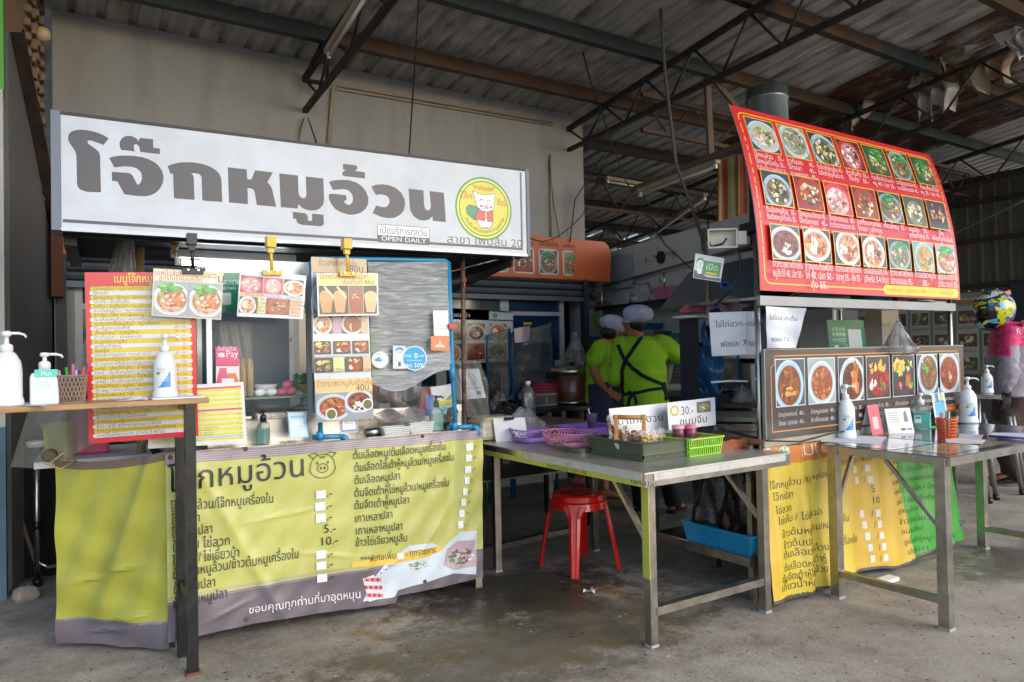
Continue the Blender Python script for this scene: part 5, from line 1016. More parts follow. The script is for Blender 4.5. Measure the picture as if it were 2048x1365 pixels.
m=MB();c=PSv(745,868,3.68);m.tube([Vector((c.x-.04,c.y,CZ+.02)),Vector((c.x+.06,c.y,CZ+.02))], .02,14);m.build('steel_tube',STEEL,label='short shiny steel tube lying on the counter beside the low basket',cat='tube')
def pump_bottle(label,loc,rz=0,h=.30,r=.045,mt=None,kind='round',lab=None,pump=WHITEP,liquid=None,group=None):
 t=thing('pump_bottle',label,'pump bottle',(0,0,0),group);b=mt or WHITEP;k=h/.30
 if kind=='round':m=MB();m.lathe((0,0,0),[(r*1.02,0),(r*1.1, .006),(r*1.1, .02),(r, .035),(r, .14*k),(r*.92, .17*k),(r*.62, .2*k),(r*.45, .208*k)],28);top= .208*k
 else:
  m=MB();m.rrprof((0,0,0),[(r*.95,r*.55,0),(r,r*.6, .006),(r,r*.6, .13*k),(r*.9,r*.55, .15*k),(r*.45,r*.4, .162*k),(r*.4,r*.36, .17*k)], .3,4);top= .17*k
 m.build('body',b,t,bevel=0)
 if liquid:m=MB();q= .11*k;m.rrprof((0,0, .004),[(r*.93,r*.53,0),(r*.95,r*.55,q)], .3,4) if kind!='round' else m.lathe((0,0, .005),[(r*.96,0),(r*.96,q)],20);m.build('liquid',liquid,t)
 m=MB();m.lathe((0,0,top),[(r*.42,-.004),(r*.42, .022),(r*.36, .028),(r*.16, .032),(r*.16, .06*k),(r*.3, .062*k),(r*.34, .07*k),(r*.3, .08*k),(.002, .082*k)],18)
 m.tube([(0,0,top+.072*k),(r*.8,0,top+.072*k),(r*1.15,0,top+.066*k),(r*1.25,0,top+.055*k)],[.006, .0055, .0045, .004],8);m.build('pump',pump,t)
 if lab:
  p=Print();lab(p);rr2=r*(1.006 if kind=='round' else 1)
  f=(lambda x,y,l=0:Vector((math.sin(x/r)*(rr2+l),-math.cos(x/r)*(rr2+l),y))) if kind=='round' else (lambda x,y,l=0:Vector((x,-r*.6-.0006-l,y)))
  p.build('label',f,t,GLOSSP)
 t.location=loc;t.rotation_euler=(0,0,rz-math.atan2(loc[0],loc[1])); return t
def lab_blue(p):
 p.rect(-.03, .045, .03, .135,'#d3dadb',(8,1));p.up();p.L=6e-4;p.fill([(-.022, .047),(.03, .047),(.03, .118),(.018, .1),(.004, .075),(-.01, .055)],'#3f8ac8', .006);p.rect(-.027, .1,-.012, .112,'#7a9a6a');p.up()
 p.text('Hygienic',-.026, .122, .009,'#6a8a94',w=.04);p.text('ALCOHOL GEL',-.026, .11, .005,'#7a949c',w=.035)
 for k in range(3):p.rect(-.001, .094-k*.01, .022, .096-k*.01,'#c4dcec',(4,1))
c=PSv(527,872,3.66);TEALL=film('teal_liquid','#5fc0b8', .6, .1, .1);CLEARP=film('clear_plastic','#dce8e8', .12, .25, .05)
pump_bottle('clear pump bottle half full of pale teal gel by the small price list',(c.x,c.y,CZ),-1.9, .2, .036,CLEARP,'sq',None,BLACKP,TEALL)
c=PSv(873,850,3.70);pump_bottle('clear bottle with black pump and a little pale gel beside the taller white basket',(c.x,c.y,CZ), .4, .23, .036,CLEARP,'sq',None,BLACKP,TEALL)
t=thing('doll','small vinyl doll of a girl with brown hair behind the blue pipe','doll',tuple(PSv(905,842,3.72)));c=PSv(908,842,3.72);c.z=CZ
m=MB();m.lathe(c,[(.022,0),(.024, .01),(.016, .04),(.01, .05)],12);m.build('dress',mat('doll_dress','#5a3a5a', .6),t);m=MB();m.sphere(c+Vector((0,0, .078)), .028,14,10,(1, .95,1.05));m.build('head',mat('doll_skin','#c99a7a', .5),t)
m=MB();m.sphere(c+Vector((-.004, .008, .088)), .034,14,10);m.sphere(c+Vector((-.02, .01, .06)), .02,10,8,(1,1,1.5));m.build('hair',mat('doll_hair','#4a3a34', .7,noise=.2,nscale=60),t)
m=MB();m.tube([PSv(892,800,3.9),PSv(890,862,3.9)], .03,10);m.build('tin',mat('dark_tin','#23282c', .4),label='dark tin standing behind the doll',cat='tin')
m=MB()
def hang(s,t): return PSv(lerp(776,840,s),lerp(732,800,t),3.98)+S(0, .03*math.sin(s*11+t*2)+.01*math.sin(s*31),0)+Vector((0,0, .01*math.sin(s*17)*t))
m.grid(hang,36,12);m.build('plastic_bags',mat('grey_bags','#7d7a80', .35,noise=.2,nscale=8),label='bunch of grey plastic bags hanging behind the blue sticker',cat='plastic bags')
def card2(name,label,cat,px4,v,c_,txt=None,tc='#2a6a4a'): return card(name,label,cat,px4,v, lambda p,w,h:(p.rect(0,0,w,h,c_),p.up(),txt and p.text(txt,w*.1,h*.3,h*.3,tc,maxw=w*.8)), .1, .08)
card('green_carton','white and green carton with yellow band behind the blue pipe','carton',((866,832),(912,826),(905,768),(856,776)),3.86, lambda p,w,h:(p.rect(0,0,w,h,'#c8ccd0'),p.up(),p.poly([(0,0),(w,0),(w,h*.75),(w*.55,h*.42),(0,h*.65)],'#1f8a5a'),p.up(),p.rect(0,0,w,h*.32,'#7ab8c4'),p.rect(w*.3,h*.34,w,h*.48,'#d8cc3a'),p.up(),p.text('สะอาด & ถูกสุข',w*.36,h*.37,h*.1,'#3a4a20',maxw=w*.6),p.text('Pro',w*.45,h*.08,h*.25,'#14604a',b=.03)), .1, .12,th=.03)
m=MB();m.grid(lambda s,t:PSv(lerp(842,862,s)+3*math.sin(t*7),lerp(775,832,t),3.84)+S(0, .02*math.sin(s*14+t*4),0),10,14);m.build('red_net',mat('red_net','#a8504c', .7,noise=.3,nscale=40),label='reddish net bag bunched left of the green carton',cat='net bag')
m=MB();m.grid(lambda s,t:PSv(lerp(853,868,s)-4*t,lerp(790,832,t),3.82)+S(0, .01*math.sin(s*9),0),6,8);m.build('blue_pouch',mat('blue_pouch','#1f6ab8', .4),label='bright blue pouch wedged against the green carton',cat='pouch')
m=MB();m.grid(lambda s,t:PSv(lerp(738,850,s),lerp(845,830-12*s,t),lerp(3.66,3.9,t))+Vector((0,0, .012*math.sin(s*13+t*3)+.01)),30,8);m.build('plastic_wrap',mat('pale_wrap','#a9a4a8', .25,noise=.25,nscale=12,dirt='#8f3a48',dscale=9,damt=.7),label='pale red-edged plastic wrap lying behind the white baskets',cat='plastic wrap')
t=thing('paper_pack','pack of printed white foam plates in clear plastic right of the rusty pole','package',tuple(PSv(955,760,4.0)))
fp=bil(PSv(922,800,3.95),PSv(972,796,4.0),PSv(955,738,4.0),PSv(918,738,3.95), .2, .25);sheet(fp, .2, .25, .04).build('stack',mat('foam_white','#b9c0ca', .6),t)
p=Print();p.L=1e-3;p.rect(0,0, .2, .25,'#b4bcc8');p.up();p.ringd(.1, .16, .05, .004,'#4a5468');p.ringd(.1, .16, .03, .003,'#4a5468');p.text('จานกระดาษ', .04, .08, .03,'#3a4458');p.rect(.13, .03, .17, .06,'#5a6478');p.build('print',fp,t)
fb_= lambda s,t:PSv(lerp(908-3*t,980-18*t*t,s),lerp(835,722,t),3.93)+S(0, .015*math.sin(s*12+t*9),0)
m=MB();m.grid(fb_,16,20);m.build('bag',film('bag_film','#d8d4cc', .22, .3, .15),t)
m=MB();c=PSv(985,852,3.95);m.rrprof((c.x,c.y, .79),[(.14, .1,0),(.15, .11, .02),(.14, .1, .1),(.1, .08, .13)], .3,4);m.build('wrapped_pack',mat('pale_wrapped','#a8a69e', .3,noise=.2,nscale=9,dirt='#b8a850',dscale=7,damt=.7),label='pale wrapped packet with a yellow band beyond the counter end',cat='package')
m=MB();c=PSv(929,560,3.72);m.tube([c+Vector((.012*math.cos(a),0, .012*math.sin(a))) for a in [k*.785 for k in range(9)]], .002,6);m.tube([c-Vector((0,0, .012)),c-Vector((0,0, .045))], .004,6);m.build('orange_key',mat('orange_key','#c8642c', .4),label='orange key hanging on the rusty pole under the sign',cat='key')
tube_lamp(PSv(342,507,4.1),PSv(590,519,4.1),'lit white tube lamp under the stall canopy',WHITEP,True)
m=MB();c=PSv(349,494,3.9);m.sphere(c, .018,10,8);m.sphere(c-Vector((0,0, .03)), .012,8,6);m.tube([c+Vector((-.02,0, .02)),c,c+Vector((.022,0, .02))], .006,6);m.build('hanging_charm',mat('charm','#b8862c', .5),label='small golden charm hanging under the sign',cat='charm')
root=thing('wooden_shelf','narrow wooden plank shelf on black steel posts at the front left','shelf',(.3,3.4,0))
SZ=1.118
WOOD=mat('pale_wood_plank','#a8835a', .55,noise=.25,nscale=5,stretch=(1.2,14,14),bump=.15,dirt='#7a5a3a',dscale=3,damt=.4)
m=MB();m.box((-1.2,3.26,SZ),(.592,3.62,SZ+.022));m.build('plank',WOOD,root,bevel=.003)
m=MB();m.box((.497,3.255,0),(.537,3.298,SZ));m.build('post',BLACKPAINT,root);xr=P(361,1050,y=3.50).x;m=MB();m.box((xr-.017,3.48,0),(xr+.017,3.52,SZ));m.build('post',BLACKPAINT,root)
m=MB();m.box((.50,3.298,SZ-.03),(.52,3.48,SZ));m.build('cross_bar',mat('yellowed_bar','#a89a4a', .6,noise=.3),root);m=MB();m.box((.50,3.298, .30),(.522,3.48, .34));m.build('cross_bar',BLACKPAINT,root)
m=MB();m.box((.49,3.25,0),(.545,3.304, .012));m.build('foot_plate',mat('rust_plate','#6a4030', .8),root)
SZT=SZ+.022
def onshelf(px,py=800):q=P(px,py,z=SZT); return q
c=P(331,800,y=3.42);pump_bottle('white pump bottle at the right end of the wooden shelf',(c.x,c.y,SZT),-.2, .285, .0455,mat('glossy_white','#d8dcdf', .25),'round',lab_blue)
c=P(14,808,y=3.34);pump_bottle('tall white pump bottle at the left picture edge on the wooden shelf',(c.x,c.y,SZT), .1, .295, .05,mat('glossy_white'),'round',None)
def lab_f(p):p.rect(-.032, .105, .044, .135,'#4ac0b0');p.up();p.text('Flus',-.012, .112, .024,'#e0f0ee',b=.02);[p.rect(-.025, .06+k*.008, .02, .0615+k*.008,'#9ab0b0') for k in range(4)]
c=P(90,806,y=3.36);pump_bottle('square white hand-wash bottle with teal label reading Flus',(c.x,c.y,SZT),-.05, .24, .048,mat('milky_bottle','#ccd8d6', .3),'sq',lab_f)
t=thing('pen_basket','brown woven pen basket with coloured pens on the wooden shelf','pen basket',(0,0,0));c=P(143,804,y=3.36);c.z=SZT
m=MB()
for k in range(24):
 for d in (1,-1):m.tube([c+Vector(((.044+.012*j/6)*math.cos(2*math.pi*(k+d*j*.5)/24),(.044+.012*j/6)*math.sin(2*math.pi*(k+d*j*.5)/24), .11*j/6)) for j in range(7)], .0028,4)
m.build('woven_wall',mat('woven_brown','#8f7a6a', .7,noise=.15),t,kind='stuff')
for z,r in ((.002, .045),(.108, .057)):m=MB();m.tube([c+Vector((r*math.cos(a),r*math.sin(a),z)) for a in [k*.349 for k in range(18)]], .004,6,closed=True);m.build('rim',mat('woven_brown'),t);m=MB();m.lathe(c,[(.043, .001),(.055, .1),(.052, .1),(.04, .003)],18);m.build('liner',mat('dark_liner','#5f4f46', .8),t);t.location=(0,0,0)
for i,(a,col_) in enumerate(((-.03,'#c88aa0'),(-.012,'#3a9a4a'),(.005,'#c86a8a'),(.02,'#3a3a9a'),(.032,'#c8602c'),(.04,'#5a4a8a'),(.012,'#d0a0b0'))):
 q=c+Vector((a*.8, .01*((i%3)-1), .03));m=MB();m.tube([q,q+Vector((a*.6, .0, .1+.012*(i%3)))], .0048,8);m.build('pen',mat('pen'+col_,col_, .35),label='%s pen in the brown woven basket'%('pink','green','rose','dark blue','orange','purple','pale pink')[i],cat='pen',group='pens in the brown woven basket')
def paper(pts,label,c_='#cfd6e0',z=None,crumple=.004,cat='paper'):
 a,b,c,d=[P(x,y,z=z) for x,y in pts];f=bil(a,b,c,d);ph=pts[0][0]
 m=MB();m.grid(lambda s,t:f(s,t)+Vector((0,0, .002+crumple*(.5+.5*math.sin(s*7+ph+t*5))*(.2+s*t))),8,6); return m.build('paper',mat('paper'+c_,c_, .6),label=label,cat=cat)
paper([(20,812),(95,814),(75,806),(25,806)],'white sheet of paper lying by the square bottle on the wooden shelf',z=SZT)
m=MB();c=P(265,797,y=3.35);c.z=SZT;rng=random.Random(8);m.grid(lambda s,t:c+Vector(((s-.5)*.11,(t-.5)*.08, .012*math.exp(-((s-.7)**2+(t-.5)**2)*9)*(1+.8*math.sin(s*11)*math.cos(t*9))+.001)),12,10);m.build('tissue',mat('paper#cfd6e0'),label='crumpled tissue lying on the wooden shelf',cat='tissue')
m=MB();c=P(365,798,y=3.35);m.box((c.x-.12,c.y-.05,SZT),(c.x+.08,c.y+.06,SZT+.006));m.build('notepad',mat('paper#cfd6e0'),label='thin white pad under the right-hand pump bottle on the shelf',cat='notepad')
# ================================================================ STEEL TABLES
def table(name,label,x0,x1,y0,y1,z,ap,lt,inset,legs,rails,top=None):
 t=thing(name,label,'steel table',((x0+x1)/2,(y0+y1)/2,0))
 m=MB();m.box((x0,y0,z-.006),(x1,y1,z));m.build('table_top',top or mat('table_steel','#cbc8c3', .42, .9,noise=.12,nscale=7,bump=.05),t)
 m=MB();m.box((x0,y0-.002,z-ap),(x1,y0+.012,z-.006));m.build('front_apron',STEEL,t);m=MB();m.box((x0-.002,y0+.012,z-ap),(x0+.012,y1,z-.006));m.build('side_apron',STEEL,t)
 m=MB();m.box((x1-.012,y0+.012,z-ap),(x1+.002,y1,z-.006));m.build('side_apron',STEEL,t);m=MB();m.box((x0+.012,y1-.012,z-ap),(x1-.012,y1+.002,z-.006));m.build('rear_apron',STEEL,t)
 for lx,ly in legs:m=MB();m.box((lx-lt/2,ly-lt/2, .008),(lx+lt/2,ly+lt/2,z-.008));m.build('leg',STEELR,t,bevel=.002);m=MB();m.box((lx-lt*.52,ly-lt*.52,0),(lx+lt*.52,ly+lt*.52, .012));m.build('foot_cap',mat('grey_cap','#9a9a96', .5),t)
 for a,b,w in rails:m=MB();m.bar(a,b,w,w*.9);m.build('rail',STEELR,t)
 return t
T1Z= .78
T1=table('steel_table','steel table with yellow and white tape on its edge behind the red stool',2.15,3.13,2.295,3.80,T1Z, .062, .042, .1,[(2.245,2.375),(2.99,2.355),(2.28,3.72),(3.03,3.72)],[((2.26,2.37, .155),(2.97,2.36, .155), .04),((2.25,2.40, .70),(2.27,2.78, .735), .001),((2.268,2.66, .735),(2.25,2.40, .46), .022),((2.97,2.64, .735),(2.99,2.38, .46), .022)])
VY=mat('yellow_vinyl','#b7b648', .4,noise=.1,dirt='#8a8858',damt=.4);WT=mat('worn_white_tape','#b9b6ae', .6,noise=.1,nscale=20,dirt='#8f8a80',dscale=14,damt=.5)
m=MB();m.box((2.1455,2.31, .719),(2.148,3.78, .746));m.build('vinyl_strip',VY,T1,label='strip of yellow banner vinyl') if False else None
a=m.build('vinyl_strip',VY,T1);m=MB();m.box((2.144,2.31, .744),(2.1478,3.2, .776));m.build('tape_strip',WT,T1);m=MB();m.box((2.20,2.2895, .742),(3.09,2.2925, .773));m.build('tape_strip',WT,T1)
p=Print();p.text('หมูเครื่องใน +โจ๊ก-กุ้ง',0,0, .05,'#3a3a28',b=.01,w=.32);p.text('โจ๊ก-ปลา', .62, .01, .05,'#3a3a28',b=.01);p.build('strip_lettering', lambda x,y,l=0:Vector((2.1448-l,3.0-x, .722+y*.6)),T1)
m=MB();m.box((2.2225,2.3535, .3),(2.226,2.398, .71));m.build('vinyl_strip',VY,T1)
T2Z= .79
TOPM=mat('glossy_table_top','#8a8a88', .12, .75,noise=.08)
T2=table('steel_table','steel table at the right carrying pump bottles and an orange pen basket',3.45,5.08,1.69,2.335,T2Z, .042, .05, .06,[(3.40+.06,1.73),(3.46,2.27),(5.02,2.27),(5.02,1.73)],[((3.46,1.75, .13),(3.46,2.25, .13), .034),((5.02,1.75, .13),(5.02,2.25, .13), .034),((3.465,2.27, .46),(3.6,2.25, .74), .018),((3.465,1.75, .46),(3.465,2.0, .745), .018)],TOPM)
def fT(x,y,l=0): return Vector((x,y,T2Z+.0012+l))
p=Print();p.rect(3.95,1.95,4.75,2.32,'#4a2f3a');p.rect(3.5,1.98,3.93,2.30,'#c2c8d0');p.rect(4.3,1.72,4.95,1.94,'#3c3036');p.rect(3.55,1.74,4.2,1.95,'#b9b28a');p.rect(4.76,1.75,5.05,2.3,'#3a4650');p.up()
for k in range(9):
 p.text(ROWS[k*3][0],3.6,1.755+k*.02, .018,'#8a6a30',maxw=.4);p.text(ROWS[(k*2)%30][0],3.55,2.02+k*.028, .02,'#6a6f7a',maxw=.3)
p.rect(4.0,2.0,4.3,2.28,'#8f2f4a');p.rect(4.35,2.02,4.7,2.25,'#5a6470');p.up()
p.build('table_prints',fT,T2,printmat('under_plastic', .08, .6))
def H_(v):v=Vector(v);v.z=0; return v.normalized()
def at1(px,py): return P(px,py,z=T1Z)
def lacebasket(label,px,py,hx,hy,h,c_,rz=0):
 c=at1(px,py);t=thing('lace_basket',label,'basket',tuple(c));mt=mat('lace'+c_,c_, .4);n=36
 ax= lambda a,r,z:c+Vector((hx*r*math.cos(a)*abs(math.cos(a))**-.35 if abs(math.cos(a))> .02 else 0,hy*r*math.sin(a)*abs(math.sin(a))**-.35 if abs(math.sin(a))> .02 else 0,z))
 m=MB();m.rings([[ax(2*math.pi*k/n,r,z) for k in range(n)] for r,z in ((.72, .002),(.78, .01),(.84,h*.45),(.83,h*.45),(.76, .012),(.7, .006))]);m.build('bowl',mt,t)
 m=MB()
 for k in range(n):
  a0,a1,a2=(2*math.pi*(k+j)/n for j in (0, .5,1));m.tube([ax(a0, .84,h*.45),ax(a1, .92,h*.75),ax(a0, .98,h*.97)], .0028,4);m.tube([ax(a2, .84,h*.45),ax(a1, .92,h*.75),ax(a2, .98,h*.97)], .0028,4)
 m.build('lace_edge',mt,t,kind='stuff');m=MB();m.tube([ax(2*math.pi*k/n, .98,h) for k in range(n)], .004,5,closed=True);m.build('rim',mt,t)
lacebasket('lilac lace-edged plastic basket beside the white stand',1060,884, .10, .13, .075,'#9a78c0')
lacebasket('pink lace-edged plastic basket between the lilac basket and the steel tray',1138,893, .12, .17, .08,'#c8809a')
lacebasket('deep purple lace-edged basket furthest back by the yellow banner end',972,872, .09, .12, .08,'#6a4aa0')
c=at1(1175,868);m=MB();m.rrprof(c,[(.15, .12,0),(.17, .14, .05),(.18, .15, .055),(.165, .135, .05),(.15, .12, .01)], .3,4);m.build('purple_tray',mat('purple_plastic','#7a5ab8', .35),label='purple plastic tray behind the pink basket',cat='tray')
c=at1(1155,903);c.x+= .03;m=MB();m.rrprof(c,[(.09, .11,0),(.105, .125, .03),(.115, .135, .034),(.103, .122, .03),(.088, .108, .006)], .35,5);m.build('steel_tray',STEEL,label='shallow stainless steel tray at the table edge',cat='tray')
t=thing('white_stand','blank white card stand with a black binder clip on the left of the steel table','stand',tuple(at1(1022,884)))
a,b=at1(992,884),at1(1056,881);u=Vector((0, .03, .135));m=MB();m.add([a,b,b+u,a+u,a+Vector((.0, .09,0)),b+Vector((.0, .09,0))],[(0,1,2,3),(3,2,5,4),(0,4,5,1)]);m.build('card',mat('white_card','#cdd0d2', .5),t)
m=MB();q=(a+b)/2+u;m.box(q+Vector((-.03,-.012,-.012)),q+Vector((.03, .012, .004)));m.tube([q+Vector((-.02,0,0)),q+Vector((-.025, .02, .03)),q+Vector((-.01, .02, .03))], .002,5);m.build('binder_clip',BLACKP,t)
near,rt,lf=at1(1286,926),at1(1372,910),at1(1190,905)
x0,y0=near.x,near.y;hx,hy=(rt.x-x0)/2,(lf.y-y0)/2
GRN=mat('olive_green_plastic','#4a5340', .45)
t=thing('snack_basket','olive green perforated basket of wrapped snacks at the table corner','basket',(x0+hx,y0+hy,T1Z));c=Vector((x0+hx,y0+hy,T1Z))
m=MB();lv=[(hx*.9,hy*.94,0),(hx*.92,hy*.95, .02)];m.rrprof(c,[(hx*.93,hy*.955, .028),(hx*.93,hy*.955, .034),(hx*.94,hy*.96, .045),(hx*1.0,hy*1.0, .085),(hx*1.03,hy*1.015, .088),(hx*.98,hy*.985, .084),(hx*.9,hy*.93, .03)], .06,2);m.build('wall',GRN,t)
m=MB()
for sgn_,ax in ((-1,'y'),(-1,'x'),(1,'y'),(1,'x')):
 n=22 if ax=='y' else 30;L=hx if ax=='y' else hy
 for j in range(2):
  for i in range(n):
   s=-L*.93+2*L*.93*(i+.5*(j%2))/n;zc= .007+j*.013
   if ax=='y':m.box((c.x+s,c.y+sgn_*hy*.955-.002,c.z+zc-.006),(c.x+s+L*.055,c.y+sgn_*hy*.955+.002,c.z+zc+.007))
   else:m.box((c.x+sgn_*hx*.93-.002,c.y+s,c.z+zc-.006),(c.x+sgn_*hx*.93+.002,c.y+s+L*.045,c.z+zc+.007))
m.build('perforated_band',GRN,t,kind='stuff')
m=MB()
for i in range(40):
 s=-hx+2*hx*(i+.5)/40;m.tube([(c.x+s,c.y-hy*1.01,c.z+.084),(c.x+s,c.y-hy*1.01,c.z+.092)],hx/44,6)
 s=-hy+2*hy*(i+.5)/40;m.tube([(c.x-hx*1.03,c.y+s,c.z+.084),(c.x-hx*1.03,c.y+s,c.z+.092)],hy/44,6)
m.build('scalloped_rim',GRN,t,kind='stuff')
m=MB();m.lathe(Vector((c.x-hx*.965,c.y-hy*.12,c.z+.062)),[(.02,0),(.02, .003)],16,sx=1,sy=.6,axis=(-1,0,0));m.build('badge',mat('badge','#b9bcb4', .4),t)
m=MB();m.box(c+Vector((-hx*.88,-hy*.9, .004)),c+Vector((hx*.88,hy*.9, .008)));m.build('floor',GRN,t)
WOODL=mat('light_pine','#b8844c', .5,noise=.12,nscale=10,stretch=(1,1,5))
t=thing('wooden_caddy','pine carrying caddy with round top handle standing in the green basket','caddy',tuple(c))
q0,q1=Q(1233,868,(c-CO).dot(CF)-.02),Q(1288,864,(c-CO).dot(CF)-.06)
ex=(q1-q0);ex.z=0;ex=ex.normalized();ey=Vector((-ex.y,ex.x,0));zb=T1Z+.02
for q in (q0,q1):
 pr=[(-.045,0),(.05,0),(.045, .05),(.02, .09),(.016, .17),(.012, .185),(-.012, .185),(-.016, .17),(-.018, .09),(-.042, .05)]
 m=MB();m.prism([Vector((q.x,q.y,zb+b))+ey*a-ex*.008 for a,b in pr],ex*.016);m.build('side_plate',WOODL,t,bevel=.002)
m=MB();m.tube([Vector((q0.x,q0.y,zb+.172))-ex*.014,Vector((q1.x,q1.y,zb+.172))+ex*.014], .0115,12);m.build('handle_bar',WOODL,t)
m=MB();mid=(q0+q1)/2;m.obox(Vector((mid.x,mid.y,zb+.012)),ex*((q1-q0).length/2),ey*.045,Vector((0,0, .006)));m.build('base_board',WOODL,t)
BAGF=film('snack_wrap','#e0dcd4', .22, .35, .08);rng=random.Random(17)
def snack(pc,w,h,cols,label,seed,tilt=.3,dense=26):
 rng=random.Random(seed);t=thing('snack_pack',label,'snack pack',tuple(pc),'wrapped snacks in the green basket');m=MB()
 for k in range(dense):
  o=Vector((rng.uniform(-w,w)*.42,rng.uniform(-.02, .02),rng.uniform(.008,h*.8)));m.sphere(pc+o,rng.uniform(.009, .015),7,5,(rng.uniform(.7,1.3),1,rng.uniform(.5,1)))
 m.build('snacks',mat('snack'+cols,cols, .6,noise=.35,nscale=40),t,kind='stuff');m=MB();m.grid(lambda s,u:pc+Vector(((s-.5)*w*1.12+.004*math.sin(u*19),-.03+tilt*.08*u+.006*math.sin(s*17+u*7)+.004*math.sin(s*31),h*u*(1.05+.1*math.sin(s*9)))),12,10);m.build('wrapper',BAGF,t)
q=c+Vector((-hx*.5,hy*.35, .045));snack(q, .11, .14,'#a8624a','wrapped dried red snack strips leaning at the left of the caddy',1)
q=c+Vector((-hx*.15,hy*.1, .03));snack(q, .14, .11,'#8f4a1c','wrapped brown crackers between the caddy sides',2)
q=c+Vector((-hx*.15,-hy*.45, .035));snack(q, .1, .085,'#c8a468','small wrapped cream biscuit pack below the caddy handle',3)
q=c+Vector((hx*.3,-hy*.2, .02));snack(q, .14, .09,'#b89860','large wrapped cracker pack in the middle of the green basket',4,dense=36)
q=c+Vector((hx*.75,hy*.1, .02));snack(q, .1, .09,'#c09458','wrapped biscuit pack at the right end of the green basket',5)
lime=mat('lime_plastic','#8cc83a', .38);a,b=at1(1378,915),at1(1437,905);w=(b.x-a.x)/2;cc=Vector((a.x+w,a.y+.10,T1Z))
mesh_basket('lime_basket','lime green slotted basket of pink lidded jars',(cc.x,cc.y,cc.z),w, .105, .085,lime,0, .9,nx=16,nz=2,rim=.007,t_=.004);m=MB()
JARG=film('jar_glass','#b89aa0', .45, .3, .05);PINKL=mat('pink_lid','#d8608f', .35);PINKL2=mat('pale_pink_lid','#d898a8', .4)
for i,(dx,dy,dz,mt) in enumerate(((-.05,-.04, .012,PINKL),(.03,-.05, .012,PINKL),(-.04, .05, .012,PINKL2),(.04, .045, .012,PINKL),(-.0, .0, .075,PINKL),(-.055, .03, .075,PINKL2))):
 jc=cc+Vector((dx,dy,dz));t=thing('jar','%s jar of dark preserve with pink lid in the lime basket'%('front left','front right','rear left, paler lidded','rear right','upper centre','upper left, paler lidded')[i],'jar',tuple(jc),'pink lidded jars in the lime basket')
 m=MB();m.lathe(jc,[(.028,0),(.031, .004),(.031, .045),(.027, .05)],18);m.build('glass',mat('jar_dark','#6a2f38', .2),t);m=MB();m.lathe(jc,[(.031, .048),(.032, .05),(.032, .064),(.029, .067)],18);m.build('lid',mt,t)
t=thing('carved_tray','reddish carved wooden tray with wavy rim and arched handle','tray',tuple(at1(1478,893)));a,b=at1(1428,905),at1(1530,886);W3=mat('red_brown_wood','#7f4526', .45,noise=.3,nscale=14,stretch=(1,1,3),bump=.3)
tc=Vector(((a.x+b.x)/2,a.y+.14,T1Z));hw,hd=(b.x-a.x)/2, .13
def wall(P0,P1,h0,amp,n,nm):
 m=MB();P0,P1=Vector(P0),Vector(P1);nn=(P1-P0).cross(Vector((0,0,1))).normalized()*.008
 for sgn_ in (1,-1):m.grid(lambda s,t_:P0.lerp(P1,s)+nn*sgn_+Vector((0,0,t_*(h0+amp*abs(math.sin(s*n))+(.035*max(0,math.sin(s*math.pi))**3 if nm=='end_wall' else 0)))),24,2)
 m.grid(lambda s,t_:P0.lerp(P1,s)+nn*(1-2*t_)+Vector((0,0,h0+amp*abs(math.sin(s*n))+(.035*max(0,math.sin(s*math.pi))**3 if nm=='end_wall' else 0))),24,1);m.build(nm,W3,t)
wall((tc.x-hw,tc.y-hd,T1Z),(tc.x+hw,tc.y-hd,T1Z), .045, .008,16,'side_wall');wall((tc.x-hw,tc.y+hd,T1Z),(tc.x+hw,tc.y+hd,T1Z), .05, .008,16,'side_wall')
wall((tc.x-hw,tc.y-hd,T1Z),(tc.x-hw,tc.y+hd,T1Z), .05, .004,6,'end_wall');wall((tc.x+hw,tc.y-hd,T1Z),(tc.x+hw,tc.y+hd,T1Z), .05, .004,6,'end_wall')
m=MB();m.box((tc.x-hw,tc.y-hd,T1Z),(tc.x+hw,tc.y+hd,T1Z+.012));m.build('base',W3,t)
def sg1(p,w,h):p.rect(0,0,w,h,'#cfd2d6');p.up();p.text('น้ำเก๊กฮวย',w*.1,h*.42,h*.34,'#3a3c40',w=w*.8,b=.015)
card('paper_sign','white hand-lettered drink sign behind the pine caddy','paper sign',((1226,876),(1345,866),(1333,806),(1218,818)),[2.98,2.98,3.02,3.02],sg1, .3, .17,PRINT)
def sg2(p,w,h):
 p.rect(0,0,w,h,'#cdd2d6');p.up();p.disc(w*.14,h*.68,w*.09,h*.2,'#b8a83a',20);p.up();p.disc(w*.14,h*.68,w*.055,h*.12,'#dfe0d0',16);p.text('30.-',w*.27,h*.5,h*.44,'#2c2e30',b=0,w=w*.26);p.photo(w*.6,h*.5,w*.9,h*.9,'dumpling',3,'#6a7074',30);p.up();p.text('ขนมจีบ',w*.22,h*.14,h*.36,'#26282a',w=w*.6,b=.01)
card('paper_sign','white sign reading 30 and ขนมจีบ beside the steel post','paper sign',((1338,862),(1432,850),(1430,795),(1334,806)),[2.9,2.9,2.94,2.94],sg2, .25, .145,PRINT)
c=Q(1184,852,4.6);m=MB();m.lathe((c.x,c.y,c.z-.01),[(.025,0),(.036, .085),(.038, .088),(.034, .085),(.023, .003)],20);m.build('cup',mat('mauve_cup','#6a5a78', .35),label='mauve plastic cup with a white straw on the purple tray',cat='cup')
m=MB();m.tube([c+Vector((0,0, .02)),c+Vector((-.035,-.01, .11))], .004,6);m.build('straw',WHITEP,label='white straw leaning in the mauve cup',cat='straw')
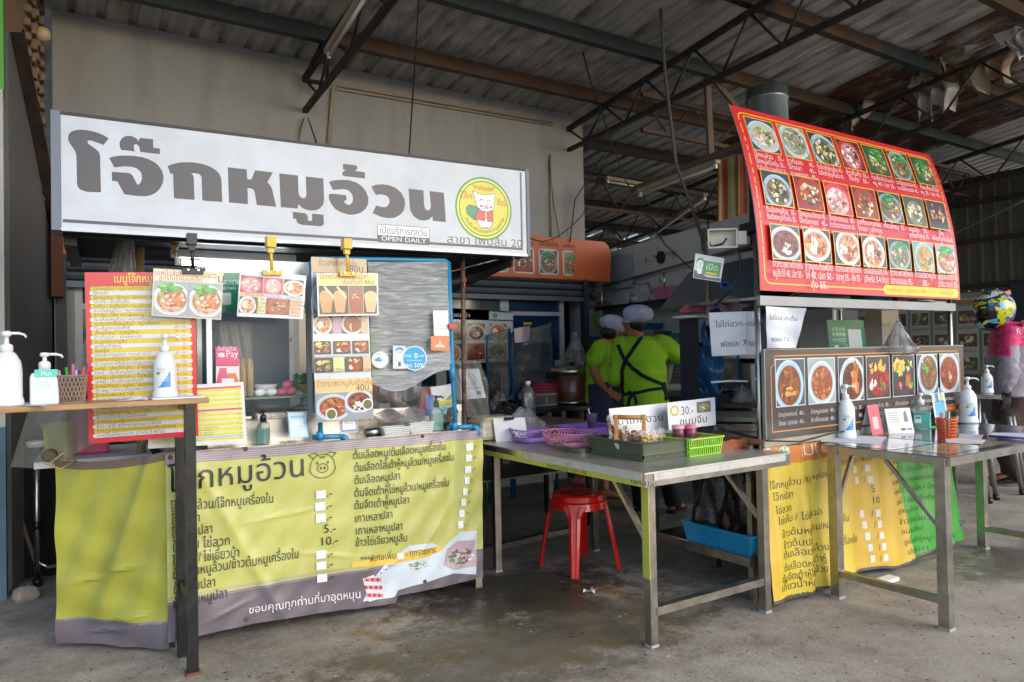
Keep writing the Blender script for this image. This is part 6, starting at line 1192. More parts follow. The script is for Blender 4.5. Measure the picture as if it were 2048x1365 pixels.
def crumple(c,w,d,h,label,mt,seed,nm='plastic_bag',cat='plastic bag',top=.3):
 rng=random.Random(seed);ph=[rng.uniform(0,6) for _ in range(8)];c=Vector(c)
 def f(a,t):
  r=(1-(1-top)*t**1.3)*(1+.13*math.sin(a*3+ph[0]+t*4)+.09*math.sin(a*5+ph[1]-t*6)+.05*math.sin(a*9+ph[2]+t*11)+.03*math.sin(a*15+t*19+ph[3])); return c+Vector((w*r*math.cos(a),d*r*math.sin(a),h*t*(1+.1*math.sin(a*4+ph[4]))))
 n=40;m=MB();m.rings([[f(2*math.pi*k/n,t_/14) for k in range(n)] for t_ in range(15)],caps=True); return m.build(nm,mt,label=label,cat=cat)
CLB=film('clear_bag','#d4d8da', .34, .2, .15,grain=.2,gscale=14)
c=at1(1092,870);crumple((c.x,c.y+.25,T1Z), .16, .12, .15,'crumpled clear plastic bag behind the lilac basket',CLB,4)
c=Q(1057,828,4.9);t=thing('water_bottle','clear plastic water bottle standing behind the crumpled bag','bottle',(c.x,c.y,c.z-.02));m=MB();m.lathe((c.x,c.y,c.z-.02),[(.046,0),(.05, .01),(.048, .06),(.051, .065),(.048, .1),(.051, .105),(.05, .14),(.04, .18),(.02, .205),(.016, .215),(.016, .22)],24);m.build('bottle_body',film('pet','#dfe8ec', .14, .4, .04),t)
m=MB();m.lathe((c.x,c.y,c.z+.198),[(.018,0),(.018, .02),(.016, .022)],16);m.build('cap',WHITEP,t)
RED=mat('red_plastic_stool','#c01410', .3,noise=.04,nscale=3,coat=.2);sc=Vector((2.727,3.50,0))
t=thing('red_stool','bright red plastic stool on the floor beside the steel table','stool',tuple(sc));SH= .455
m=MB();m.rrprof(sc,[(.163, .163,SH-.085),(.17, .17,SH-.088),(.163, .163,SH-.05),(.154, .154,SH-.04),(.152, .152,SH-.012),(.143, .143,SH-.003),(.12, .12,SH),(.114, .114,SH-.004),(.02, .02,SH-.004)], .92,9);m.build('seat',RED,t)
for sx,sy in ((-1,-1),(1,-1),(1,1),(-1,1)):
 m=MB();n=7;rr_=[]
 out=Vector((sx,sy,0)).normalized();tan=Vector((-out.y,out.x,0))
 for k in range(n):
  t_=k/(n-1);z=lerp(SH-.06,0,t_);r=lerp(.155, .235,t_**.85);w=lerp(.038, .026,t_)+(.034*(1-t_*6) if t_<1/6 else 0);cc_=sc+out*r;cc_.z=z
  rr_.append([cc_+tan*w+out*-.006,cc_+tan*w+out*.005,cc_+tan*w*.45+out*.016,cc_+tan*w*.3+out*.011,cc_-tan*w*.3+out*.011,cc_-tan*w*.45+out*.016,cc_-tan*w+out*.005,cc_-tan*w-out*.006,cc_-out*.002])
 m.rings(rr_,smooth=False);m.build('leg',RED,t,bevel=.002)
m=MB();c=P(1180,1186,z=0);rng=random.Random(3);m.grid(lambda s,t_:c+Vector(((s-.5)*.07+.01*math.sin(t_*8),(t_-.5)*.04+.008*math.sin(s*9), .012+.012*math.sin(s*7+t_*5)*math.cos(t_*4))),8,6);m.build('crumpled_tissue',mat('tissue','#d4d8dc', .8),label='crumpled white tissue on the concrete in front of the stool',cat='tissue')
m=MB();a,b=P(950,1104,z=.02),P(1146,1058,z=.02);m.bar(a,b, .05, .035);m.build('floor_bar',STEELR,label='steel bar lying along the floor behind the stool',cat='bar')
c=P(1000,1086,z=.045);m=MB();m.grid(lambda s,t_:c+Vector(((s-.5)*.07,(t_-.5)*.05, .006*math.sin(s*7))),4,4);m.build('red_scrap',mat('red_cloth'),label='faded red scrap stuck on the floor bar',cat='scrap')
# ================================================================ RIGHT STALL
XF,YF=3.12,2.44
RS=thing('right_stall','stainless steel frame and counter of the right-hand stall','stall frame',(4.1,2.8,0))
for x,y,z0,z1 in ((XF+.02,YF+.035, .02,1.9),(5.11,YF+.035, .02,1.9)):m=MB();m.tube([(x,y,z0),(x,y,z1)], .0145,12);m.build('front_post',STEEL,RS)
m=MB();m.tube([(5.08,3.25, .02),(5.08,3.25,2.1)], .0145,12);m.build('rear_post',STEEL,RS)
pa,pb=P(1408,456,y=3.0),P(1431,830,y=3.0);m=MB();m.tube([(pb.x,3.0,0),pb,pa], .0145,12);m.build('side_post',STEEL,RS)
m=MB();m.box((XF,YF+.01, .80),(5.14,3.25, .83));m.build('counter_top',STEEL,RS);m=MB();m.box((XF-.0,YF-.005, .79),(5.14,YF+.008, .832));m.build('counter_edge',mat('cream_board_edge','#a8a28c', .6,noise=.1),RS)
m=MB();m.box((3.02,2.5, .205),(5.0,3.2, .22));m.build('lower_shelf',mat('black_gloss_shelf','#0d0e10', .08, .2),RS)
m=MB();m.box((3.01,2.46, .19),(3.035,3.2, .235));m.build('shelf_edge',STEELR,RS)
for x,y in ((3.06,3.18),(3.08,2.5)):m=MB();m.box((x-.015,y-.015,0),(x+.015,y+.015, .8));m.build('leg',STEELR,RS)
for y in (2.5,3.18):m=MB();m.box((5.03,y-.015,0),(5.06,y+.015, .8));m.build('leg',STEELR,RS)
zl,zr=P(1520,606,y=YF).z,P(1912,634,y=YF).z
m=MB();m.box((XF+.0,YF+.0,1.525),(5.12,YF+.02,1.575));m.build('shelf_lip',mat('shelf_lip','#8f8f92', .4, .6,noise=.15,nscale=4),RS);m=MB();m.box((XF+.0,YF+.02,1.555),(5.12,2.95,1.57));m.build('upper_shelf',STEEL,RS)
GL=film('stall_glass','#c0d0d4', .06, .2, .03)
m=MB();m.quad((XF+.01,YF+.05, .84),(pb.x-.02,3.0, .84),(pb.x-.02,3.0,1.5),(XF+.01,YF+.05,1.5));m.build('side_glass',GL,RS)
m=MB();m.grid(lambda s,t:Vector((lerp(3.35,5.0,s),2.62+.25*(1-math.cos(t*1.4)), .84+.62*math.sin(t*1.5))),2,12);m.build('curved_glass',GL,RS)
t=thing('blue_bags','bundle of blue plastic bags behind the side glass of the right stall','plastic bags',(3.6,3.0, .85));BLB=mat('blue_bag','#14466e', .3,noise=.4,nscale=4,bump=.5,bscale=12)
m=MB();m.grid(lambda s,u:Q(lerp(1400,1528,s),lerp(820,640+20*math.sin(s*5),u),4.35)+CF*(.05*math.sin(s*14+u*5)+.03*math.sin(s*31+u*17)+.02*math.sin(u*23)),50,40);m.build('bag_sheet',BLB,t)
m=MB();m.tube([Q(1422,765,4.1),Q(1522,758,4.1)], .006,6);m.build('rack_bar',WHITEP,label='white wire rack bar across the blue bags',cat='rack bar')
m=MB();a,b=Q(1362,800,4.9),Q(1401,806,4.6);m.prism([a,b,Vector((b.x,b.y,1.51)),Vector((a.x,a.y,1.53))],H_(ray(1362,700))*.5);m.build('drink_cooler',mat('cooler_grey','#2a3138', .6),label='tall dark grey cooler side beside the right-hand worker',cat='cooler')
c=Q(1385,632,4.75);m=MB();m.lathe(c-Vector((0,0, .02)),[(.12,0),(.14, .01),(.12, .02),(.05, .028),(.02, .03)],20);m.build('tray_lid',WHITEP,label='white round lid lying on the dark cooler',cat='lid')
crumple(Q(1385,626,4.7), .1, .08, .06,'pink and clear plastic scrap on the round lid',mat('pink_scrap','#c8607a', .3),9,top=.4)
t=thing('lilac_cloth','lilac cloth draped over the left end of the steel shelf','cloth',(3.3,2.8,1.58));m=MB()
def fc(s,u):q=Q(lerp(1416,1530,s),lerp(622-14*s,606-6*math.sin(s*3),u),lerp(4.1,3.85,s)); return q+CF*(.03*math.sin(s*16+u*4))+Vector((0,0, .01*math.sin(s*9)))
m.grid(fc,26,8);m.build('cloth',mat('lilac','#7a6080', .8,noise=.12),t)
m=MB();m.sphere(Q(1462,612,4.1), .075,16,8,(1.2, .6, .75));m.build('mesh_cover',film('mesh_cover','#a8aab0', .5, .1, .4),label='grey mesh food cover behind the lilac cloth',cat='food cover')
def op(p,w,h):
 p.rr(0,0,w,h,w*.06,'#d0d6d8');p.up();p.poly([(w*.02,h*.02),(w*.98,h*.02),(w*.98,h*.16),(w*.5,h*.12),(w*.02,h*.34)],'#2c4670');p.up();p.rect(w*.3,h*.2,w*.93,h*.78,'#1f8a4a');p.up();p.text('เปิด',w*.62,h*.42,h*.36,'#e0ece4',al='c',b=.04,w=w*.44);p.rect(w*.42,h*.24,w*.84,h*.34,'#d8b83a');p.up()
 p.disc(w*.2,h*.68,w*.14,h*.18,'#2a8a52',16);p.up();p.disc(w*.2,h*.62,w*.12,h*.15,'#e8ecee',16);p.up();p.disc(w*.16,h*.64,w*.018,h*.03,'#222222',6);p.disc(w*.25,h*.64,w*.018,h*.03,'#222222',6);p.disc(w*.2,h*.56,w*.03,h*.03,'#a83a3a',8);p.rr(w*.12,h*.2,w*.28,h*.44,w*.04,'#e8ecee')
def qcard(name,label,cat,px4,D,draw,Wd,Hd,mt=None,th=.003,wav=0):
 D=D if isinstance(D,(list,tuple)) else [D]*4;a,b,c,d=[Q(x,y,dd) for (x,y),dd in zip(px4,D)];f0=bil(a,b,c,d,Wd,Hd);nn=(b-a).cross(d-a).normalized()
 f=(lambda x,y,l=0:f0(x,y,l)+nn*wav*(math.sin(x/Wd*5+y/Hd*2)+.4*math.sin(y/Hd*9+x/Wd*4))) if wav else f0
 t=thing(name,label,cat,tuple((a+c)/2));n=10 if wav else 1;sheet(lambda x,y,l:f(x,y,l-.0005),Wd,Hd,th,n,n).build('card',mat('card_edge'),t);p=Print();draw(p,Wd,Hd);p.build('print',f,t,mt or GLOSSP); return t
qcard('open_sign','small green and white hanging sign reading เปิด on the steel post','sign',((1386,556),(1441,565),(1449,517),(1391,507)),3.95,op, .16, .13)
def eggp(p,w,h):p.rect(0,0,w,h,'#d3d6de',(20,20));p.L=1e-3;p.text('ไข่ไก่ลวก-ต้ม',w*.12,h*.66,h*.18,'#3c3f46',w=w*.8,b=.02);p.text('ฟองละ 7 บ.',w*.2,h*.2,h*.2,'#3c3f46',w=w*.68,b=.025)
qcard('paper_notice','white paper egg price notice hanging between the two steel posts','notice',((1424,713),(1521,708),(1520,622),(1418,626)),[4.0,3.85,3.85,4.0],eggp, .26, .23,PRINT, .001, .004)
def eggq(p,w,h):p.rect(0,0,w,h,'#d8dbe2',(20,20));p.L=1e-3;p.text('ไข่ไก่ลวก-ต้ม',w*.08,h*.68,h*.16,'#5a5c62',w=w*.78,b=.015);p.text('ฟองละ 7 บ.',w*.12,h*.16,h*.16,'#5a5c62',w=w*.64,b=.015)
qcard('paper_notice','curled white paper notice hanging to the right of the steel post','notice',((1534,697),(1594,696),(1612,617),(1530,613)),3.72,eggq, .2, .2,PRINT, .001, .01)
t=thing('socket_box','open white plastic electrical box on top of the steel post','socket box',tuple(Q(1445,480,3.85)));bc=Q(1445,478,3.87);ex=(CR*.98-CF*.25).normalized();ez=Vector((0,0,1));ey=ex.cross(ez).normalized()
m=MB();m.obox(bc-ey*.02,ex*.072,ey*.004,ez*.048)
for a,b,c_,d in ((-.072,0, .004, .048),(.072,0, .004, .048),(0,-.048, .076, .004),(0, .048, .076, .004)):m.obox(bc+ex*a+ez*b-ey*0,ex*c_,ey*.022,ez*d)
m.build('box_shell',mat('ivory_plastic','#b5b2a6', .5),t);m=MB();m.obox(bc+ex*.1-ey*.01,ex*.022,ey*.03,ez*.035);m.build('side_block',mat('ivory_plastic'),t)
m=MB();m.tube([bc+ex*.02-ez*.0+ey*.012,bc-ez*.03+ey*.02,bc-ex*.06-ez*.04+ey*.0,bc-ex*.075-ez*.0,bc-ex*.07+ez*.1], .006,6);m.build('black_lead',BLACKP,t)
cable([Q(1478,500,3.9),Q(1482,540,3.9),Q(1462,580,3.9),Q(1430,612,4.0)], .006,'black cable looping from the socket box down to the shelf')
t=thing('kitchen_timer','small blue kitchen timer hanging on the hood side','timer',tuple(Q(1449,571,4.3)));m=MB();m.rrprof(Q(1449,571,4.2)-Vector((0,0, .022)),[(.022, .012,0),(.026, .014, .006),(.026, .014, .038),(.02, .01, .044)], .4,4,-.57);m.build('timer_body',mat('timer_blue','#1f5fa8', .35),t);m=MB();m.obox(Q(1449,570,4.184),CR*.015,CF*.002,Vector((0,0, .008)));m.build('timer_screen',mat('timer_screen','#151c20', .2),t)
t=thing('range_hood','dark grey steel range hood beneath the exhaust duct','range hood',(4.6,3.6,1.8));HOOD=mat('hood_grey','#4d5b66', .4, .4,noise=.1)
pts=[Q(1424,604,4.35),Q(1496,516,4.35),Q(1512,516,4.3),Q(1700,516,4.3),Q(1700,612,4.3),Q(1500,612,4.3)];m=MB();m.prism(pts,Vector((.25, .7,0)));m.build('hood_shell',HOOD,t)
m=MB();m.prism([Q(1478,470,4.6),Q(1530,455,4.6),Q(1530,435,4.6),Q(1478,450,4.6)],Vector((1.2, .1,0)));m.build('hood_rim',mat('hood_rim','#55525a', .4, .5),t)
c=P(1562,611,y=2.72);t=thing('wok','black iron wok on the steel shelf under the red board','wok',(c.x,c.y,1.572));m=MB();m.lathe((c.x,c.y,1.572),[(.03,0),(.06, .01),(.105, .05),(.12, .075),(.124, .078),(.12, .072),(.1, .045),(.05, .01)],26);m.build('pan',mat('black_iron','#0e0e10', .35, .4),t);m=MB();m.tube([(c.x-.05,c.y-.1,1.60),(c.x-.04,c.y-.13,1.615),(c.x-.01,c.y-.13,1.615),(c.x,c.y-.105,1.60)], .005,6);m.build('handle',mat('brass_ring','#a8a040', .4),t)
c=P(1727,625,y=2.7);m=MB();TEALB=mat('teal_basket','#1f9a94', .4)
mesh_basket('teal_basket','teal slotted plastic basket on the steel shelf',(c.x,c.y,1.572), .165, .11, .085,TEALB,0, .86,nx=26,nz=3,t_=.0045)
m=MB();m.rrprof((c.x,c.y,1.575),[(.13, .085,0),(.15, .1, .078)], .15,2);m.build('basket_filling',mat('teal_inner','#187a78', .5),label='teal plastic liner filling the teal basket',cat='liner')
c=P(1668,612,y=2.68);m=MB();m.rrprof((c.x,c.y,1.572),[(.07, .06,0),(.075, .065, .06),(.07, .06, .07)], .2,3);m.build('foam_boxes',mat('foam_white'),label='stack of white foam boxes left of the teal basket',cat='boxes')
c=P(1790,625,y=2.62);m=MB();m.box((c.x-.035,c.y-.04,1.572),(c.x+.045,c.y+.04,1.625));m.build('orange_box',mat('orange_box','#a85a28', .6),label='small orange box right of the teal basket',cat='box');m=MB();c2=c+Vector((-.09,0,0));m.lathe((c2.x,c2.y,1.572),[(.022,0),(.026, .04),(.02, .06)],14);m.build('egg_cup',mat('cream_cup','#b5a88c', .5),label='cream cup beside the orange box',cat='cup')
c=P(1845,632,y=2.65);m=MB();m.tube([(c.x-.16,c.y,1.595),(c.x+.14,c.y,1.595)], .022,10);m.tube([(c.x-.1,c.y-.05,1.588),(c.x+.2,c.y-.05,1.588)], .016,10);m.build('rolled_towels',mat('towel','#9aa09c', .9),label='two rolled pale cloths on the steel shelf',cat='cloths')
card('green_poster','green poster with white lettering behind the brown picture board','poster',((1660,700),(1730,699),(1727,642),(1655,640)),2.95, lambda p,w,h:(p.rect(0,0,w,h,'#1a7a54'),p.up(),p.rect(w*.55,0,w*.9,h*.7,'#c4ccc8'),[p.text(x,w*.12,h*(.72-.17*i),h*.13,'#d0dcd4',w=w*.36) for i,x in enumerate(('สแกนจ่าย','ที่นี่ได้','ทุกธนาคาร'))],p.disc(w*.2,h*.12,w*.06,h*.1,'#d0dcd4',12)), .2, .16,v=None) if False else None
qcard('green_poster','green poster with white lettering behind the brown picture board','poster',((1660,704),(1733,702),(1727,641),(1653,640)),4.6, lambda p,w,h:(p.rect(0,0,w,h,'#1a7a54'),p.up(),p.rect(w*.55,0,w*.9,h*.7,'#c4ccc8'),[p.text(x,w*.1,h*(.66-.17*i),h*.13,'#d0dcd4',w=w*.38) for i,x in enumerate(('上支付宝','双重优惠','用支付宝扫'))],p.disc(w*.2,h*.12,w*.06,h*.1,'#d0dcd4',12)), .23, .19)
c=Q(1797,655,4.4);m=MB();n=32;m.rings([[c+Vector((math.cos(2*math.pi*k/n),math.sin(2*math.pi*k/n),0))*(r_*(1+.22*math.sin(k*2.1+i)*(1 if i>1 else .3)))-Vector((0,0, .17-z_)) for k in range(n)] for i,(r_,z_) in enumerate([(.06,0),(.1, .02),(.09, .05),(.06, .09),(.04, .13),(.02, .18),(.008, .21)])]);m.build('hanging_bag',CLB,label='clear plastic bag hanging from the shelf above the brown board',cat='plastic bag')
m=MB();a,b=P(1755,640,y=3.6),P(1790,900,y=3.6);m.box((a.x-.02,3.55, .9),(a.x+.25,3.7,1.75));m.build('cream_column',mat('cream_column','#7a705c', .7,noise=.1),label='cream cupboard side seen through the right stall',cat='cupboard')
m=MB();m.box((4.75,4.1, .0),(6.7,4.2,1.7));m.build('dark_screen',mat('dark_screen','#2c3238', .6,noise=.3),label='dark back panel of the right stall kitchen',cat='panel')  # added screen, keeps the gap dark by covering the bright outside
def fbp(px,py):q=P(px,py,y=2.42); return q.x,q.z
BX0,BX1,BZ0,BZ1=3.115,5.16, .832,1.292
root=thing('picture_board','dark brown board with seven food pictures along the stall counter','menu board',(4.1,2.43, .83))
m=MB();m.box((BX0,2.421,BZ0),(BX1,2.433,BZ1));m.build('board',mat('board_dark','#2a2422', .5),root)
m=MB();m.box((BX0-.006,2.417,BZ0-.004),(BX0,2.436,BZ1+.004));m.box((BX0,2.417,BZ1),(BX1,2.436,BZ1+.006));m.build('board_trim',mat('trim_grey','#8a8a8a', .4, .5),root)
p=Print();p.rect(BX0,BZ0,BX1,BZ1,'#3a3130');p.up();o='#c8843a'
p.line([(BX0+.05,BZ0+.035),(BX1-.06,BZ0+.035)], .006,o);p.line([(BX0+.08,BZ1-.032),(BX1-.09,BZ1-.032)], .006,o);p.line([(BX0+.05,BZ0+.035),(BX0+.05,BZ1-.09)], .005,o);p.line([(BX1-.05,BZ0+.035),(BX1-.05,BZ1-.09)], .005,o);p.line([(BX0+.05,BZ1-.09),(BX0+.08,BZ1-.075),(BX0+.08,BZ1-.032)], .005,o);p.line([(BX1-.05,BZ1-.09),(BX1-.08,BZ1-.075),(BX1-.08,BZ1-.032)], .005,o)
kinds=['curry','ricepork','katsu','bento','noodle','stick','soupred'];cap=[('ข้าวหมูทอดแกงกะหรี่','40.-','ไก่ทอด / ปลาทอด','40.-'),('ข้าวหมูอบซอส','40.-','ข้าวไก่อบซอส','40.-'),('ข้าวแกงกะหรี่หมูทอด','80.-','ไก่ทอด','80.-'),('ข้าวเบนโตะหมู / ไก่ / ปลา','85.-','ข้าวเบนโตะรวม','110.-'),('ยากิโซบะรวมมิตรทอด','110.-','ยากิแซลมอน','115.-'),('ข้าวสเต็กแซลมอน','115.-','ย่างเทอริยากิ','105.-'),('ข้าวแกงกะหรี่แซลมอน','125.-','แซลมอนย่าง','125.-')]
for k in range(7):
 w= .238;x0=BX0+.09+k*.272;x1=x0+w;za,zb=BZ0+.165,BZ1-.052;p.rect(x0-.005,za-.005,x1+.005,zb+.005,'#c9ced0');p.up();p.photo(x0,za,x1,zb,kinds[k],k+20,n=60);p.up()
 c4=cap[k];p.text(c4[0],x0+.01,za-.055, .032,'#c8c4c0',maxw=.155,b=.015);p.text(c4[1],x1-.005,za-.055, .032,'#c8c4c0',al='r',b=.015,maxw=.05);p.text(c4[2],x0+.01,za-.1, .032,'#c8c4c0',maxw=.155,b=.015);p.text(c4[3],x1-.005,za-.1, .032,'#c8c4c0',al='r',b=.015,maxw=.05)
p.rect(BX1-.4,BZ0+.045,BX1-.1,BZ0+.075,'#c86a28')
p.build('board_print', lambda x,y,l=0:Vector((x,2.4205-l,y)),root,printmat('board_print', .3, .3))
RX0,RX1,RZ0,RH=3.105,5.15,1.60,1.05
def fr(x,y,l=0):
 k=y/RH;yy=2.425+.17*k**2.2;z=RZ0+RH*(k-.035*k**3); return Vector((x+.0*k,yy-l,z))
root=thing('red_menu_board','big curved red menu board with three rows of dishes above the right stall','menu board',(4.1,2.45,1.6))
mm=MB();mm.grid(lambda s,t:fr(lerp(RX0,RX1,s),t*RH,-.001),1,16);mm.grid(lambda s,t:fr(lerp(RX1,RX0,s),t*RH,-.005),1,16);mm.grid(lambda s,t:fr(RX0,t*RH,-.005+.004*s),1,16);mm.grid(lambda s,t:fr(RX1,t*RH,-.001-.004*s),1,16);mm.build('board',mat('board_back','#b8b0ac', .5),root)
WR=RX1-RX0;p=Print();p.rect(0,0,WR,RH,'#c8202a',(1,22));p.up()
def frm(x0,y0,x1,y1,w,c):
 n=14
 for k in range(n):a,b=lerp(y0+.05,y1-.05,k/n),lerp(y0+.05,y1-.05,(k+1)/n);p.rect(x0,a,x0+w,b,c);p.rect(x1-w,a,x1,b,c)
 p.rect(x0+.05,y0,x1-.05,y0+w,c);p.rect(x0+.05,y1-w,x1-.05,y1,c)
 for cx,cy,a0 in ((x1-.05,y1-.05,0),(x0+.05,y1-.05,90),(x0+.05,y0+.05,180),(x1-.05,y0+.05,270)):p.ringd(cx,cy, .05,w,c,6,None,a0,a0+90)
frm(.035, .035,WR-.035,RH-.035, .008,'#e0b828');p.up()
p.rr(WR*.555, .012,WR-.02, .07, .028,'#e0c81c');p.up();p.text('*ทุกเมนูพิเศษเพิ่ม 10.- ไข่เป็ดยางมะตูม / ไข่เค็ม / ไข่เยี่ยวม้า 10.- ไข่ลวกออนเซ็น 8.-',WR*.565, .03, .036,'#a8442a',w=WR*.40,b=.02);p.up()
rowk=[['congee','fish','soup','pink','lime','green','lime'],['soup','red','redbowl','red','green','dumpling','cups'],['rice','plate','plate','plate','green','omelet','noodlebowl']]
caps=[[['โจ๊กหมูล้วน    35.-','โจ๊กหมูเครื่องใน 35.-','ข้าวต้มหมูล้วน / หมูเครื่องใน 35.-'],['ข้าวต้มปลา      40.-','โจ๊กปลา      40.-','เกาเหลาปลา   40.-'],['ต้มจืดเต้าหู้หมูล้วน 40.-','ต้มจืดเต้าหู้หมูเครื่องใน 40.-'],['ข้าวต้มกุ้ง 55.-','โจ๊กกุ้ง   55.-'],['ก๋วยเตี๋ยวต้มยำมะนาว','หมู 40 / ปลา 50.-'],['บะหมี่หมูอบซอส 40.-','บะหมี่ไก่อบซอส 40.-'],['ก๋วยเตี๋ยวน้ำใส','หมู 35 / ปลา 45.-']],[['ต้มเลือดหมูล้วน   35.-','ต้มเลือดหมูเครื่องใน 35.-'],['โจ๊กหมูทอด/ไก่ทอด 45.-','โจ๊กปลาทอด   45.-','หมูอบ/ไก่อบ   45.-'],['โจ๊กปลาแซลมอน   80.-','ข้าวต้มปลาแซลมอน 80.-'],['ยากิโซบะหมูทอด','ไก่ทอด / ปลาทอด','หมูอบ / ไก่อบ 45.-'],['เกี๊ยวน้ำหมู  35.-'],['ขนมจีบ    30.-','ลูกชิ้นเต้าหู้หมู 35.-'],['โจ๊ก','พร้อมถ้วยรักษ์โลก','45.-']],[['ข้าวกระเพราพริกแห้ง','หมูสับ/ไก่ 40, ปลา 50.-'],['ข้าวหมูกระเทียมพริกไท','ไก่ 40, ปลา 50.-','กุ้ง 55.-'],['ข้าวกระเพราพริกแห้ง','ปลาทู 55.- กุ้ง 55.-'],['บะหมี่จีนไม้รวมมิตร 160.-','(สำหรับ 3-4 ท่าน)'],['ข้าวกระเพราพริกแห้ง','ปลาแซลมอน 95.-'],['ข้าวไข่เจียวหมูสับ','30.-'],['เห็ดเข็มทองทอด','น้ำจิ้มวาซาบิ 50.-']]]
tops=[RH-.062,RH-.395,RH-.70];phh=[.205, .19, .18]
for r_ in range(3):
 for k in range(7):
  cw=(WR-.14)/7;x0= .075+k*cw+.012;x1=x0+cw-.04;y1=tops[r_]-(.0 if r_<2 else 0);y0=y1-phh[r_];p.rect(x0-.006,y0-.006,x1+.006,y1+.006,'#e0b828',(1,4));p.up()
  L0=p.L;p.photo(x0,y0,x1,y1,rowk[r_][k],r_*7+k+3,n=60);p.up()
  cs=caps[r_][k];hh= .05 if r_==2 else .038
  for i,tx in enumerate(cs):p.text(tx,(x0+x1)/2,y0-.046-i*(hh+.004)*.93,hh*1.1,'#ecd8d8',al='c',maxw=cw-.02,b=.028)
p.build('board_print', lambda x,y,l=0:fr(RX0+x,y,l),root,printmat('red_board', .35, .2))
def gy(x,z,l=0):
 k=max(0,min(1,z/.8));w= .012*math.sin(x*11+z*2)+.02*math.exp(-((x-3.34)/.035)**2)*(1 if 1 else 0)-.016*math.exp(-((x-3.42)/.03)**2)+.006*math.sin(x*31-z*7)+.01*math.exp(-(((x-3.95)-.12*(1-k))/.05)**2)+.015*math.exp(-((x-4.75)/.05)**2)
 w+= .005*math.sin(z*21+x*9)*(1-k)*.6;xx=x if x<4.9 else x
 return Vector((xx-.06*(1-k)*max(0,(3.3-x)/.2 if x<3.3 else 0),lerp(2.335,2.415,k)-w-l,z))
root=thing('tricolour_banner','creased orange, yellow and green menu banner hanging under the right stall','banner',(4,2.38, .4))
GX0,GX1=3.085,4.93;p=Print()
def bnd(z): return 4.33-.02*0+.03*0+.0*z+lerp(.02,-.06,z/.8)
n=30
zb= lambda x: .028+.012*math.sin(x*7)+.012*abs(math.sin(x*3))
nx,nz=200,50;k0=len(p.v)
for j in range(nz+1):
 for i in range(nx+1):x=lerp(GX0,GX1,i/nx);p.v.append((x,lerp(zb(x), .79,j/nz),0))
for j in range(nz):
 for i in range(nx):
  x=lerp(GX0,GX1,(i+.5)/nx);z=lerp(zb(x), .79,(j+.5)/nz);a=k0+j*(nx+1)+i;p.f.append((a,a+1,a+nx+2,a+nx+1))
  c_='#3f9a38' if x>bnd(z) else ('#c4742c' if z> .70-.0*x and x<4.0 else ('#c9a63c' if x>3.75 or z< .04 or x<3.14 else '#ccb43c'))
  if z<zb(x)+.012:c_='#55504c'
  p.c.append(lin(c_))
p.L=1.2e-3
def gt(txt,a,b,h,c='#3a3020',bold=.012):
 q0,q1=P(*a,y=2.37),P(*b,y=2.37);k=len(p.v);p.text(txt,q0.x,0,h,c,w=q1.x-q0.x,b=bold);p.v[k:]=[(x,z+lerp(q0.z,q1.z,(x-q0.x)/(q1.x-q0.x)),l) for x,z,l in p.v[k:]]
for txt,a,b in (('โจ๊กหมูล้วน / หมู+เครื่องใน',(1556,982),(1672,952)),('โจ๊กปลา',(1560,1004),(1596,996)),('ไข่ลวก',(1563,1030),(1592,1022)),('ไข่เค็ม / ไข่เยี่ยวม้า',(1566,1051),(1645,1028)),('ข้าวต้มหมูล้วน/หมู+เครื่องใน',(1571,1077),(1701,1042)),('ข้าวต้มปลา',(1573,1098),(1624,1086)),('ต้มเลือดหมูล้วน/หมู+เครื่องใน',(1572,1117),(1714,1082)),('ต้มเลือดหมูใส่เต้าหู้',(1572,1142),(1645,1120)),('ต้มจืดเต้าหู้ไข่หมูล้วน',(1568,1163),(1645,1140)),('เกี๊ยวน้ำหมู',(1566,1180),(1620,1166)),('เกาเหลาปลา',(1572,1200),(1624,1186))):gt(txt,a,b, .05)
for i,txt in enumerate(('บะหมี่ / เส้นเล็กแห้ง','บะหมี่ / เส้นเล็กน้ำใส','บะหมี่หมูอบซอสเข้มข้น','บะหมี่ / เส้นเล็ก / น้ำปลา','บะหมี่ / เส้นเล็กต้มยำมะนาว','ซุปหมูล้วน','ข้าวไข่เจียวหมูสับ','ขนมจีบ','ลูกชิ้นเต้าหู้หมู / ลูกชิ้นกุ้ง','เต้าหู้ปลา','เห็ดเข็มทองทอด-ซอสวาซาบิ')):
 y=931+i*19.5;x=1782+i*2.6;gt(txt,(x,y+2),(x+(88 if len(txt)>17 else 44),y-(16 if len(txt)>17 else 8)), .042,'#1c4a24')
for i in range(9):
 for dx in (0,22):
  q=P(1718+i*2.5+dx,940+i*22-dx*.15,y=2.37)
  if i in (2,3):dx and p.text(('5','10')[i-2],q.x,q.z-.01, .055,'#3a2c18',al='c',b=.02)
  else:p.rect(q.x-.017,q.z-.022,q.x+.017,q.z+.018,'#d4d2cc')
  if dx and i not in (2,3):p.text('/',q.x-.045,q.z-.018, .05,'#3a2c18')
gt('ธรรมดา / พิเศษ',(1699,932),(1748,921), .045,'#4a3018');gt('เมนู',(1610,917),(1655,905), .1,'#d8c8b8', .04);gt('20',(1914,1052),(1928,1048), .05,'#1c3a1c')
for x,y, in ((1555,912),(1583,907)):q=P(x,y,y=2.37);p.disc(q.x,q.z, .035, .036,'#b8c4b4',18)
p.up()
for x,y, in ((1555,912),(1583,907)):q=P(x,y,y=2.37);p.blobs(q.x,q.z, .028, .03,['#7a9a6a','#d0d4c4','#8a9a80'],14,random.Random(int(x)), .4)
p.build('banner_sheet',gy,root,VINYL)
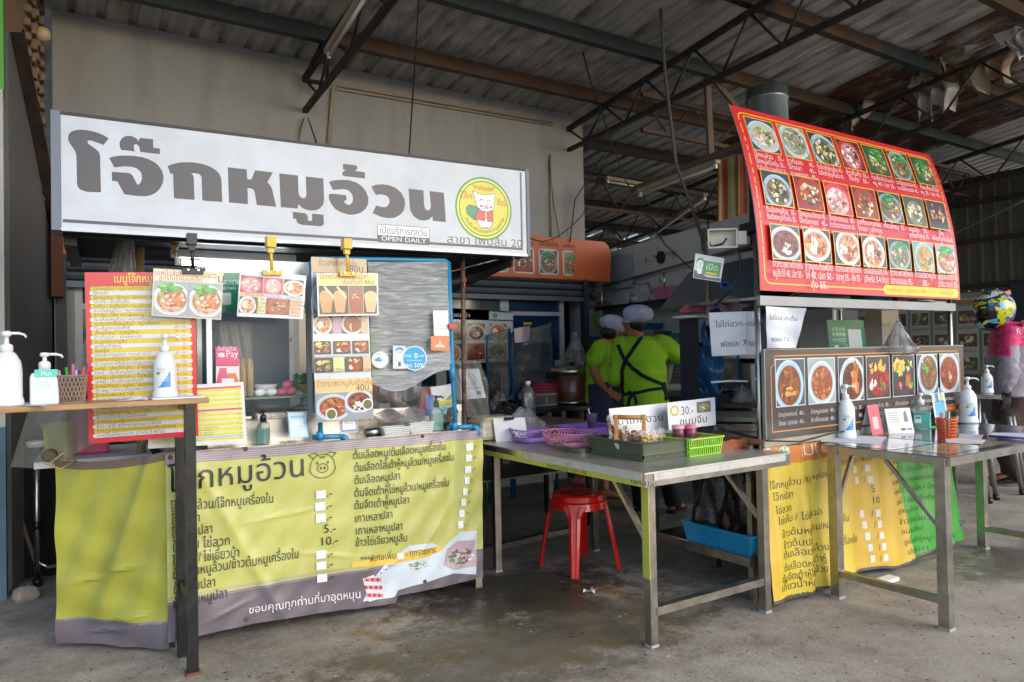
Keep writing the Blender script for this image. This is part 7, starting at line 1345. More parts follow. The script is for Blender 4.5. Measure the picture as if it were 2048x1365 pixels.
m=MB();c=P(1770,1162,z=.01);m.box(c+Vector((-.06,-.03,-.008)),c+Vector((.09, .03, .012)));m.build('foam_scrap',WHITEP,label='white foam scrap lying at the foot of the yellow banner',cat='scrap')
c=P(1470,1115,z=.22);c=Vector((3.17,2.78, .22));BLBK=mat('sky_blue_plastic','#1f8ab8', .4)
a,b=P(1412,1050,x=3.02),P(1528,1128,x=3.02)
mesh_basket('blue_basket','sky blue perforated basket on the black lower shelf',(3.16,2.70, .222), .13, .235, .115,BLBK,0, .88,nx=18,nz=8,t_=.0048,rim=.008)
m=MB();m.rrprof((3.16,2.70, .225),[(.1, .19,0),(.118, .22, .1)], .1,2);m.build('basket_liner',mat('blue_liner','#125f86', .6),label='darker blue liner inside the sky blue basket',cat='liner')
BAGB=mat('black_bag','#0e1012', .22,noise=.3,nscale=8,bump=.8,bscale=14);crumple((3.2,2.62, .3), .13, .13, .44,'glossy black rubbish bag in the blue basket, nearer the front',BAGB,21,'rubbish_bag','rubbish bag', .75)
crumple((3.22,2.86, .3), .12, .12, .46,'dark crumpled rubbish bag in the blue basket, further back',mat('grey_black_bag','#1a1e1e', .25,noise=.3,nscale=8,bump=.8,bscale=12),22,'rubbish_bag','rubbish bag', .8)
# ================================================================ GOODS ON THE RIGHT TABLE
GW=mat('glossy_white')
def at2(px,py): return P(px,py,z=T2Z+.001)
c=at2(1693,876);pump_bottle('white pump bottle nearest the brown picture board on the steel table',c, .25, .31, .047,GW,'round',lab_blue)
c=at2(1937,846);pump_bottle('white pump bottle beside the orange pen basket',c, .3, .31, .052,GW,'round',lab_blue)
def lab_t(p):p.rect(-.04, .035,-.002, .08,'#c8dcd8');p.up();p.rect(-.036, .06,-.006, .076,'#2f9a94');p.rect(.002, .04, .04, .085,'#3aa8a0')
c=at2(1842,857);pump_bottle('squat clear bottle of teal gel with white pump',c, .2, .26, .052,CLEARP,'sq',lab_t,WHITEP,mat('teal_gel','#3fb0a8', .15))
def tent(label,px0,px1,py,ptop,cfront,draw,z=T2Z,nm='tent_card',dy=.05):
 a,b=P(px0,py,z=z+.001),P(px1,py-3,z=z+.001);D=(a-CO).dot(CF);h=(py-ptop)/F_PX*D;t=thing(nm,label,'card stand',tuple((a+b)/2));n=Vector((-(b-a).y,(b-a).x,0)).normalized()
 u=Vector((0,0,h))+n*.03;m=MB();m.add([a,b,b+u,a+u,a+n*.075,b+n*.075],[(0,1,2,3),(3,2,5,4)]);m.build('card',mat('card_white','#c8ccce', .5),t);w=(b-a).length;p=Print();p.L=8e-4;draw(p,w,h);p.build('print',bil(a,b,b+u,a+u,w,h),t); return t
tent('white tent card with a portrait print between the pink stand and the teal bottle',1778,1829,869,819,0, lambda p,w,h:(p.rect(w*.03,h*.04,w*.97,h*.97,'#cfd2d2'),p.up(),[p.rect(w*.12,h*(.45+.09*k),w*.5,h*(.48+.09*k),'#8a9094') for k in range(5)],p.poly([(w*.68,h*.45),(w*.84,h*.45),(w*.82,h*.8),(w*.78,h*.92),(w*.7,h*.8)],'#6a6e74'),p.rect(w*.5,h*.12,w*.68,h*.2,'#2a3038'),p.rect(w*.74,h*.12,w*.94,h*.2,'#3a8ac0')))
tent('slim pink payment card standing beside the first pump bottle',1745,1767,872,812,0, lambda p,w,h:(p.rect(0,0,w,h,'#c85a6c'),p.up(),p.rect(w*.25,h*.2,w*.75,h*.6,'#c8b0b4')),nm='payment_card')
tent('tall blue and white tent card behind the orange pen basket',1872,1898,852,777,0, lambda p,w,h:(p.rect(0,0,w,h,'#c4d0d6'),p.up(),p.rect(w*.15,h*.1,w*.9,h*.65,'#5aa4c8'),p.rect(w*.25,h*.62,w*.5,h*.85,'#4a6aa0'),p.rect(w*.6,h*.6,w*.8,h*.85,'#b8b048')))
OR=mat('orange_plastic','#c85a20', .4);c=at2(1894,877);t=thing('orange_pen_basket','orange plastic mesh pen basket full of pens on the right table','pen basket',tuple(c));h= .105
m=MB();n=30
for j in range(7):m.tube([c+Vector(((.043+.007*j/6)*math.cos(2*math.pi*k/n),(.043+.007*j/6)*math.sin(2*math.pi*k/n),h*j/6+.003)) for k in range(n)], .0032,5,closed=True)
for k in range(n):a=2*math.pi*k/n;m.bar(c+Vector((.043*math.cos(a), .043*math.sin(a),0)),c+Vector((.05*math.cos(a), .05*math.sin(a),h)), .003, .003)
m.build('mesh_wall',OR,t,kind='stuff');m=MB();m.lathe(c,[(.043, .0),(.043, .004)],24);m.build('base',OR,t);m=MB();m.tube([c+Vector((.051*math.cos(2*math.pi*k/n), .051*math.sin(2*math.pi*k/n),h)) for k in range(n)], .0045,6,closed=True);m.build('rim',OR,t)
for i,(dx,dy,c_,n_) in enumerate(((-.03,0,'#c8a0a8','pale pink'),(-.015, .01,'#b87a88','dusty pink'),(.0,-.005,'#2a7a7a','dark teal'),(.012, .012,'#8aa8a8','grey-green'),(.026,0,'#c0c4c8','silver'),(.034, .01,'#a88a90','mauve'))):
 q=c+Vector((dx*.7,dy, .01));m=MB();m.tube([q,q+Vector((dx*.5,dy, .125+.006*(i%3)))], .005,8);m.build('pen',mat('pen'+c_,c_, .35),label=n_+' pen in the orange basket',cat='pen',group='pens in the orange basket')
def pap2(pts,label,c_='#cdd3de',cat='paper',cr=.004):a,b,c_2,d=[P(x,y,z=T2Z+.002) for x,y in pts];f=bil(a,b,c_2,d);m=MB();m.grid(lambda s,t:f(s,t)+Vector((0,0,cr*(.5+.5*math.sin(s*6+t*4+pts[0][0]))*(s+.3))),8,5);m.build('paper',mat('paper'+c_,c_, .6),label=label,cat=cat)
pap2([(1893,886),(1965,890),(1972,880),(1890,877)],'white order slip lying in front of the orange pen basket');pap2([(1975,874),(2060,877),(2070,868),(1985,866)],'white order slip under the blue pen at the right picture edge')
pap2([(1640,884),(1760,889),(1775,874),(1652,868)],'large printed sheet under the first pump bottle',cr=.0);pap2([(1915,878),(1962,880),(1968,872),(1920,868)],'folded note pad right of the orange pen basket','#c4b8bc')
m=MB();a,b=P(1978,872,z=T2Z+.012),P(2062,878,z=T2Z+.012);m.tube([a,a.lerp(b, .3),a.lerp(b, .32),b],[.005, .005, .006, .004],8);m.build('blue_pen',mat('blue_pen','#1f3fa8', .3),label='blue pen lying on the slip at the right picture edge',cat='pen')
cable([P(1532,882,y=2.40),P(1600,884,y=2.38),P(1660,868,y=2.38),P(1720,858,y=2.4)], .005,'black cable lying along the stall edge below the brown board')
# ================================================================ BACKGROUND SERVING AREA
def tealp(p,w,h):
 p.rect(0,0,w,h,'#c4c9cc');p.rect(0,h*.82,w,h,'#1f8f92');p.rect(0,0,w,h*.08,'#1f8f92');p.up();p.text('เมนูแนะนำ',w*.04,h*.86,h*.1,'#c8dcdc',w=w*.36,b=.02);p.rect(w*.66,h*.84,w,h*.98,'#b4c4c8');p.up();p.disc(w*.74,h*.91,w*.04,h*.05,'#5a9a6a',14)
 for i in range(3):
  for j in range(2):p.photo(w*(.06+.3*i),h*(.14+.34*j),w*(.3+.3*i),h*(.42+.34*j),['plate','meatpile','red','rice','green','plate'][i*2+j],i*3+j+40,'#7a6a50',22);p.up()
def wallcard(name,label,cat,px4,y,draw,W_,H_):a,b,c,d=[P(*q,y=y) for q in px4];t=thing(name,label,cat,tuple((a+c)/2));f=bil(a,b,c,d,W_,H_);sheet(lambda x,yy,l:f(x,yy,l-.001),W_,H_, .003).build('card',mat('card_edge'),t);p=Print();draw(p,W_,H_);p.build('print',f,t,GLOSSP)
wallcard('menu_poster','teal edged menu poster taped to the glass doors','poster',((880,742),(1026,730),(1026,624),(880,615)),5.985,tealp,1.0, .62)
def bframe(label,px4,y,extra=None):
 q=[P(*a,y=y) for a in px4];t=thing('film_screen',label,'screen',tuple(q[0]));BD=mat('dull_blue_pipe','#1a5a82', .5)
 m=MB();m.tube(q, .014,8,closed=True);m.build('pipe_frame',BD,t);m=MB();m.tube([q[0],Vector((q[0].x,q[0].y,0))], .014,8);m.build('leg',BD,t);m=MB();m.tube([q[1],Vector((q[1].x,q[1].y,0))], .014,8);m.build('leg',BD,t)
 f=bil(*q);m=MB();m.grid(lambda s,u:f(s,u)+Vector((0, .012*math.sin(s*8+u*15)+.008*math.sin(u*31),0)),14,24);m.build('film_sheet',film('milky_film','#8f9088', .5, .25, .2,grain=.3,gscale=4),t)
bframe('blue pipe screen with milky film before the glass doors, taller one',((1026,790),(1110,784),(1102,646),(1022,668)),5.5);bframe('blue pipe screen with milky film, lower one on the left',((976,795),(1020,792),(1018,658),(974,672)),5.45)
wallcard('purple_sheet','purple sheet hanging on the taller film screen','sheet',((1030,686),(1059,684),(1060,652),(1028,658)),5.4, lambda p,w,h:p.rect(0,0,w,h,'#5f5580'), .2, .2)
wallcard('yellow_sticker','small yellow sticker on the blue glass above the purple sheet','sticker',((1047,651),(1064,650),(1064,645),(1047,645)),5.98, lambda p,w,h:p.rect(0,0,w,h,'#b8982a'), .1, .05)
wallcard('price_sticker','pale green sticker low on the glass door by the cooker','sticker',((1108,736),(1128,733),(1126,718),(1107,722)),5.95, lambda p,w,h:p.rect(0,0,w,h,'#8aa8a0'), .1, .08)
t=thing('prep_table','dark work table under the big rice cooker','table',(3.9,5.3,0));BKT=mat('black_table','#141516', .4);TZ= .83
m=MB();m.box((2.9,4.95,TZ-.03),(4.45,5.62,TZ));m.build('table_top',BKT,t)
for x,y in ((2.95,5.0),(4.4,5.0),(2.95,5.57),(4.4,5.57),(3.6,5.0)):m=MB();m.box((x-.02,y-.02,0),(x+.02,y+.02,TZ-.03));m.build('leg',STEELR if x>3 else BKT,t)
c=P(1145,812,y=5.28);c.z=TZ;RB=mat('cooker_woodgrain','#5a2f18', .35,noise=.35,nscale=9,stretch=(6,6, .6),coat=.3)
t=thing('rice_cooker','large wood-grain rice cooker with steel lid on the dark table','rice cooker',tuple(c));r= .195
m=MB();m.lathe(c,[(r*.95,0),(r, .02),(r, .27),(r*.97, .275)],36);m.build('body',RB,t);m=MB();m.lathe(c,[(r*1.0, .012),(r*1.02, .0),(r*1.02, .03),(r*1.005, .032)],36);m.build('base_band',STEEL,t);m=MB();m.lathe(c+Vector((0,0, .272)),[(r*1.03,0),(r*1.03, .035),(r*.98, .055),(r*.6, .075),(.02, .085)],36);m.build('lid',STEEL,t)
for s_ in (-1,1):m=MB();m.obox(c+Vector((s_*(r+.03),0, .27)),Vector((.03,0,0)),Vector((0, .05,0)),Vector((0,0, .03)));m.build('handle',BLACKP,t)
m=MB();m.lathe(c+Vector((0,0, .355)),[(.02,0),(.03, .02),(.03, .03),(.02, .032)],14);m.build('knob',BLACKP,t)
c=P(1075,790,y=5.35);t=thing('drawer_unit','small white drawer unit with a crimson basket left of the cooker','drawer unit',(c.x,c.y,TZ));m=MB();m.box((c.x-.14,c.y-.1,TZ),(c.x+.2,c.y+.1,TZ+.11));m.build('cabinet',mat('dull_white','#8f9290', .5),t)
for k in range(2):m=MB();m.box((c.x-.12+k*.16,c.y-.105,TZ+.015),(c.x+.02+k*.16,c.y-.1,TZ+.095));m.build('drawer',mat('smoke_drawer','#3a4044', .3),t)
mesh_basket('crimson_basket','crimson basket on top of the small drawer unit',(c.x+.05,c.y,TZ+.112), .15, .09, .08,mat('crimson','#8f2448', .4),nx=14,nz=3,t_=.009)
c=P(1010,805,y=5.2);crumple((c.x-.05,c.y,TZ), .1, .08, .14,'knotted white plastic bag on the dark table',CLB,30,top=.4);mesh_basket('black_basket','small black mesh basket beside the knotted bag',(c.x+.14,c.y,TZ), .07, .05, .07,BLACKP,nx=8,nz=4,t_=.006)
m=MB();c=P(1005,822,y=4.6)
t=thing('black_rack','black folding rack behind the white card stand','rack',tuple(c))
for a,b in (((990,830),(1003,806)),((1003,806),(1018,830)),((1003,806),(1028,812)),((1028,812),(1036,834))):m.bar(P(*a,y=4.6),P(*b,y=4.6), .03, .03)
m.build('rack_bars',BLACKP,t)
t=thing('rear_steel_table','steel table half hidden behind the left stall and the taped table','steel table',(2.7,4.6,0));m=MB();m.box((1.95,4.25, .75),(3.5,4.9, .78));m.build('table_top',STEELR,t)
for x,y in ((2.0,4.3),(3.45,4.3),(3.45,4.85),(2.0,4.85)):m=MB();m.tube([(x,y,0),(x,y, .75)], .016,8);m.build('leg',BLACKPAINT,t)
m=MB();m.box((2.0,4.3, .42),(3.45,4.85, .43));m.build('wire_shelf',STEELR,t)
t=thing('meter_panel','white panel with electricity meter and switches beside the shutter','meter panel',tuple(P(1182,600,y=6.2)));a,b=P(1166,630,y=6.2),P(1202,562,y=6.2)
m=MB();m.box((a.x,6.2,a.z-.6),(b.x,6.24,b.z+.05));m.build('panel',mat('dirty_white','#8a877e', .6,noise=.15,dirt='#4a463f',damt=.6,dscale=8),t);c=P(1187,591,y=6.15);m=MB();m.lathe(c,[(.055,0),(.055,-.05),(.04,-.07)],20,axis=(0,1,0));m.build('meter',mat('meter_glass','#4a4e50', .2),t)
for x,y in ((1172,571),(1190,571),(1184,612)):c=P(x,y,y=6.19);m=MB();m.box(c-Vector((.03, .02, .035)),c+Vector((.03,0, .035)));m.build('switch_box',mat('switch_grey','#6a6860', .5),t)
B2=P(1165,622,z=1.77);e_=Vector((-math.sin(R(8)),-math.cos(R(8)),0));d_=ray(1415,572);s_=(d_.x*B2.y-d_.y*B2.x)/(d_.y*e_.x-d_.x*e_.y);A2=B2+e_*s_;dr=(A2-B2);dr.z=0;dr.normalize();bk=Vector((-dr.y,dr.x,0));bk=bk if bk.dot(CF)>0 else -bk
def Ls(s,off,z):q=B2+dr*s+bk*off; return Vector((q.x,q.y,z))
LN=(A2-B2).length
root=thing('shelf_wall','light grey board wall behind the workers with a long dark shelf','wall',tuple(Ls(0, .3,0)));LW=mat('light_board','#c6c8c8', .6,noise=.06,dirt='#84827c',damt=.3)
m=MB();m.prism([Ls(-.35, .35, .8),Ls(LN+1.0, .35, .8),Ls(LN+1.0, .35,2.15),Ls(-.35, .35,2.15)],bk*.04);m.build('lower_board',LW,root)
def Lp(px,py,off):o=Ls(0,off,0);d=ray(px,py);t_=(o-CO).dot(bk)/d.dot(bk); return CO+d*t_
u=[Lp(1190,512, .3),Lp(1190,575, .3),Lp(1600,462, .3),Lp(1600,398, .3)];u[1]=Lp(1195,575, .3)
zt_=max(v.z for v in u[::3]);m=MB();a,b=u[0],u[3];m.prism([Vector((a.x,a.y,u[1].z)),Vector((b.x,b.y,u[2].z)),b,a],bk*.03);m.build('upper_board',mat('upper_board','#bfc2c4', .5,noise=.05),root)
m=MB();m.bar(Lp(1195,576, .27),Lp(1600,464, .27), .03, .02);m.build('board_rail',mat('grey_rail','#5d5f60', .5, .3),root)
m=MB();m.prism([Ls(-.05,0,1.75),Ls(LN+.7,0,1.75),Ls(LN+.7,0,1.79),Ls(-.05,0,1.79)],bk*.34);m.build('shelf',mat('dark_shelf','#1e1f20', .35, .3),root)
for px,y0,y1 in ((1169,622,790),(1203,560,640),(1328,545,580)):m=MB();q=Lp(px,y0, .05);m.tube([q,Vector((q.x,q.y,Lp(px,y1, .05).z))], .012,8);m.build('shelf_post',STEEL,root)
t=thing('wall_clock','frameless wall clock, black hands hub and numerals on the grey board','clock',tuple(Lp(1322,515, .28)));c=Lp(1322,515, .28);nrm=-bk;cs=(Lp(1322,515, .28)-Lp(1322,562, .28)).length
m=MB();m.lathe(c,[(cs*.27,0),(cs*.27, .012),(cs*.24, .016)],24,axis=nrm);m.build('hub',BLACKP,t);exl=-dr if (-dr).dot(CR)>0 else dr
p=Print()
for tx,a in (('12',90),('3',0),('6',270),('9',180)):p.text(tx,cs*.95*math.cos(R(a)),cs*.95*math.sin(R(a))-cs*.17,cs*.42,'#16181a',al='c',b=.01)
p.line([(0,0),(-cs*.45,cs*.12)],cs*.05,'#16181a');p.line([(0,0),(-cs*.2,cs*.4)],cs*.04,'#16181a');p.text('Home',cs*.8,cs*.0,cs*.28,'#2a2c2e',al='c')
p.build('numerals', lambda x,y,l=0:c+nrm*(.02+l)+exl*x+Vector((0,0,y)),t)
def lcard(name,label,cat,px0,py0,px1,py1,off,draw,W_,H_):a,b,c,d=Lp(px0,py1,off),Lp(px1,py1-4,off),Lp(px1,py0-4,off),Lp(px0,py0,off);t=thing(name,label,cat,tuple((a+c)/2));f=bil(a,b,c,d,W_,H_);sheet(lambda x,y,l:f(x,y,l-.001),W_,H_, .003).build('card',mat('card_edge'),t);p=Print();draw(p,W_,H_);p.build('print',f,t,PRINT)
def cal(p,w,h):
 p.rect(0,0,w,h,'#a8a8b4');p.up();p.text('6',w*.5,h*.62,h*.07,'#3a3c5a',al='c')
 for r_ in range(5):
  for k in range(7):
   if 2<=r_*7+k<32:p.text(str(r_*7+k-1),w*(.12+.13*k),h*(.5-.1*r_),h*.07,'#3a3c5a',al='c',b=.01)
lcard('calendar','paper wall calendar hanging by a black clip left of the clock','calendar',1224,512,1264,578, .27,cal, .3, .45)
lcard('green_note','pale green handwritten note on the end of the dark shelf','note',1167,625,1203,655,-.02, lambda p,w,h:(p.rect(0,0,w,h,'#8fb070'),p.up(),p.text('หมูทอด',w*.15,h*.58,h*.24,'#3a5a34',w=w*.7),p.text('ปั้นบัน',w*.25,h*.14,h*.24,'#3a5a34',w=w*.55)), .2, .16)
q=Lp(1338,590, .1);mesh_basket('pink_basket','pink mesh basket on the dark shelf under the clock',(q.x,q.y,1.792), .13, .09, .11,mat('dusty_pink','#b8708a', .45),math.atan2(dr.y,dr.x), .85,nx=14,nz=5,t_=.008)
q=Lp(1372,580, .12);m=MB();m.rrprof((q.x,q.y,1.792),[(.1, .07,0),(.11, .08, .012),(.1, .07, .03)], .3,3,math.atan2(dr.y,dr.x));m.build('flat_cover',mat('blue_lid','#1f5f8f', .4),label='flat blue lid on the dark shelf beside the pink basket',cat='cover')
q=Lp(1285,600, .15);crumple((q.x,q.y,1.79), .17, .1, .2,'misty clear bag of packaging on the dark shelf below the calendar',CLB,40,top=.5);q=Lp(1205,612, .12);crumple((q.x,q.y,1.79), .15, .08, .07,'brown dried bundle at the left end of the dark shelf',mat('brown_bundle','#6a4420', .8,noise=.4,nscale=20),41,'dried_bundle','bundle', .4)
q=Lp(1190,690, .05);m=MB();m.rrprof((q.x,q.y,q.z-.08),[(.13, .1,0),(.16, .12, .16),(.17, .13, .17)], .2,3);m.build('blue_tub',mat('blue_tub','#174f72', .4),label='dark blue tub behind the left-hand worker',cat='tub');m=MB();m.box((q.x-.25,q.y-.15,q.z-.12),(q.x+.3,q.y+.2,q.z-.085));m.build('low_shelf',STEELR,label='low steel shelf under the dark blue tub',cat='shelf')
q=Q(1150,690,7.3);m=MB();n=32;m.rings([[q+Vector((math.cos(2*math.pi*k/n),math.sin(2*math.pi*k/n),0))*(r_*(1+.25*math.sin(k*2.1+i)*(1 if i>1 else .3)))-Vector((0,0, .28-z_)) for k in range(n)] for i,(r_,z_) in enumerate([(.06,0),(.09, .05),(.1, .12),(.08, .22),(.05, .3),(.03, .38),(.01, .44)])]);m.build('hanging_bag',CLB,label='clear bag of dark food hanging left of the shelf post',cat='plastic bag');crumple(q-Vector((0,0, .28)), .09, .08, .1,'dark food in the hanging clear bag',mat('dark_food','#2a1c14', .6),50,'food_clump','food')
for px,py,c_,lb in ((1300,652,'#1f6a94','blue plastic tray on the back counter behind the right-hand worker'),(1355,672,'#1f9aa0','teal bowl on the back counter near the cooler'),(1325,668,'#6a4a7a','purple tub on the back counter near the cooler')):
 q=Lp(px,py, .2);w= .12 if px==1300 else .06;m=MB();m.rrprof(q-Vector((0,0, .04)),[(w*.8, .06,0),(w, .08, .06),(w*1.06, .085, .065)], .3,3);m.build('tub',mat('tub'+c_,c_, .4),label=lb,cat='tub')
m=MB();a,b=Lp(1290,690, .1),Lp(1400,690, .1);m.prism([Vector((a.x,a.y,1.33)),Vector((b.x,b.y,1.33)),Vector((b.x,b.y,1.37)),Vector((a.x,a.y,1.37))],bk*.25);m.build('back_counter',mat('dark_counter','#23282a', .5),label='dark narrow shelf low on the board wall',cat='shelf')
t=thing('kitchen_scale','pale appliance with wire rack beyond the right-hand worker','appliance',tuple(Q(1348,770,6.3)));m=MB();m.rrprof(Q(1348,780,6.2),[(.14, .1,0),(.15, .11, .02),(.13, .09, .05)], .3,4,-.5);m.build('tray',mat('dull_white'),t)
m=MB()
for k in range(9):m.tube([Q(1338,712+k*6,6.5),Q(1364,710+k*6,6.45)], .006,5)
m.build('wire_rack',STEELR,t,kind='stuff');m=MB();m.tube([Q(1332,770,6.2),Q(1338,735,6.2),Q(1343,712,6.2)], .035,10);m.build('arm',mat('dull_white'),t)
t=thing('rear_counter','dark rear work counter on steel legs behind the workers','counter',(4.9,5.4,0));m=MB();m.prism([Ls(.1,-.1, .8),Ls(LN+.3,-.1, .8),Ls(LN+.3,-.1, .84),Ls(.1,-.1, .84)],bk*.42);m.build('counter_top',BKT,t)
for s_ in (.2,LN*.35,LN*.7,LN*.95):q=Ls(s_,-.05,0);m=MB();m.tube([q,Vector((q.x,q.y, .8))], .016,8);m.build('leg',STEELR,t)
t=thing('folding_table','folding table with dark navy cover on splayed aluminium legs','table',(6.9,3.0,0));AL=mat('aluminium','#9a9a98', .35, .8)
for x,y in ((1979,1007),(1993,1000),(1987,972),(2045,990),(2052,985)):
 q=P(x,y,z=.0);tp=q+Vector((-.12 if x<2000 else -.16, .02, .68));m=MB();m.tube([q,tp], .02,8);m.build('leg',AL,t);m=MB();m.tube([q,q+Vector((-.008,0, .045))], .026,8);m.build('foot',BLACKP,t)
a,b=Q(1960,850,6.1),Q(2090,870,5.9);m=MB();m.grid(lambda s,u:a.lerp(b,s)+CF*(u*.6)+Vector((0,0, .04*u+.015*math.sin(s*9+u*5))),16,8);m.grid(lambda s,u:a.lerp(b,s)-Vector((0,0, .08*u))+CF*.01*math.sin(s*14+u),16,4);m.build('navy_cover',mat('navy_cover','#1c2129', .6,noise=.2),t)
t=thing('side_shelf','small steel shelf top beyond the right table','shelf',tuple(Q(1980,800,6.2)));a,b=Q(1955,798,6.2),Q(2003,799,6.1);m=MB();m.prism([a,b,b+Vector((0,0, .035)),a+Vector((0,0, .035))],CF*.35);m.build('shelf_top',STEEL,t)
q=(a+b)/2+CF*.15;m=MB();m.tube([Vector((q.x,q.y,0)),Vector((q.x,q.y,a.z))], .02,8);m.build('leg',AL,t)
c=Q(1975,794,6.35);pump_bottle('smaller looking white pump bottle on the far steel shelf near the rider',Vector((c.x,c.y,a.z+.036)), .3, .255, .045,GW,'round',lab_blue)
# ================================================================ PEOPLE
SKIN=mat('skin','#9a5f42', .5,noise=.06,nscale=9);LIME=mat('lime_shirt','#86b81a', .85,noise=.06,nscale=6,bump=.1,bscale=30);HAIR=mat('dark_hair','#15100e', .5);NAVY=mat('navy_cloth','#232c44', .85,noise=.12,nscale=8);BLKC=mat('black_cloth','#101113', .85,noise=.1);CAPM=mat('lavender_cap','#b0b4d0', .8,noise=.08,nscale=20,bump=.4,bscale=26)
def H(v):v=Vector(v);v.z=0; return v.normalized()
def fuse(name,parts,m,parent,vox=.012,it=2,disp=None):
 """several overlapping closed shapes grown together into one continuous surface"""
 mb=MB()
 for q in parts:mb.add(q.v,q.f)
 me=mb.mesh('tmp');o=bpy.data.objects.new('tmp',me);COL.objects.link(o)
 r=o.modifiers.new('r','REMESH');r.mode='VOXEL';r.voxel_size=vox;sm=o.modifiers.new('s','SMOOTH');sm.iterations=it;sm.factor= .5
 dg=bpy.context.evaluated_depsgraph_get();me2=bpy.data.meshes.new_from_object(o.evaluated_get(dg));bpy.data.objects.remove(o)
 off=rootloc(parent)
 for v in me2.vertices:
  c=v.co.copy()
  if disp:c+=v.normal*disp(c)
  v.co=c-off
 me2.name=name;me2.materials.clear();me2.materials.append(m);me2.polygons.foreach_set('use_smooth',[True]*len(me2.polygons));me2.update()
 o2=bpy.data.objects.new(name,me2);COL.objects.link(o2);o2.parent=parent; return o2
def loft(secs,ax,ay,n=20,tilt=None):
 m=MB();m.rings([[c+ax*(rx*math.cos(2*math.pi*k/n))+ay*(ry*math.sin(2*math.pi*k/n)) for k in range(n)] for c,rx,ry in secs]); return m
def limb(pts,rs,n=12):
 P_,R_=[],[]
 for i in range(len(pts)-1):
  for k in range(4):t=k/4;P_.append(Vector(pts[i]).lerp(Vector(pts[i+1]),t));R_.append(lerp(rs[i],rs[i+1],t))
 P_.append(Vector(pts[-1]));R_.append(rs[-1])
 P_=[P_[0]]+[(P_[i-1]+P_[i]*2+P_[i+1])/4 for i in range(1,len(P_)-1)]+[P_[-1]]
 m=MB();m.tube(P_,R_,n);m.sphere(P_[0],R_[0]*.98,12,8);m.sphere(P_[-1],R_[-1]*.98,12,8); return m
def hand(wr,d,nrm,side,s=1,curl=.35):
 """palm with five separate bent fingers; d = pointing direction, nrm = back of hand, side = towards the thumb"""
 d,nrm,side=d.normalized(),nrm.normalized(),side.normalized();out=[]
 pc=wr+d*.045*s;m=MB();m.rings([[wr+d*t*s+side*(w*math.cos(2*math.pi*k/12))*s+nrm*(th*math.sin(2*math.pi*k/12))*s for k in range(12)] for t,w,th in ((-.01, .024, .017),(.02, .032, .015),(.055, .04, .014),(.085, .039, .011),(.092, .03, .008))]);out.append(m)
 for i,(o,L) in enumerate(((.029, .068),(.01, .076),(-.009, .071),(-.027, .056))):
  b=wr+d*.08*s+side*o*s;dd=(d+side*o*3.2).normalized();p1=b+dd*L*.45*s-nrm*curl*.012*s;p2=p1+(dd-nrm*curl*.9).normalized()*L*.32*s;p3=p2+(dd-nrm*curl*1.9).normalized()*L*.25*s
  m=MB();m.tube([b-dd*.015*s,b,p1,p2,p3],[.0095*s, .0095*s, .0088*s, .008*s, .0062*s],8);out.append(m)
 b=wr+d*.02*s+side*.028*s;p1=b+(d*.6+side*.9).normalized()*.035*s;p2=p1+(d*.9+side*.35-nrm*.2).normalized()*.03*s;p3=p2+(d-nrm*.3).normalized()*.022*s
 m=MB();m.tube([b-side*.01*s,b,p1,p2,p3],[.012*s, .0125*s, .011*s, .0095*s, .0072*s],8);out.append(m); return out
def head(c,face,up=Vector((0,0,1)),s=1):
 """skull, jaw, nose, ears; face = direction the face looks"""
 f=face.normalized();u=(up-f*up.dot(f)).normalized();r=f.cross(u);out=[]
 sec=[(-.115, .02, .03, .0),(-.1, .045, .052, .028),(-.075, .058, .066, .022),(-.045, .066, .08, .012),(-.01, .072, .092, .0),(.03, .076, .097,-.004),(.065, .07, .09,-.008),(.095, .05, .066,-.01),(.112, .02, .028,-.01)]
 m=MB();m.rings([[c+u*z*s+f*(o+ry*math.sin(2*math.pi*k/20))*s+r*(rx*math.cos(2*math.pi*k/20))*s for k in range(20)] for z,rx,ry,o in sec]);out.append(m)
 m=MB();m.rings([[c+f*(.088+dp)*s+u*z*s+r*(w*math.cos(2*math.pi*k/8))*s+f*(w*math.sin(2*math.pi*k/8))*s for k in range(8)] for z,w,dp in ((.025, .006, .0),(.0, .009, .008),(-.018, .014, .012),(-.026, .008, .004))]);out.append(m)
 for sg in (-1,1):q=MB();q.sphere(c+r*sg*.076*s-f*.005*s-u*.005*s, .03*s,10,8,(.45, .6,1));out.append(q)
 q=MB();q.sphere(c+f*.09*s-u*.055*s, .018*s,8,6,(1.2, .8, .5));out.append(q)
 return out,f,u,r
def eyes(c,f,u,r,parent,s=1):
 for sg in (-1,1):m=MB();m.sphere(c+f*.082*s+u*.012*s+r*sg*.03*s, .011*s,8,6);m.build('eye',mat('eye_white','#c8c4bc', .3),parent);m=MB();m.sphere(c+f*.089*s+u*.012*s+r*sg*.03*s, .006*s,8,6);m.build('iris',mat('iris','#1a100a', .2),parent);m=MB();m.tube([c+f*.086*s+u*.034*s+r*sg*.015*s,c+f*.084*s+u*.038*s+r*sg*.032*s,c+f*.075*s+u*.033*s+r*sg*.047*s], .0035*s,5);m.build('eyebrow',HAIR,parent)
 m=MB();m.tube([c+f*.094*s-u*.052*s-r*.022*s,c+f*.101*s-u*.05*s,c+f*.094*s-u*.052*s+r*.022*s], .005*s,6);m.build('mouth',mat('lips','#7a3a34', .5),parent)
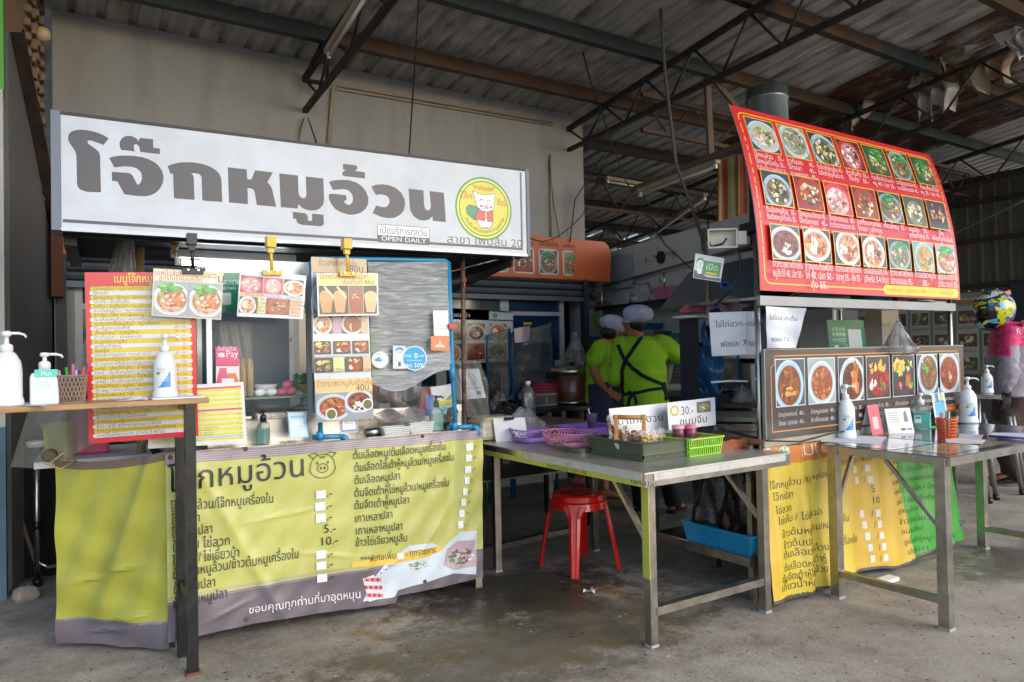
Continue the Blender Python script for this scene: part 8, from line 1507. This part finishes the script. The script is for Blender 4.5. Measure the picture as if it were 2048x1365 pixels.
def cap(c,f,parent,s=1,back=.02):
 r=f.cross(Vector((0,0,1))).normalized();ph=1.3;n=36;m=MB();rr_=[]
 for z,rad in ((-.035, .082),(-.03, .1),(-.02, .108),(-.005, .114),(.02, .122),(.045, .12),(.068, .106),(.088, .08),(.1, .045),(.104, .005)):
  rr_.append([c+Vector((0,0,z*s))-f*(back*max(0,1-abs(z-.01)*6))*s+(r*math.cos(2*math.pi*k/n)*.95+f*math.sin(2*math.pi*k/n)*1.08)*rad*s*(1+.03*math.sin(k*2.6+z*30)+.035*math.sin(k*1.1+z*15)+.05*math.sin(k*.35+1)) for k in range(n)])
 m.rings(rr_);m.build('cap',CAPM,parent);m=MB();m.grid(lambda a,b:c+Vector((0,0,-.03*s-b*.012*s))+(f*math.sin(lerp(.55,2.6,a))+r*math.cos(lerp(.55,2.6,a)))*(.1+.045*b*math.sin(a*math.pi))*s,12,3);m.build('cap_brim',CAPM,parent)
 m=MB();m.rings([[c+Vector((0,0,z*s))+(r*math.cos(2*math.pi*k/n)*.95+f*math.sin(2*math.pi*k/n)*1.08)*rad*s for k in range(n)] for z,rad in ((-.045, .083),(-.045, .09),(-.025, .103),(-.02, .09))]);m.build('cap_band',CAPM,parent)
def ribbon(pts,D,shirt,w,m,parent,name='apron_strap',off=.006):
 """strap laid on the garment: pixel path shot onto the cloth surface"""
 me=shirt.data;o=rootloc(shirt);bv=BVHTree.FromPolygons([v.co+o for v in me.vertices],[tuple(p.vertices) for p in me.polygons]);out=[]
 for i in range(len(pts)-1):
  for k in range(8):
   t=k/8;px,py=lerp(pts[i][0],pts[i+1][0],t),lerp(pts[i][1],pts[i+1][1],t);d=ray(px,py).normalized();h=bv.ray_cast(CO,d)
   if h[0] is not None:out.append((h[0],h[1] if h[1].dot(d)<0 else -h[1]))
 if len(out)<3: return
 mb=MB();R_=[]
 for i,(c,n) in enumerate(out):
  a=out[max(0,i-1)][0];b=out[min(len(out)-1,i+1)][0];t=(b-a).normalized();s_=t.cross(n).normalized()*w/2;R_.append([c+n*off+s_,c+n*(off+.003)+s_*.9,c+n*(off+.003)-s_*.9,c+n*off-s_,c-n*.004-s_,c-n*.004+s_])
 mb.rings(R_,smooth=False);mb.build(name,m,parent)
def wrinkle(a,seed): return lambda c:-a*1.3*max(0,1-7*abs(math.sin(c.z*11+c.x*9-c.y*7+seed+.6*math.sin(c.z*23))))+a*(math.sin(c.z*38+c.x*17+seed)*math.sin(c.x*23-c.z*13+c.y*9+seed*2)+.5*math.sin(c.z*71+c.y*31+c.x*20))
AX,AY=H(CR),H(CF)
D=5.84;gp=Q(1300,1018,D);t=thing('person','worker in lime T-shirt with crossed black apron straps and lavender cap, seen from behind','person',(gp.x,gp.y,0),'two kitchen workers in lime shirts')
q= lambda x,y,o=0:Q(x,y,D+o)
fc=(AY*.75-AX*.65+Vector((0,0,-.25))).normalized();hc=q(1268,651,-.01);hp,f,u,r=head(hc,fc)
body=hp+[limb([q(1272,664),q(1276,690)],[.055, .065]),loft([(q(1280,684), .10, .07),(q(1281,700), .17, .10),(q(1284,740), .17, .115),(q(1290,780), .155, .115),(q(1292,810), .17, .125),(q(1292,840), .165, .12)],AX,AY),limb([q(1240,697),q(1229,735),q(1226,766),q(1240,774, .22)],[.055, .05, .045, .034]),limb([q(1326,692),q(1350,708, .05),q(1366,720, .1),q(1372,716, .35)],[.055, .047, .043, .032]),limb([q(1276,830),q(1282,920, .02),q(1282,1008,0)],[.085, .058, .04]),limb([q(1312,830),q(1328,925),q(1346,1012)],[.085, .058, .04])]
body+=hand(q(1240,774, .24),(AY+AX*.3).normalized(),Vector((0,0,1)),AX)+hand(q(1372,716, .36),AY,Vector((0,0,1)),-AX)
for fx,fy_ in ((1284,1013),(1350,1018)):
 c0=P(fx,fy_+6,z=0);c0.z=0;m=MB();m.rings([[c0+AY*.0+(AY*.8+AX*.6).normalized()*tt+(AX*.8-AY*.6).normalized()*(w*math.cos(2*math.pi*k/12))+Vector((0,0,max(.018,h_*math.sin(2*math.pi*k/12)+h_+.016))) for k in range(12)] for tt,w,h_ in ((-.075, .02, .02),(-.06, .032, .036),(-.02, .034, .042),(.05, .04, .026),(.11, .045, .016),(.15, .03, .012))]);body.append(m);body.append(limb([c0+Vector((0,0, .05)),c0+Vector((0,0, .13))],[.036, .04]))
fuse('body',body,SKIN,t, .011,3)
shirt=fuse('shirt',[loft([(q(1275,673), .085, .075),(q(1279,681), .14, .095),(q(1281,694), .195, .12),(q(1283,715), .2, .135),(q(1286,745), .19, .14),(q(1290,775), .175, .14),(q(1292,800), .18, .145),(q(1293,811), .182, .147)],AX,AY,28),limb([q(1243,692),q(1235,725),q(1232,756)],[.08, .068, .072]),limb([q(1322,688),q(1338,697, .03),q(1356,711, .06)],[.085, .08, .078])],LIME,t, .012,3,wrinkle(.0055,1))
fuse('trousers',[loft([(q(1292,800), .172, .135),(q(1293,835), .18, .135),(q(1293,855), .17, .12)],AX,AY),limb([q(1274,840),q(1280,920, .02),q(1281,1003)],[.105, .082, .068]),limb([q(1313,840),q(1330,925),q(1347,1008)],[.105, .082, .068])],BLKC,t, .015,2,wrinkle(.004,4))
m=MB();m.sphere(hc-f*.028+Vector((0,0, .01)), .085,16,12,(1,1, .85));m.sphere(hc-f*.06-Vector((0,0, .03)), .04,12,8);m.build('hair',HAIR,t);cap(hc+Vector((0,0, .06))-f*.015,H(f),t, .98, .035);eyes(hc,f,u,r,t)
for pts in ([(1285,672),(1268,696),(1251,721),(1244,742),(1244,764),(1248,786)],[(1236,690),(1242,706),(1251,721),(1264,736),(1284,751),(1305,761),(1327,770)],[(1249,789),(1275,786),(1300,780),(1330,776)]):ribbon(pts,D,shirt, .03 if len(pts)>4 else .026,BLKC,t)
for pts in ([(1266,788),(1260,797),(1257,812)],[(1267,788),(1272,798),(1273,812)],[(1258,783),(1266,789),(1274,783)]):ribbon(pts,D,shirt, .022,BLKC,t,'apron_tie', .012)
ribbon([(1326,765),(1330,782),(1334,803)],D,shirt, .05,BLKC,t,'apron_side')
for fx,fy_ in ((1284,1013),(1350,1018)):c0=P(fx,fy_+6,z=0);dd=(AY*.8+AX*.6).normalized();ss=(AX*.8-AY*.6).normalized();m=MB();m.rings([[c0+dd*tt+ss*w+Vector((0,0,0)),c0+dd*tt+ss*w+Vector((0,0, .02)),c0+dd*tt-ss*w+Vector((0,0, .02)),c0+dd*tt-ss*w] for tt,w in ((-.09, .02),(-.075, .04),(0, .042),(.09, .052),(.14, .045),(.165, .02))],smooth=False);m.tube([c0+dd*.03+ss*.045+Vector((0,0, .02)),c0+dd*.06+Vector((0,0, .06)),c0+dd*.03-ss*.045+Vector((0,0, .02))], .012,6);m.build('sandal',BLKC,t)
D=6.5;gp=Q(1205,985,D);t=thing('person','worker in lime T-shirt and navy apron leaning in with one hand on the hip','person',(gp.x,gp.y,0),'two kitchen workers in lime shirts');q= lambda x,y,o=0:Q(x,y,D+o)
fc=(AX*.85+AY*.25+Vector((0,0,-.5))).normalized();hc=q(1228,668);hp,f,u,r=head(hc,fc,s=.98);BX=(AX*.55+AY*.83).normalized();BY=(AX*.83-AY*.55).normalized()
body=hp+[limb([q(1221,677),q(1208,692)],[.052, .06]),loft([(q(1206,688), .1, .07),(q(1203,700), .16, .1),(q(1203,735), .155, .11),(q(1203,775), .145, .11),(q(1206,810), .165, .125),(q(1207,840), .16, .12)],BX,BY),limb([q(1198,700,-.14),q(1186,738,-.22),q(1196,762,-.2),q(1212,782,-.17)],[.052, .044, .038, .027]),limb([q(1215,702, .16),q(1235,730, .2),q(1262,742, .2)],[.052, .043, .032]),limb([q(1200,830, .05),q(1185,900, .15),q(1160,955, .35)],[.08, .055, .036]),limb([q(1212,830),q(1207,910),q(1210,985,-.05)],[.08, .056, .036])]
body+=hand(q(1212,782,-.175),(AX*.8-Vector((0,0, .45))),(-AY),(AX*.3+Vector((0,0,1))),1.05, .3)+hand(q(1263,742, .2),AX,Vector((0,0,1)),-AY)
c0=P(1208,1001,z=0);dd=(AX*.97-AY*.25).normalized();ss=(AY*.97+AX*.25).normalized()
def foot(c0,dd,ss,lift=0,pitch=0):
 m=MB();up=(Vector((0,0,1))-dd*pitch).normalized();d2=(dd+Vector((0,0,pitch))).normalized() if pitch else dd
 m.rings([[c0+Vector((0,0, .018+lift))+d2*tt+ss*(w*math.cos(2*math.pi*k/12))+up*max(0,h_*math.sin(2*math.pi*k/12)+h_) for k in range(12)] for tt,w,h_ in ((-.05, .022, .02),(-.035, .034, .034),(.02, .034, .044),(.09, .042, .03),(.16, .046, .016),(.2, .035, .012),(.215, .015, .008))]); return m
body.append(foot(c0,dd,ss));body.append(limb([c0+Vector((0,0, .055)),q(1208,975,-.05)],[.034, .036]))
c1=P(1150,985,z=0)+Vector((0,0, .03));c1=q(1152,972, .35);body.append(foot(Vector((c1.x,c1.y, .0)),dd,ss, .04,-.35));body.append(limb([Vector((c1.x,c1.y, .1)),q(1160,952, .35)],[.034, .036]))
fuse('body',body,SKIN,t, .011,3)
shirt=fuse('shirt',[loft([(q(1211,683), .075, .07),(q(1208,689), .13, .085),(q(1204,702), .18, .12),(q(1204,735), .178, .135),(q(1203,770), .17, .135),(q(1203,800), .18, .14),(q(1203,806), .182, .142)],BX,BY,28),limb([q(1200,696,-.13),q(1195,712,-.18),q(1190,722,-.2)],[.078, .072, .072]),limb([q(1214,698, .14),q(1228,718, .18)],[.08, .072])],LIME,t, .012,3,wrinkle(.005,7))
fuse('trousers',[loft([(q(1205,800), .175, .135),(q(1206,840), .175, .135),(q(1206,858), .165, .12)],BX,BY),limb([q(1199,840, .05),q(1186,900, .14),q(1176,925, .22)],[.1, .08, .075]),limb([q(1212,840),q(1208,905),q(1208,940,-.03)],[.1, .08, .075])],mat('blue_trousers','#26344e', .85,noise=.12,nscale=8),t, .015,2,wrinkle(.004,4))
def apr(s,v_):a=lerp(-1.9, .9,s);yy=lerp(878,768-14*s,v_); return q(1206,yy)+BX*(.2*math.sin(a))*1.0+BY*(.17*math.cos(a))+BY*.01*math.sin(s*16+v_*3)
m=MB();m.grid(apr,22,14);m.build('apron',NAVY,t);ribbon([(1179,776),(1190,776),(1197,774)],D,shirt, .02,BLKC,t,'apron_tie')
m=MB();m.sphere(hc-f*.035, .084,16,12);m.sphere(hc-f*.075-u*.03, .05,12,8);m.build('hair',HAIR,t);cap(hc+u*.06-f*.015,f-Vector((0,0,f.z*.6)),t,1.02, .03);eyes(hc,f,u,r,t, .98)
m=MB();m.rings([[c0+dd*tt+ss*w,c0+dd*tt+ss*w+Vector((0,0, .018)),c0+dd*tt-ss*w+Vector((0,0, .018)),c0+dd*tt-ss*w] for tt,w in ((-.065, .02),(-.05, .038),(.02, .04),(.1, .048),(.17, .05),(.225, .025))],smooth=False);m.build('sandal',mat('tan_sandal','#7a6248', .7),t)
m=MB();m.tube([c0+ss*.04+Vector((0,0, .02)),c0+dd*.05+Vector((0,0, .08)),c0+dd*.13+Vector((0,0, .045)),c0+dd*.05+Vector((0,0, .08)),c0-ss*.04+Vector((0,0, .02))], .01,6);m.build('sandal_strap',mat('cream_strap','#a08a70', .7),t)
D=6.7;gp=Q(2030,1000,D);t=thing('person','delivery rider in pink and grey jacket with a colourful full-face helmet','person',(gp.x,gp.y,0));q= lambda x,y,o=0:Q(x,y,D+o)
fc=(-AX*.95-AY*.1+Vector((0,0,-.3))).normalized();hc=q(1990,622);hp,f,u,r=head(hc,fc);BX=(AY*.95+AX*.3).normalized();BY=(-AX*.95+AY*.3).normalized()
body=hp+[limb([q(2000,640),q(2015,665)],[.06, .07]),loft([(q(2018,655), .12, .08),(q(2020,680), .19, .12),(q(2022,740), .18, .13),(q(2022,790), .17, .13),(q(2022,840), .17, .13)],BX,BY),limb([q(2016,665,-.18),q(2014,730,-.26),q(2014,785,-.25)],[.06, .048, .034]),limb([q(2024,665, .18),q(2024,730, .24),q(2010,785, .22)],[.06, .048, .034]),limb([q(2016,840,-.08),q(2016,920,-.08),Vector((gp.x,gp.y, .09))-BX*.1],[.09, .06, .045]),limb([q(2026,840, .08),q(2028,920, .1),Vector((gp.x,gp.y, .09))+BX*.12],[.09, .06, .045])]
hw=q(2014,787,-.25);body+=hand(hw,(Vector((0,0,-1))-AX*.1),-AY,-AX,1.05, .6)
for s_ in (-.1, .12):body.append(foot(Vector((gp.x,gp.y,0))+BX*s_,BY,BX))
fuse('body',body,SKIN,t, .012,3)
PINKJ=mat('pink_jacket','#c82a6a', .6,noise=.06,nscale=5,bump=.12,bscale=12);GREYJ=mat('grey_jacket','#8f8994', .6,noise=.08,nscale=5,bump=.12,bscale=12)
lo=fuse('jacket',[loft([(q(2014,645), .11, .09),(q(2019,655), .2, .13),(q(2024,675), .225, .17),(q(2024,710), .22, .195),(q(2021,751), .215, .2),(q(2019,780), .205, .195),(q(2019,790), .215, .2),(q(2019,793), .2, .185)],BX,BY,30),limb([q(2020,664,-.19),q(2017,715,-.27),q(2020,745,-.3),q(2013,768,-.28),q(2013,776,-.28)],[.085, .082, .078, .066, .052]),limb([q(2024,672, .2),q(2024,730, .27),q(2016,770, .25)],[.09, .085, .065])],GREYJ,t, .012,2, lambda c:wrinkle(.006,3)(c)+.0025*math.sin(c.z*95+c.x*30+math.sin(c.y*25)*2))
me=lo.data;me.materials.append(PINKJ);o_=rootloc(lo)
zc=q(2010,692).z
for pl in me.polygons:
 c=pl.center+o_;s_=(c-gp).dot(BY)
 if c.z>zc-.0+(-.09 if s_> .12 and c.z>zc-.09 else 0)-.02*max(0,-s_):pl.material_index=1
m=MB();m.rings([[q(2004,646)+BX*(w*math.cos(2*math.pi*k/20))+BY*(w*.95*math.sin(2*math.pi*k/20))+Vector((0,0,z))+BY*.02 for k in range(20)] for z,w in ((-.05, .115),(.0, .1),(.03, .09),(.03, .08),(-.04, .09))]);m.build('collar',PINKJ,t)
fuse('trousers',[loft([(q(2022,780), .19, .15),(q(2022,840), .19, .15)],BX,BY),limb([q(2016,835,-.08),q(2016,920,-.08),Vector((gp.x,gp.y, .12))-BX*.1],[.12, .095, .08]),limb([q(2026,835, .08),q(2028,920, .1),Vector((gp.x,gp.y, .12))+BX*.12],[.12, .095, .08])],mat('brown_trousers','#3a2822', .85),t, .016,2,wrinkle(.004,2))
gl=hand(hw,(Vector((0,0,-1))-AX*.1),-AY,-AX,1.12, .6);gl.append(limb([hw+Vector((0,0, .05)),hw],[.04, .036]));fuse('glove',gl,mat('dark_glove','#14161c', .7),t, .007,1)
fuse('shoe',[foot(Vector((gp.x,gp.y,0))+BX*-.1,BY,BX)],BLKC,t, .01,1)
hs=1.0;c=hc+Vector((0,0, .012));vs,fs_,cs=[],[],[];n,mm_=72,44
pal=['#c4cc20','#2a78b8','#c8d0d0','#5aa8c8','#14181c','#c4cc20','#4a6a80','#8fb8c8']
rng=random.Random(6);pts_=[Vector((rng.gauss(0,1),rng.gauss(0,1),rng.gauss(0,1))).normalized() for _ in range(150)];pc_=[rng.choice(pal) for _ in pts_]
p=Print()
for j in range(mm_+1):
 a=-math.pi*.36+(math.pi*.86)*j/mm_
 for i in range(n):
  b=2*math.pi*i/n;dz=math.sin(a);q_=math.cos(a);jaw=max(0,math.cos(b))**2*max(0,-dz)*.11;p.v.append((b,a,0));
  vs.append(c+u*(.165*dz)+f*((.165+jaw)*q_*math.cos(b)+.01)+r*((.132-.02*max(0,-dz))*q_*math.sin(b)))
for j in range(mm_):
 for i in range(n):
  a=-math.pi*.36+(math.pi*.86)*(j+.5)/mm_;b=2*math.pi*(i+.5)/n;bb=min(b,2*math.pi-b)
  if bb<1.05 and -.32<a< .36:continue
  fs_.append((j*n+i,j*n+(i+1)%n,(j+1)*n+(i+1)%n,(j+1)*n+i));d=Vector((math.cos(a)*math.cos(b),math.cos(a)*math.sin(b),math.sin(a)));k=max(range(len(pts_)),key=lambda k:pts_[k].dot(d));cc=pc_[k]
  if abs(a-.95)< .07:cc='#d0d4d4'
  if abs(a-.78)< .07:cc='#1c3f8a'
  if abs(a-.6)< .06 and bb<1.9:cc='#b8c020'
  if bb>2.7 and a> .1:cc='#c0402c'
  ds=sorted((-pts_[k].dot(d) for k in range(len(pts_))))
  if ds[1]-ds[0]< .0035:cc='#101216'
  cs.append(lin(cc))
fs_.append(tuple(mm_*n+i for i in range(n)));cs.append(lin('#e0e4e4'))
p.v=[(i,0,0) for i in range(len(vs))];p.f=fs_;p.c=cs
hel=p.build('helmet', lambda x,y,l=0:vs[int(x)],t,printmat('helmet_paint', .18, .6));sd_=hel.modifiers.new('th','SOLIDIFY');sd_.thickness= .018;sd_.offset=-1
m=MB();m.grid(lambda s,v_:c+u*(.165*math.sin(lerp(-.3, .36,v_)))+f*(.172*math.cos(lerp(-.3, .36,v_))*math.cos(lerp(-1.1,1.1,s))+.012)+r*(.136*math.cos(lerp(-.3, .36,v_))*math.sin(lerp(-1.1,1.1,s))),20,6);m.build('visor',mat('smoked_visor','#2a201a', .15,spec=.6),t)
m=MB();m.obox(c-f*.15+u*.11,f*.03,r*.03,u*.02);m.build('helmet_spoiler',mat('orange_red','#c8402a', .3),t)
p=Print();p.text('food',0,0, .075,'#d8b8c8',b=.02);p.disc(.07, .1, .03, .03,'#d8b8c8',14);bp_=q(2031,663,-.33)
me_=lo.data;bv=BVHTree.FromPolygons([v.co+o_ for v in me_.vertices],[tuple(pl.vertices) for pl in me_.polygons])
def onj(x,y,l=0):px,py=2033+x*215,668-y*215;d=ray(px,py).normalized();h=bv.ray_cast(CO,d); return (h[0]-d*(.003+l)) if h[0] is not None else q(px,py,-.3)
p.build('jacket_lettering',onj,t)
D=5.05;gp=Q(712,1010,D);t=thing('person','worker in lime shirt mostly hidden behind the film screen, one forearm showing','person',(gp.x,gp.y,0));q= lambda x,y,o=0:Q(x,y,D+o)
fc=(-AY*.8+AX*.5+Vector((0,0,-.3))).normalized();hc=q(690,610);hp,f,u,r=head(hc,fc)
body=hp+[limb([q(690,628),q(692,660)],[.055, .06]),loft([(q(694,650), .1, .07),(q(697,672), .17, .1),(q(700,740), .15, .11),(q(700,810), .16, .12)],AX,AY),limb([q(735,680),q(748,730,-.05),q(742,792,-.15),q(772,800,-.3)],[.052, .045, .04, .028]),limb([q(655,680),q(648,740),q(670,790,-.2)],[.052, .042, .03]),limb([q(685,800),q(686,900),Vector((gp.x,gp.y, .05))-AX*.1],[.085, .058, .04]),limb([q(717,800),q(720,900),Vector((gp.x,gp.y, .05))+AX*.1],[.085, .058, .04])]
body+=hand(q(772,800,-.3),(AX-AY*.2-Vector((0,0, .1))),Vector((0,0,1)),-AY,1, .5)
for s_ in (-.1, .1):body.append(foot(Vector((gp.x,gp.y,0))+AX*s_,-AY,AX))
fuse('body',body,SKIN,t, .012,3);fuse('shirt',[loft([(q(692,656), .09, .08),(q(696,672), .19, .12),(q(699,740), .18, .13),(q(700,800), .18, .14)],AX,AY),limb([q(735,676),q(750,728,-.04),q(753,752,-.06)],[.082, .078, .08]),limb([q(655,676),q(648,725)],[.08, .074])],LIME,t, .014,2,wrinkle(.004,9))
fuse('trousers',[loft([(q(700,795), .17, .13),(q(700,840), .17, .13)],AX,AY),limb([q(684,835),q(686,900),Vector((gp.x,gp.y, .1))-AX*.1],[.1, .08, .065]),limb([q(718,835),q(720,900),Vector((gp.x,gp.y, .1))+AX*.1],[.1, .08, .065])],BLKC,t, .016,1)
m=MB();m.sphere(hc-f*.02+u*.02, .09,14,10);m.build('hair',HAIR,t);cap(hc+Vector((0,0, .06)),H(f),t,1.05)
eyes(hc,f,u,r,t)
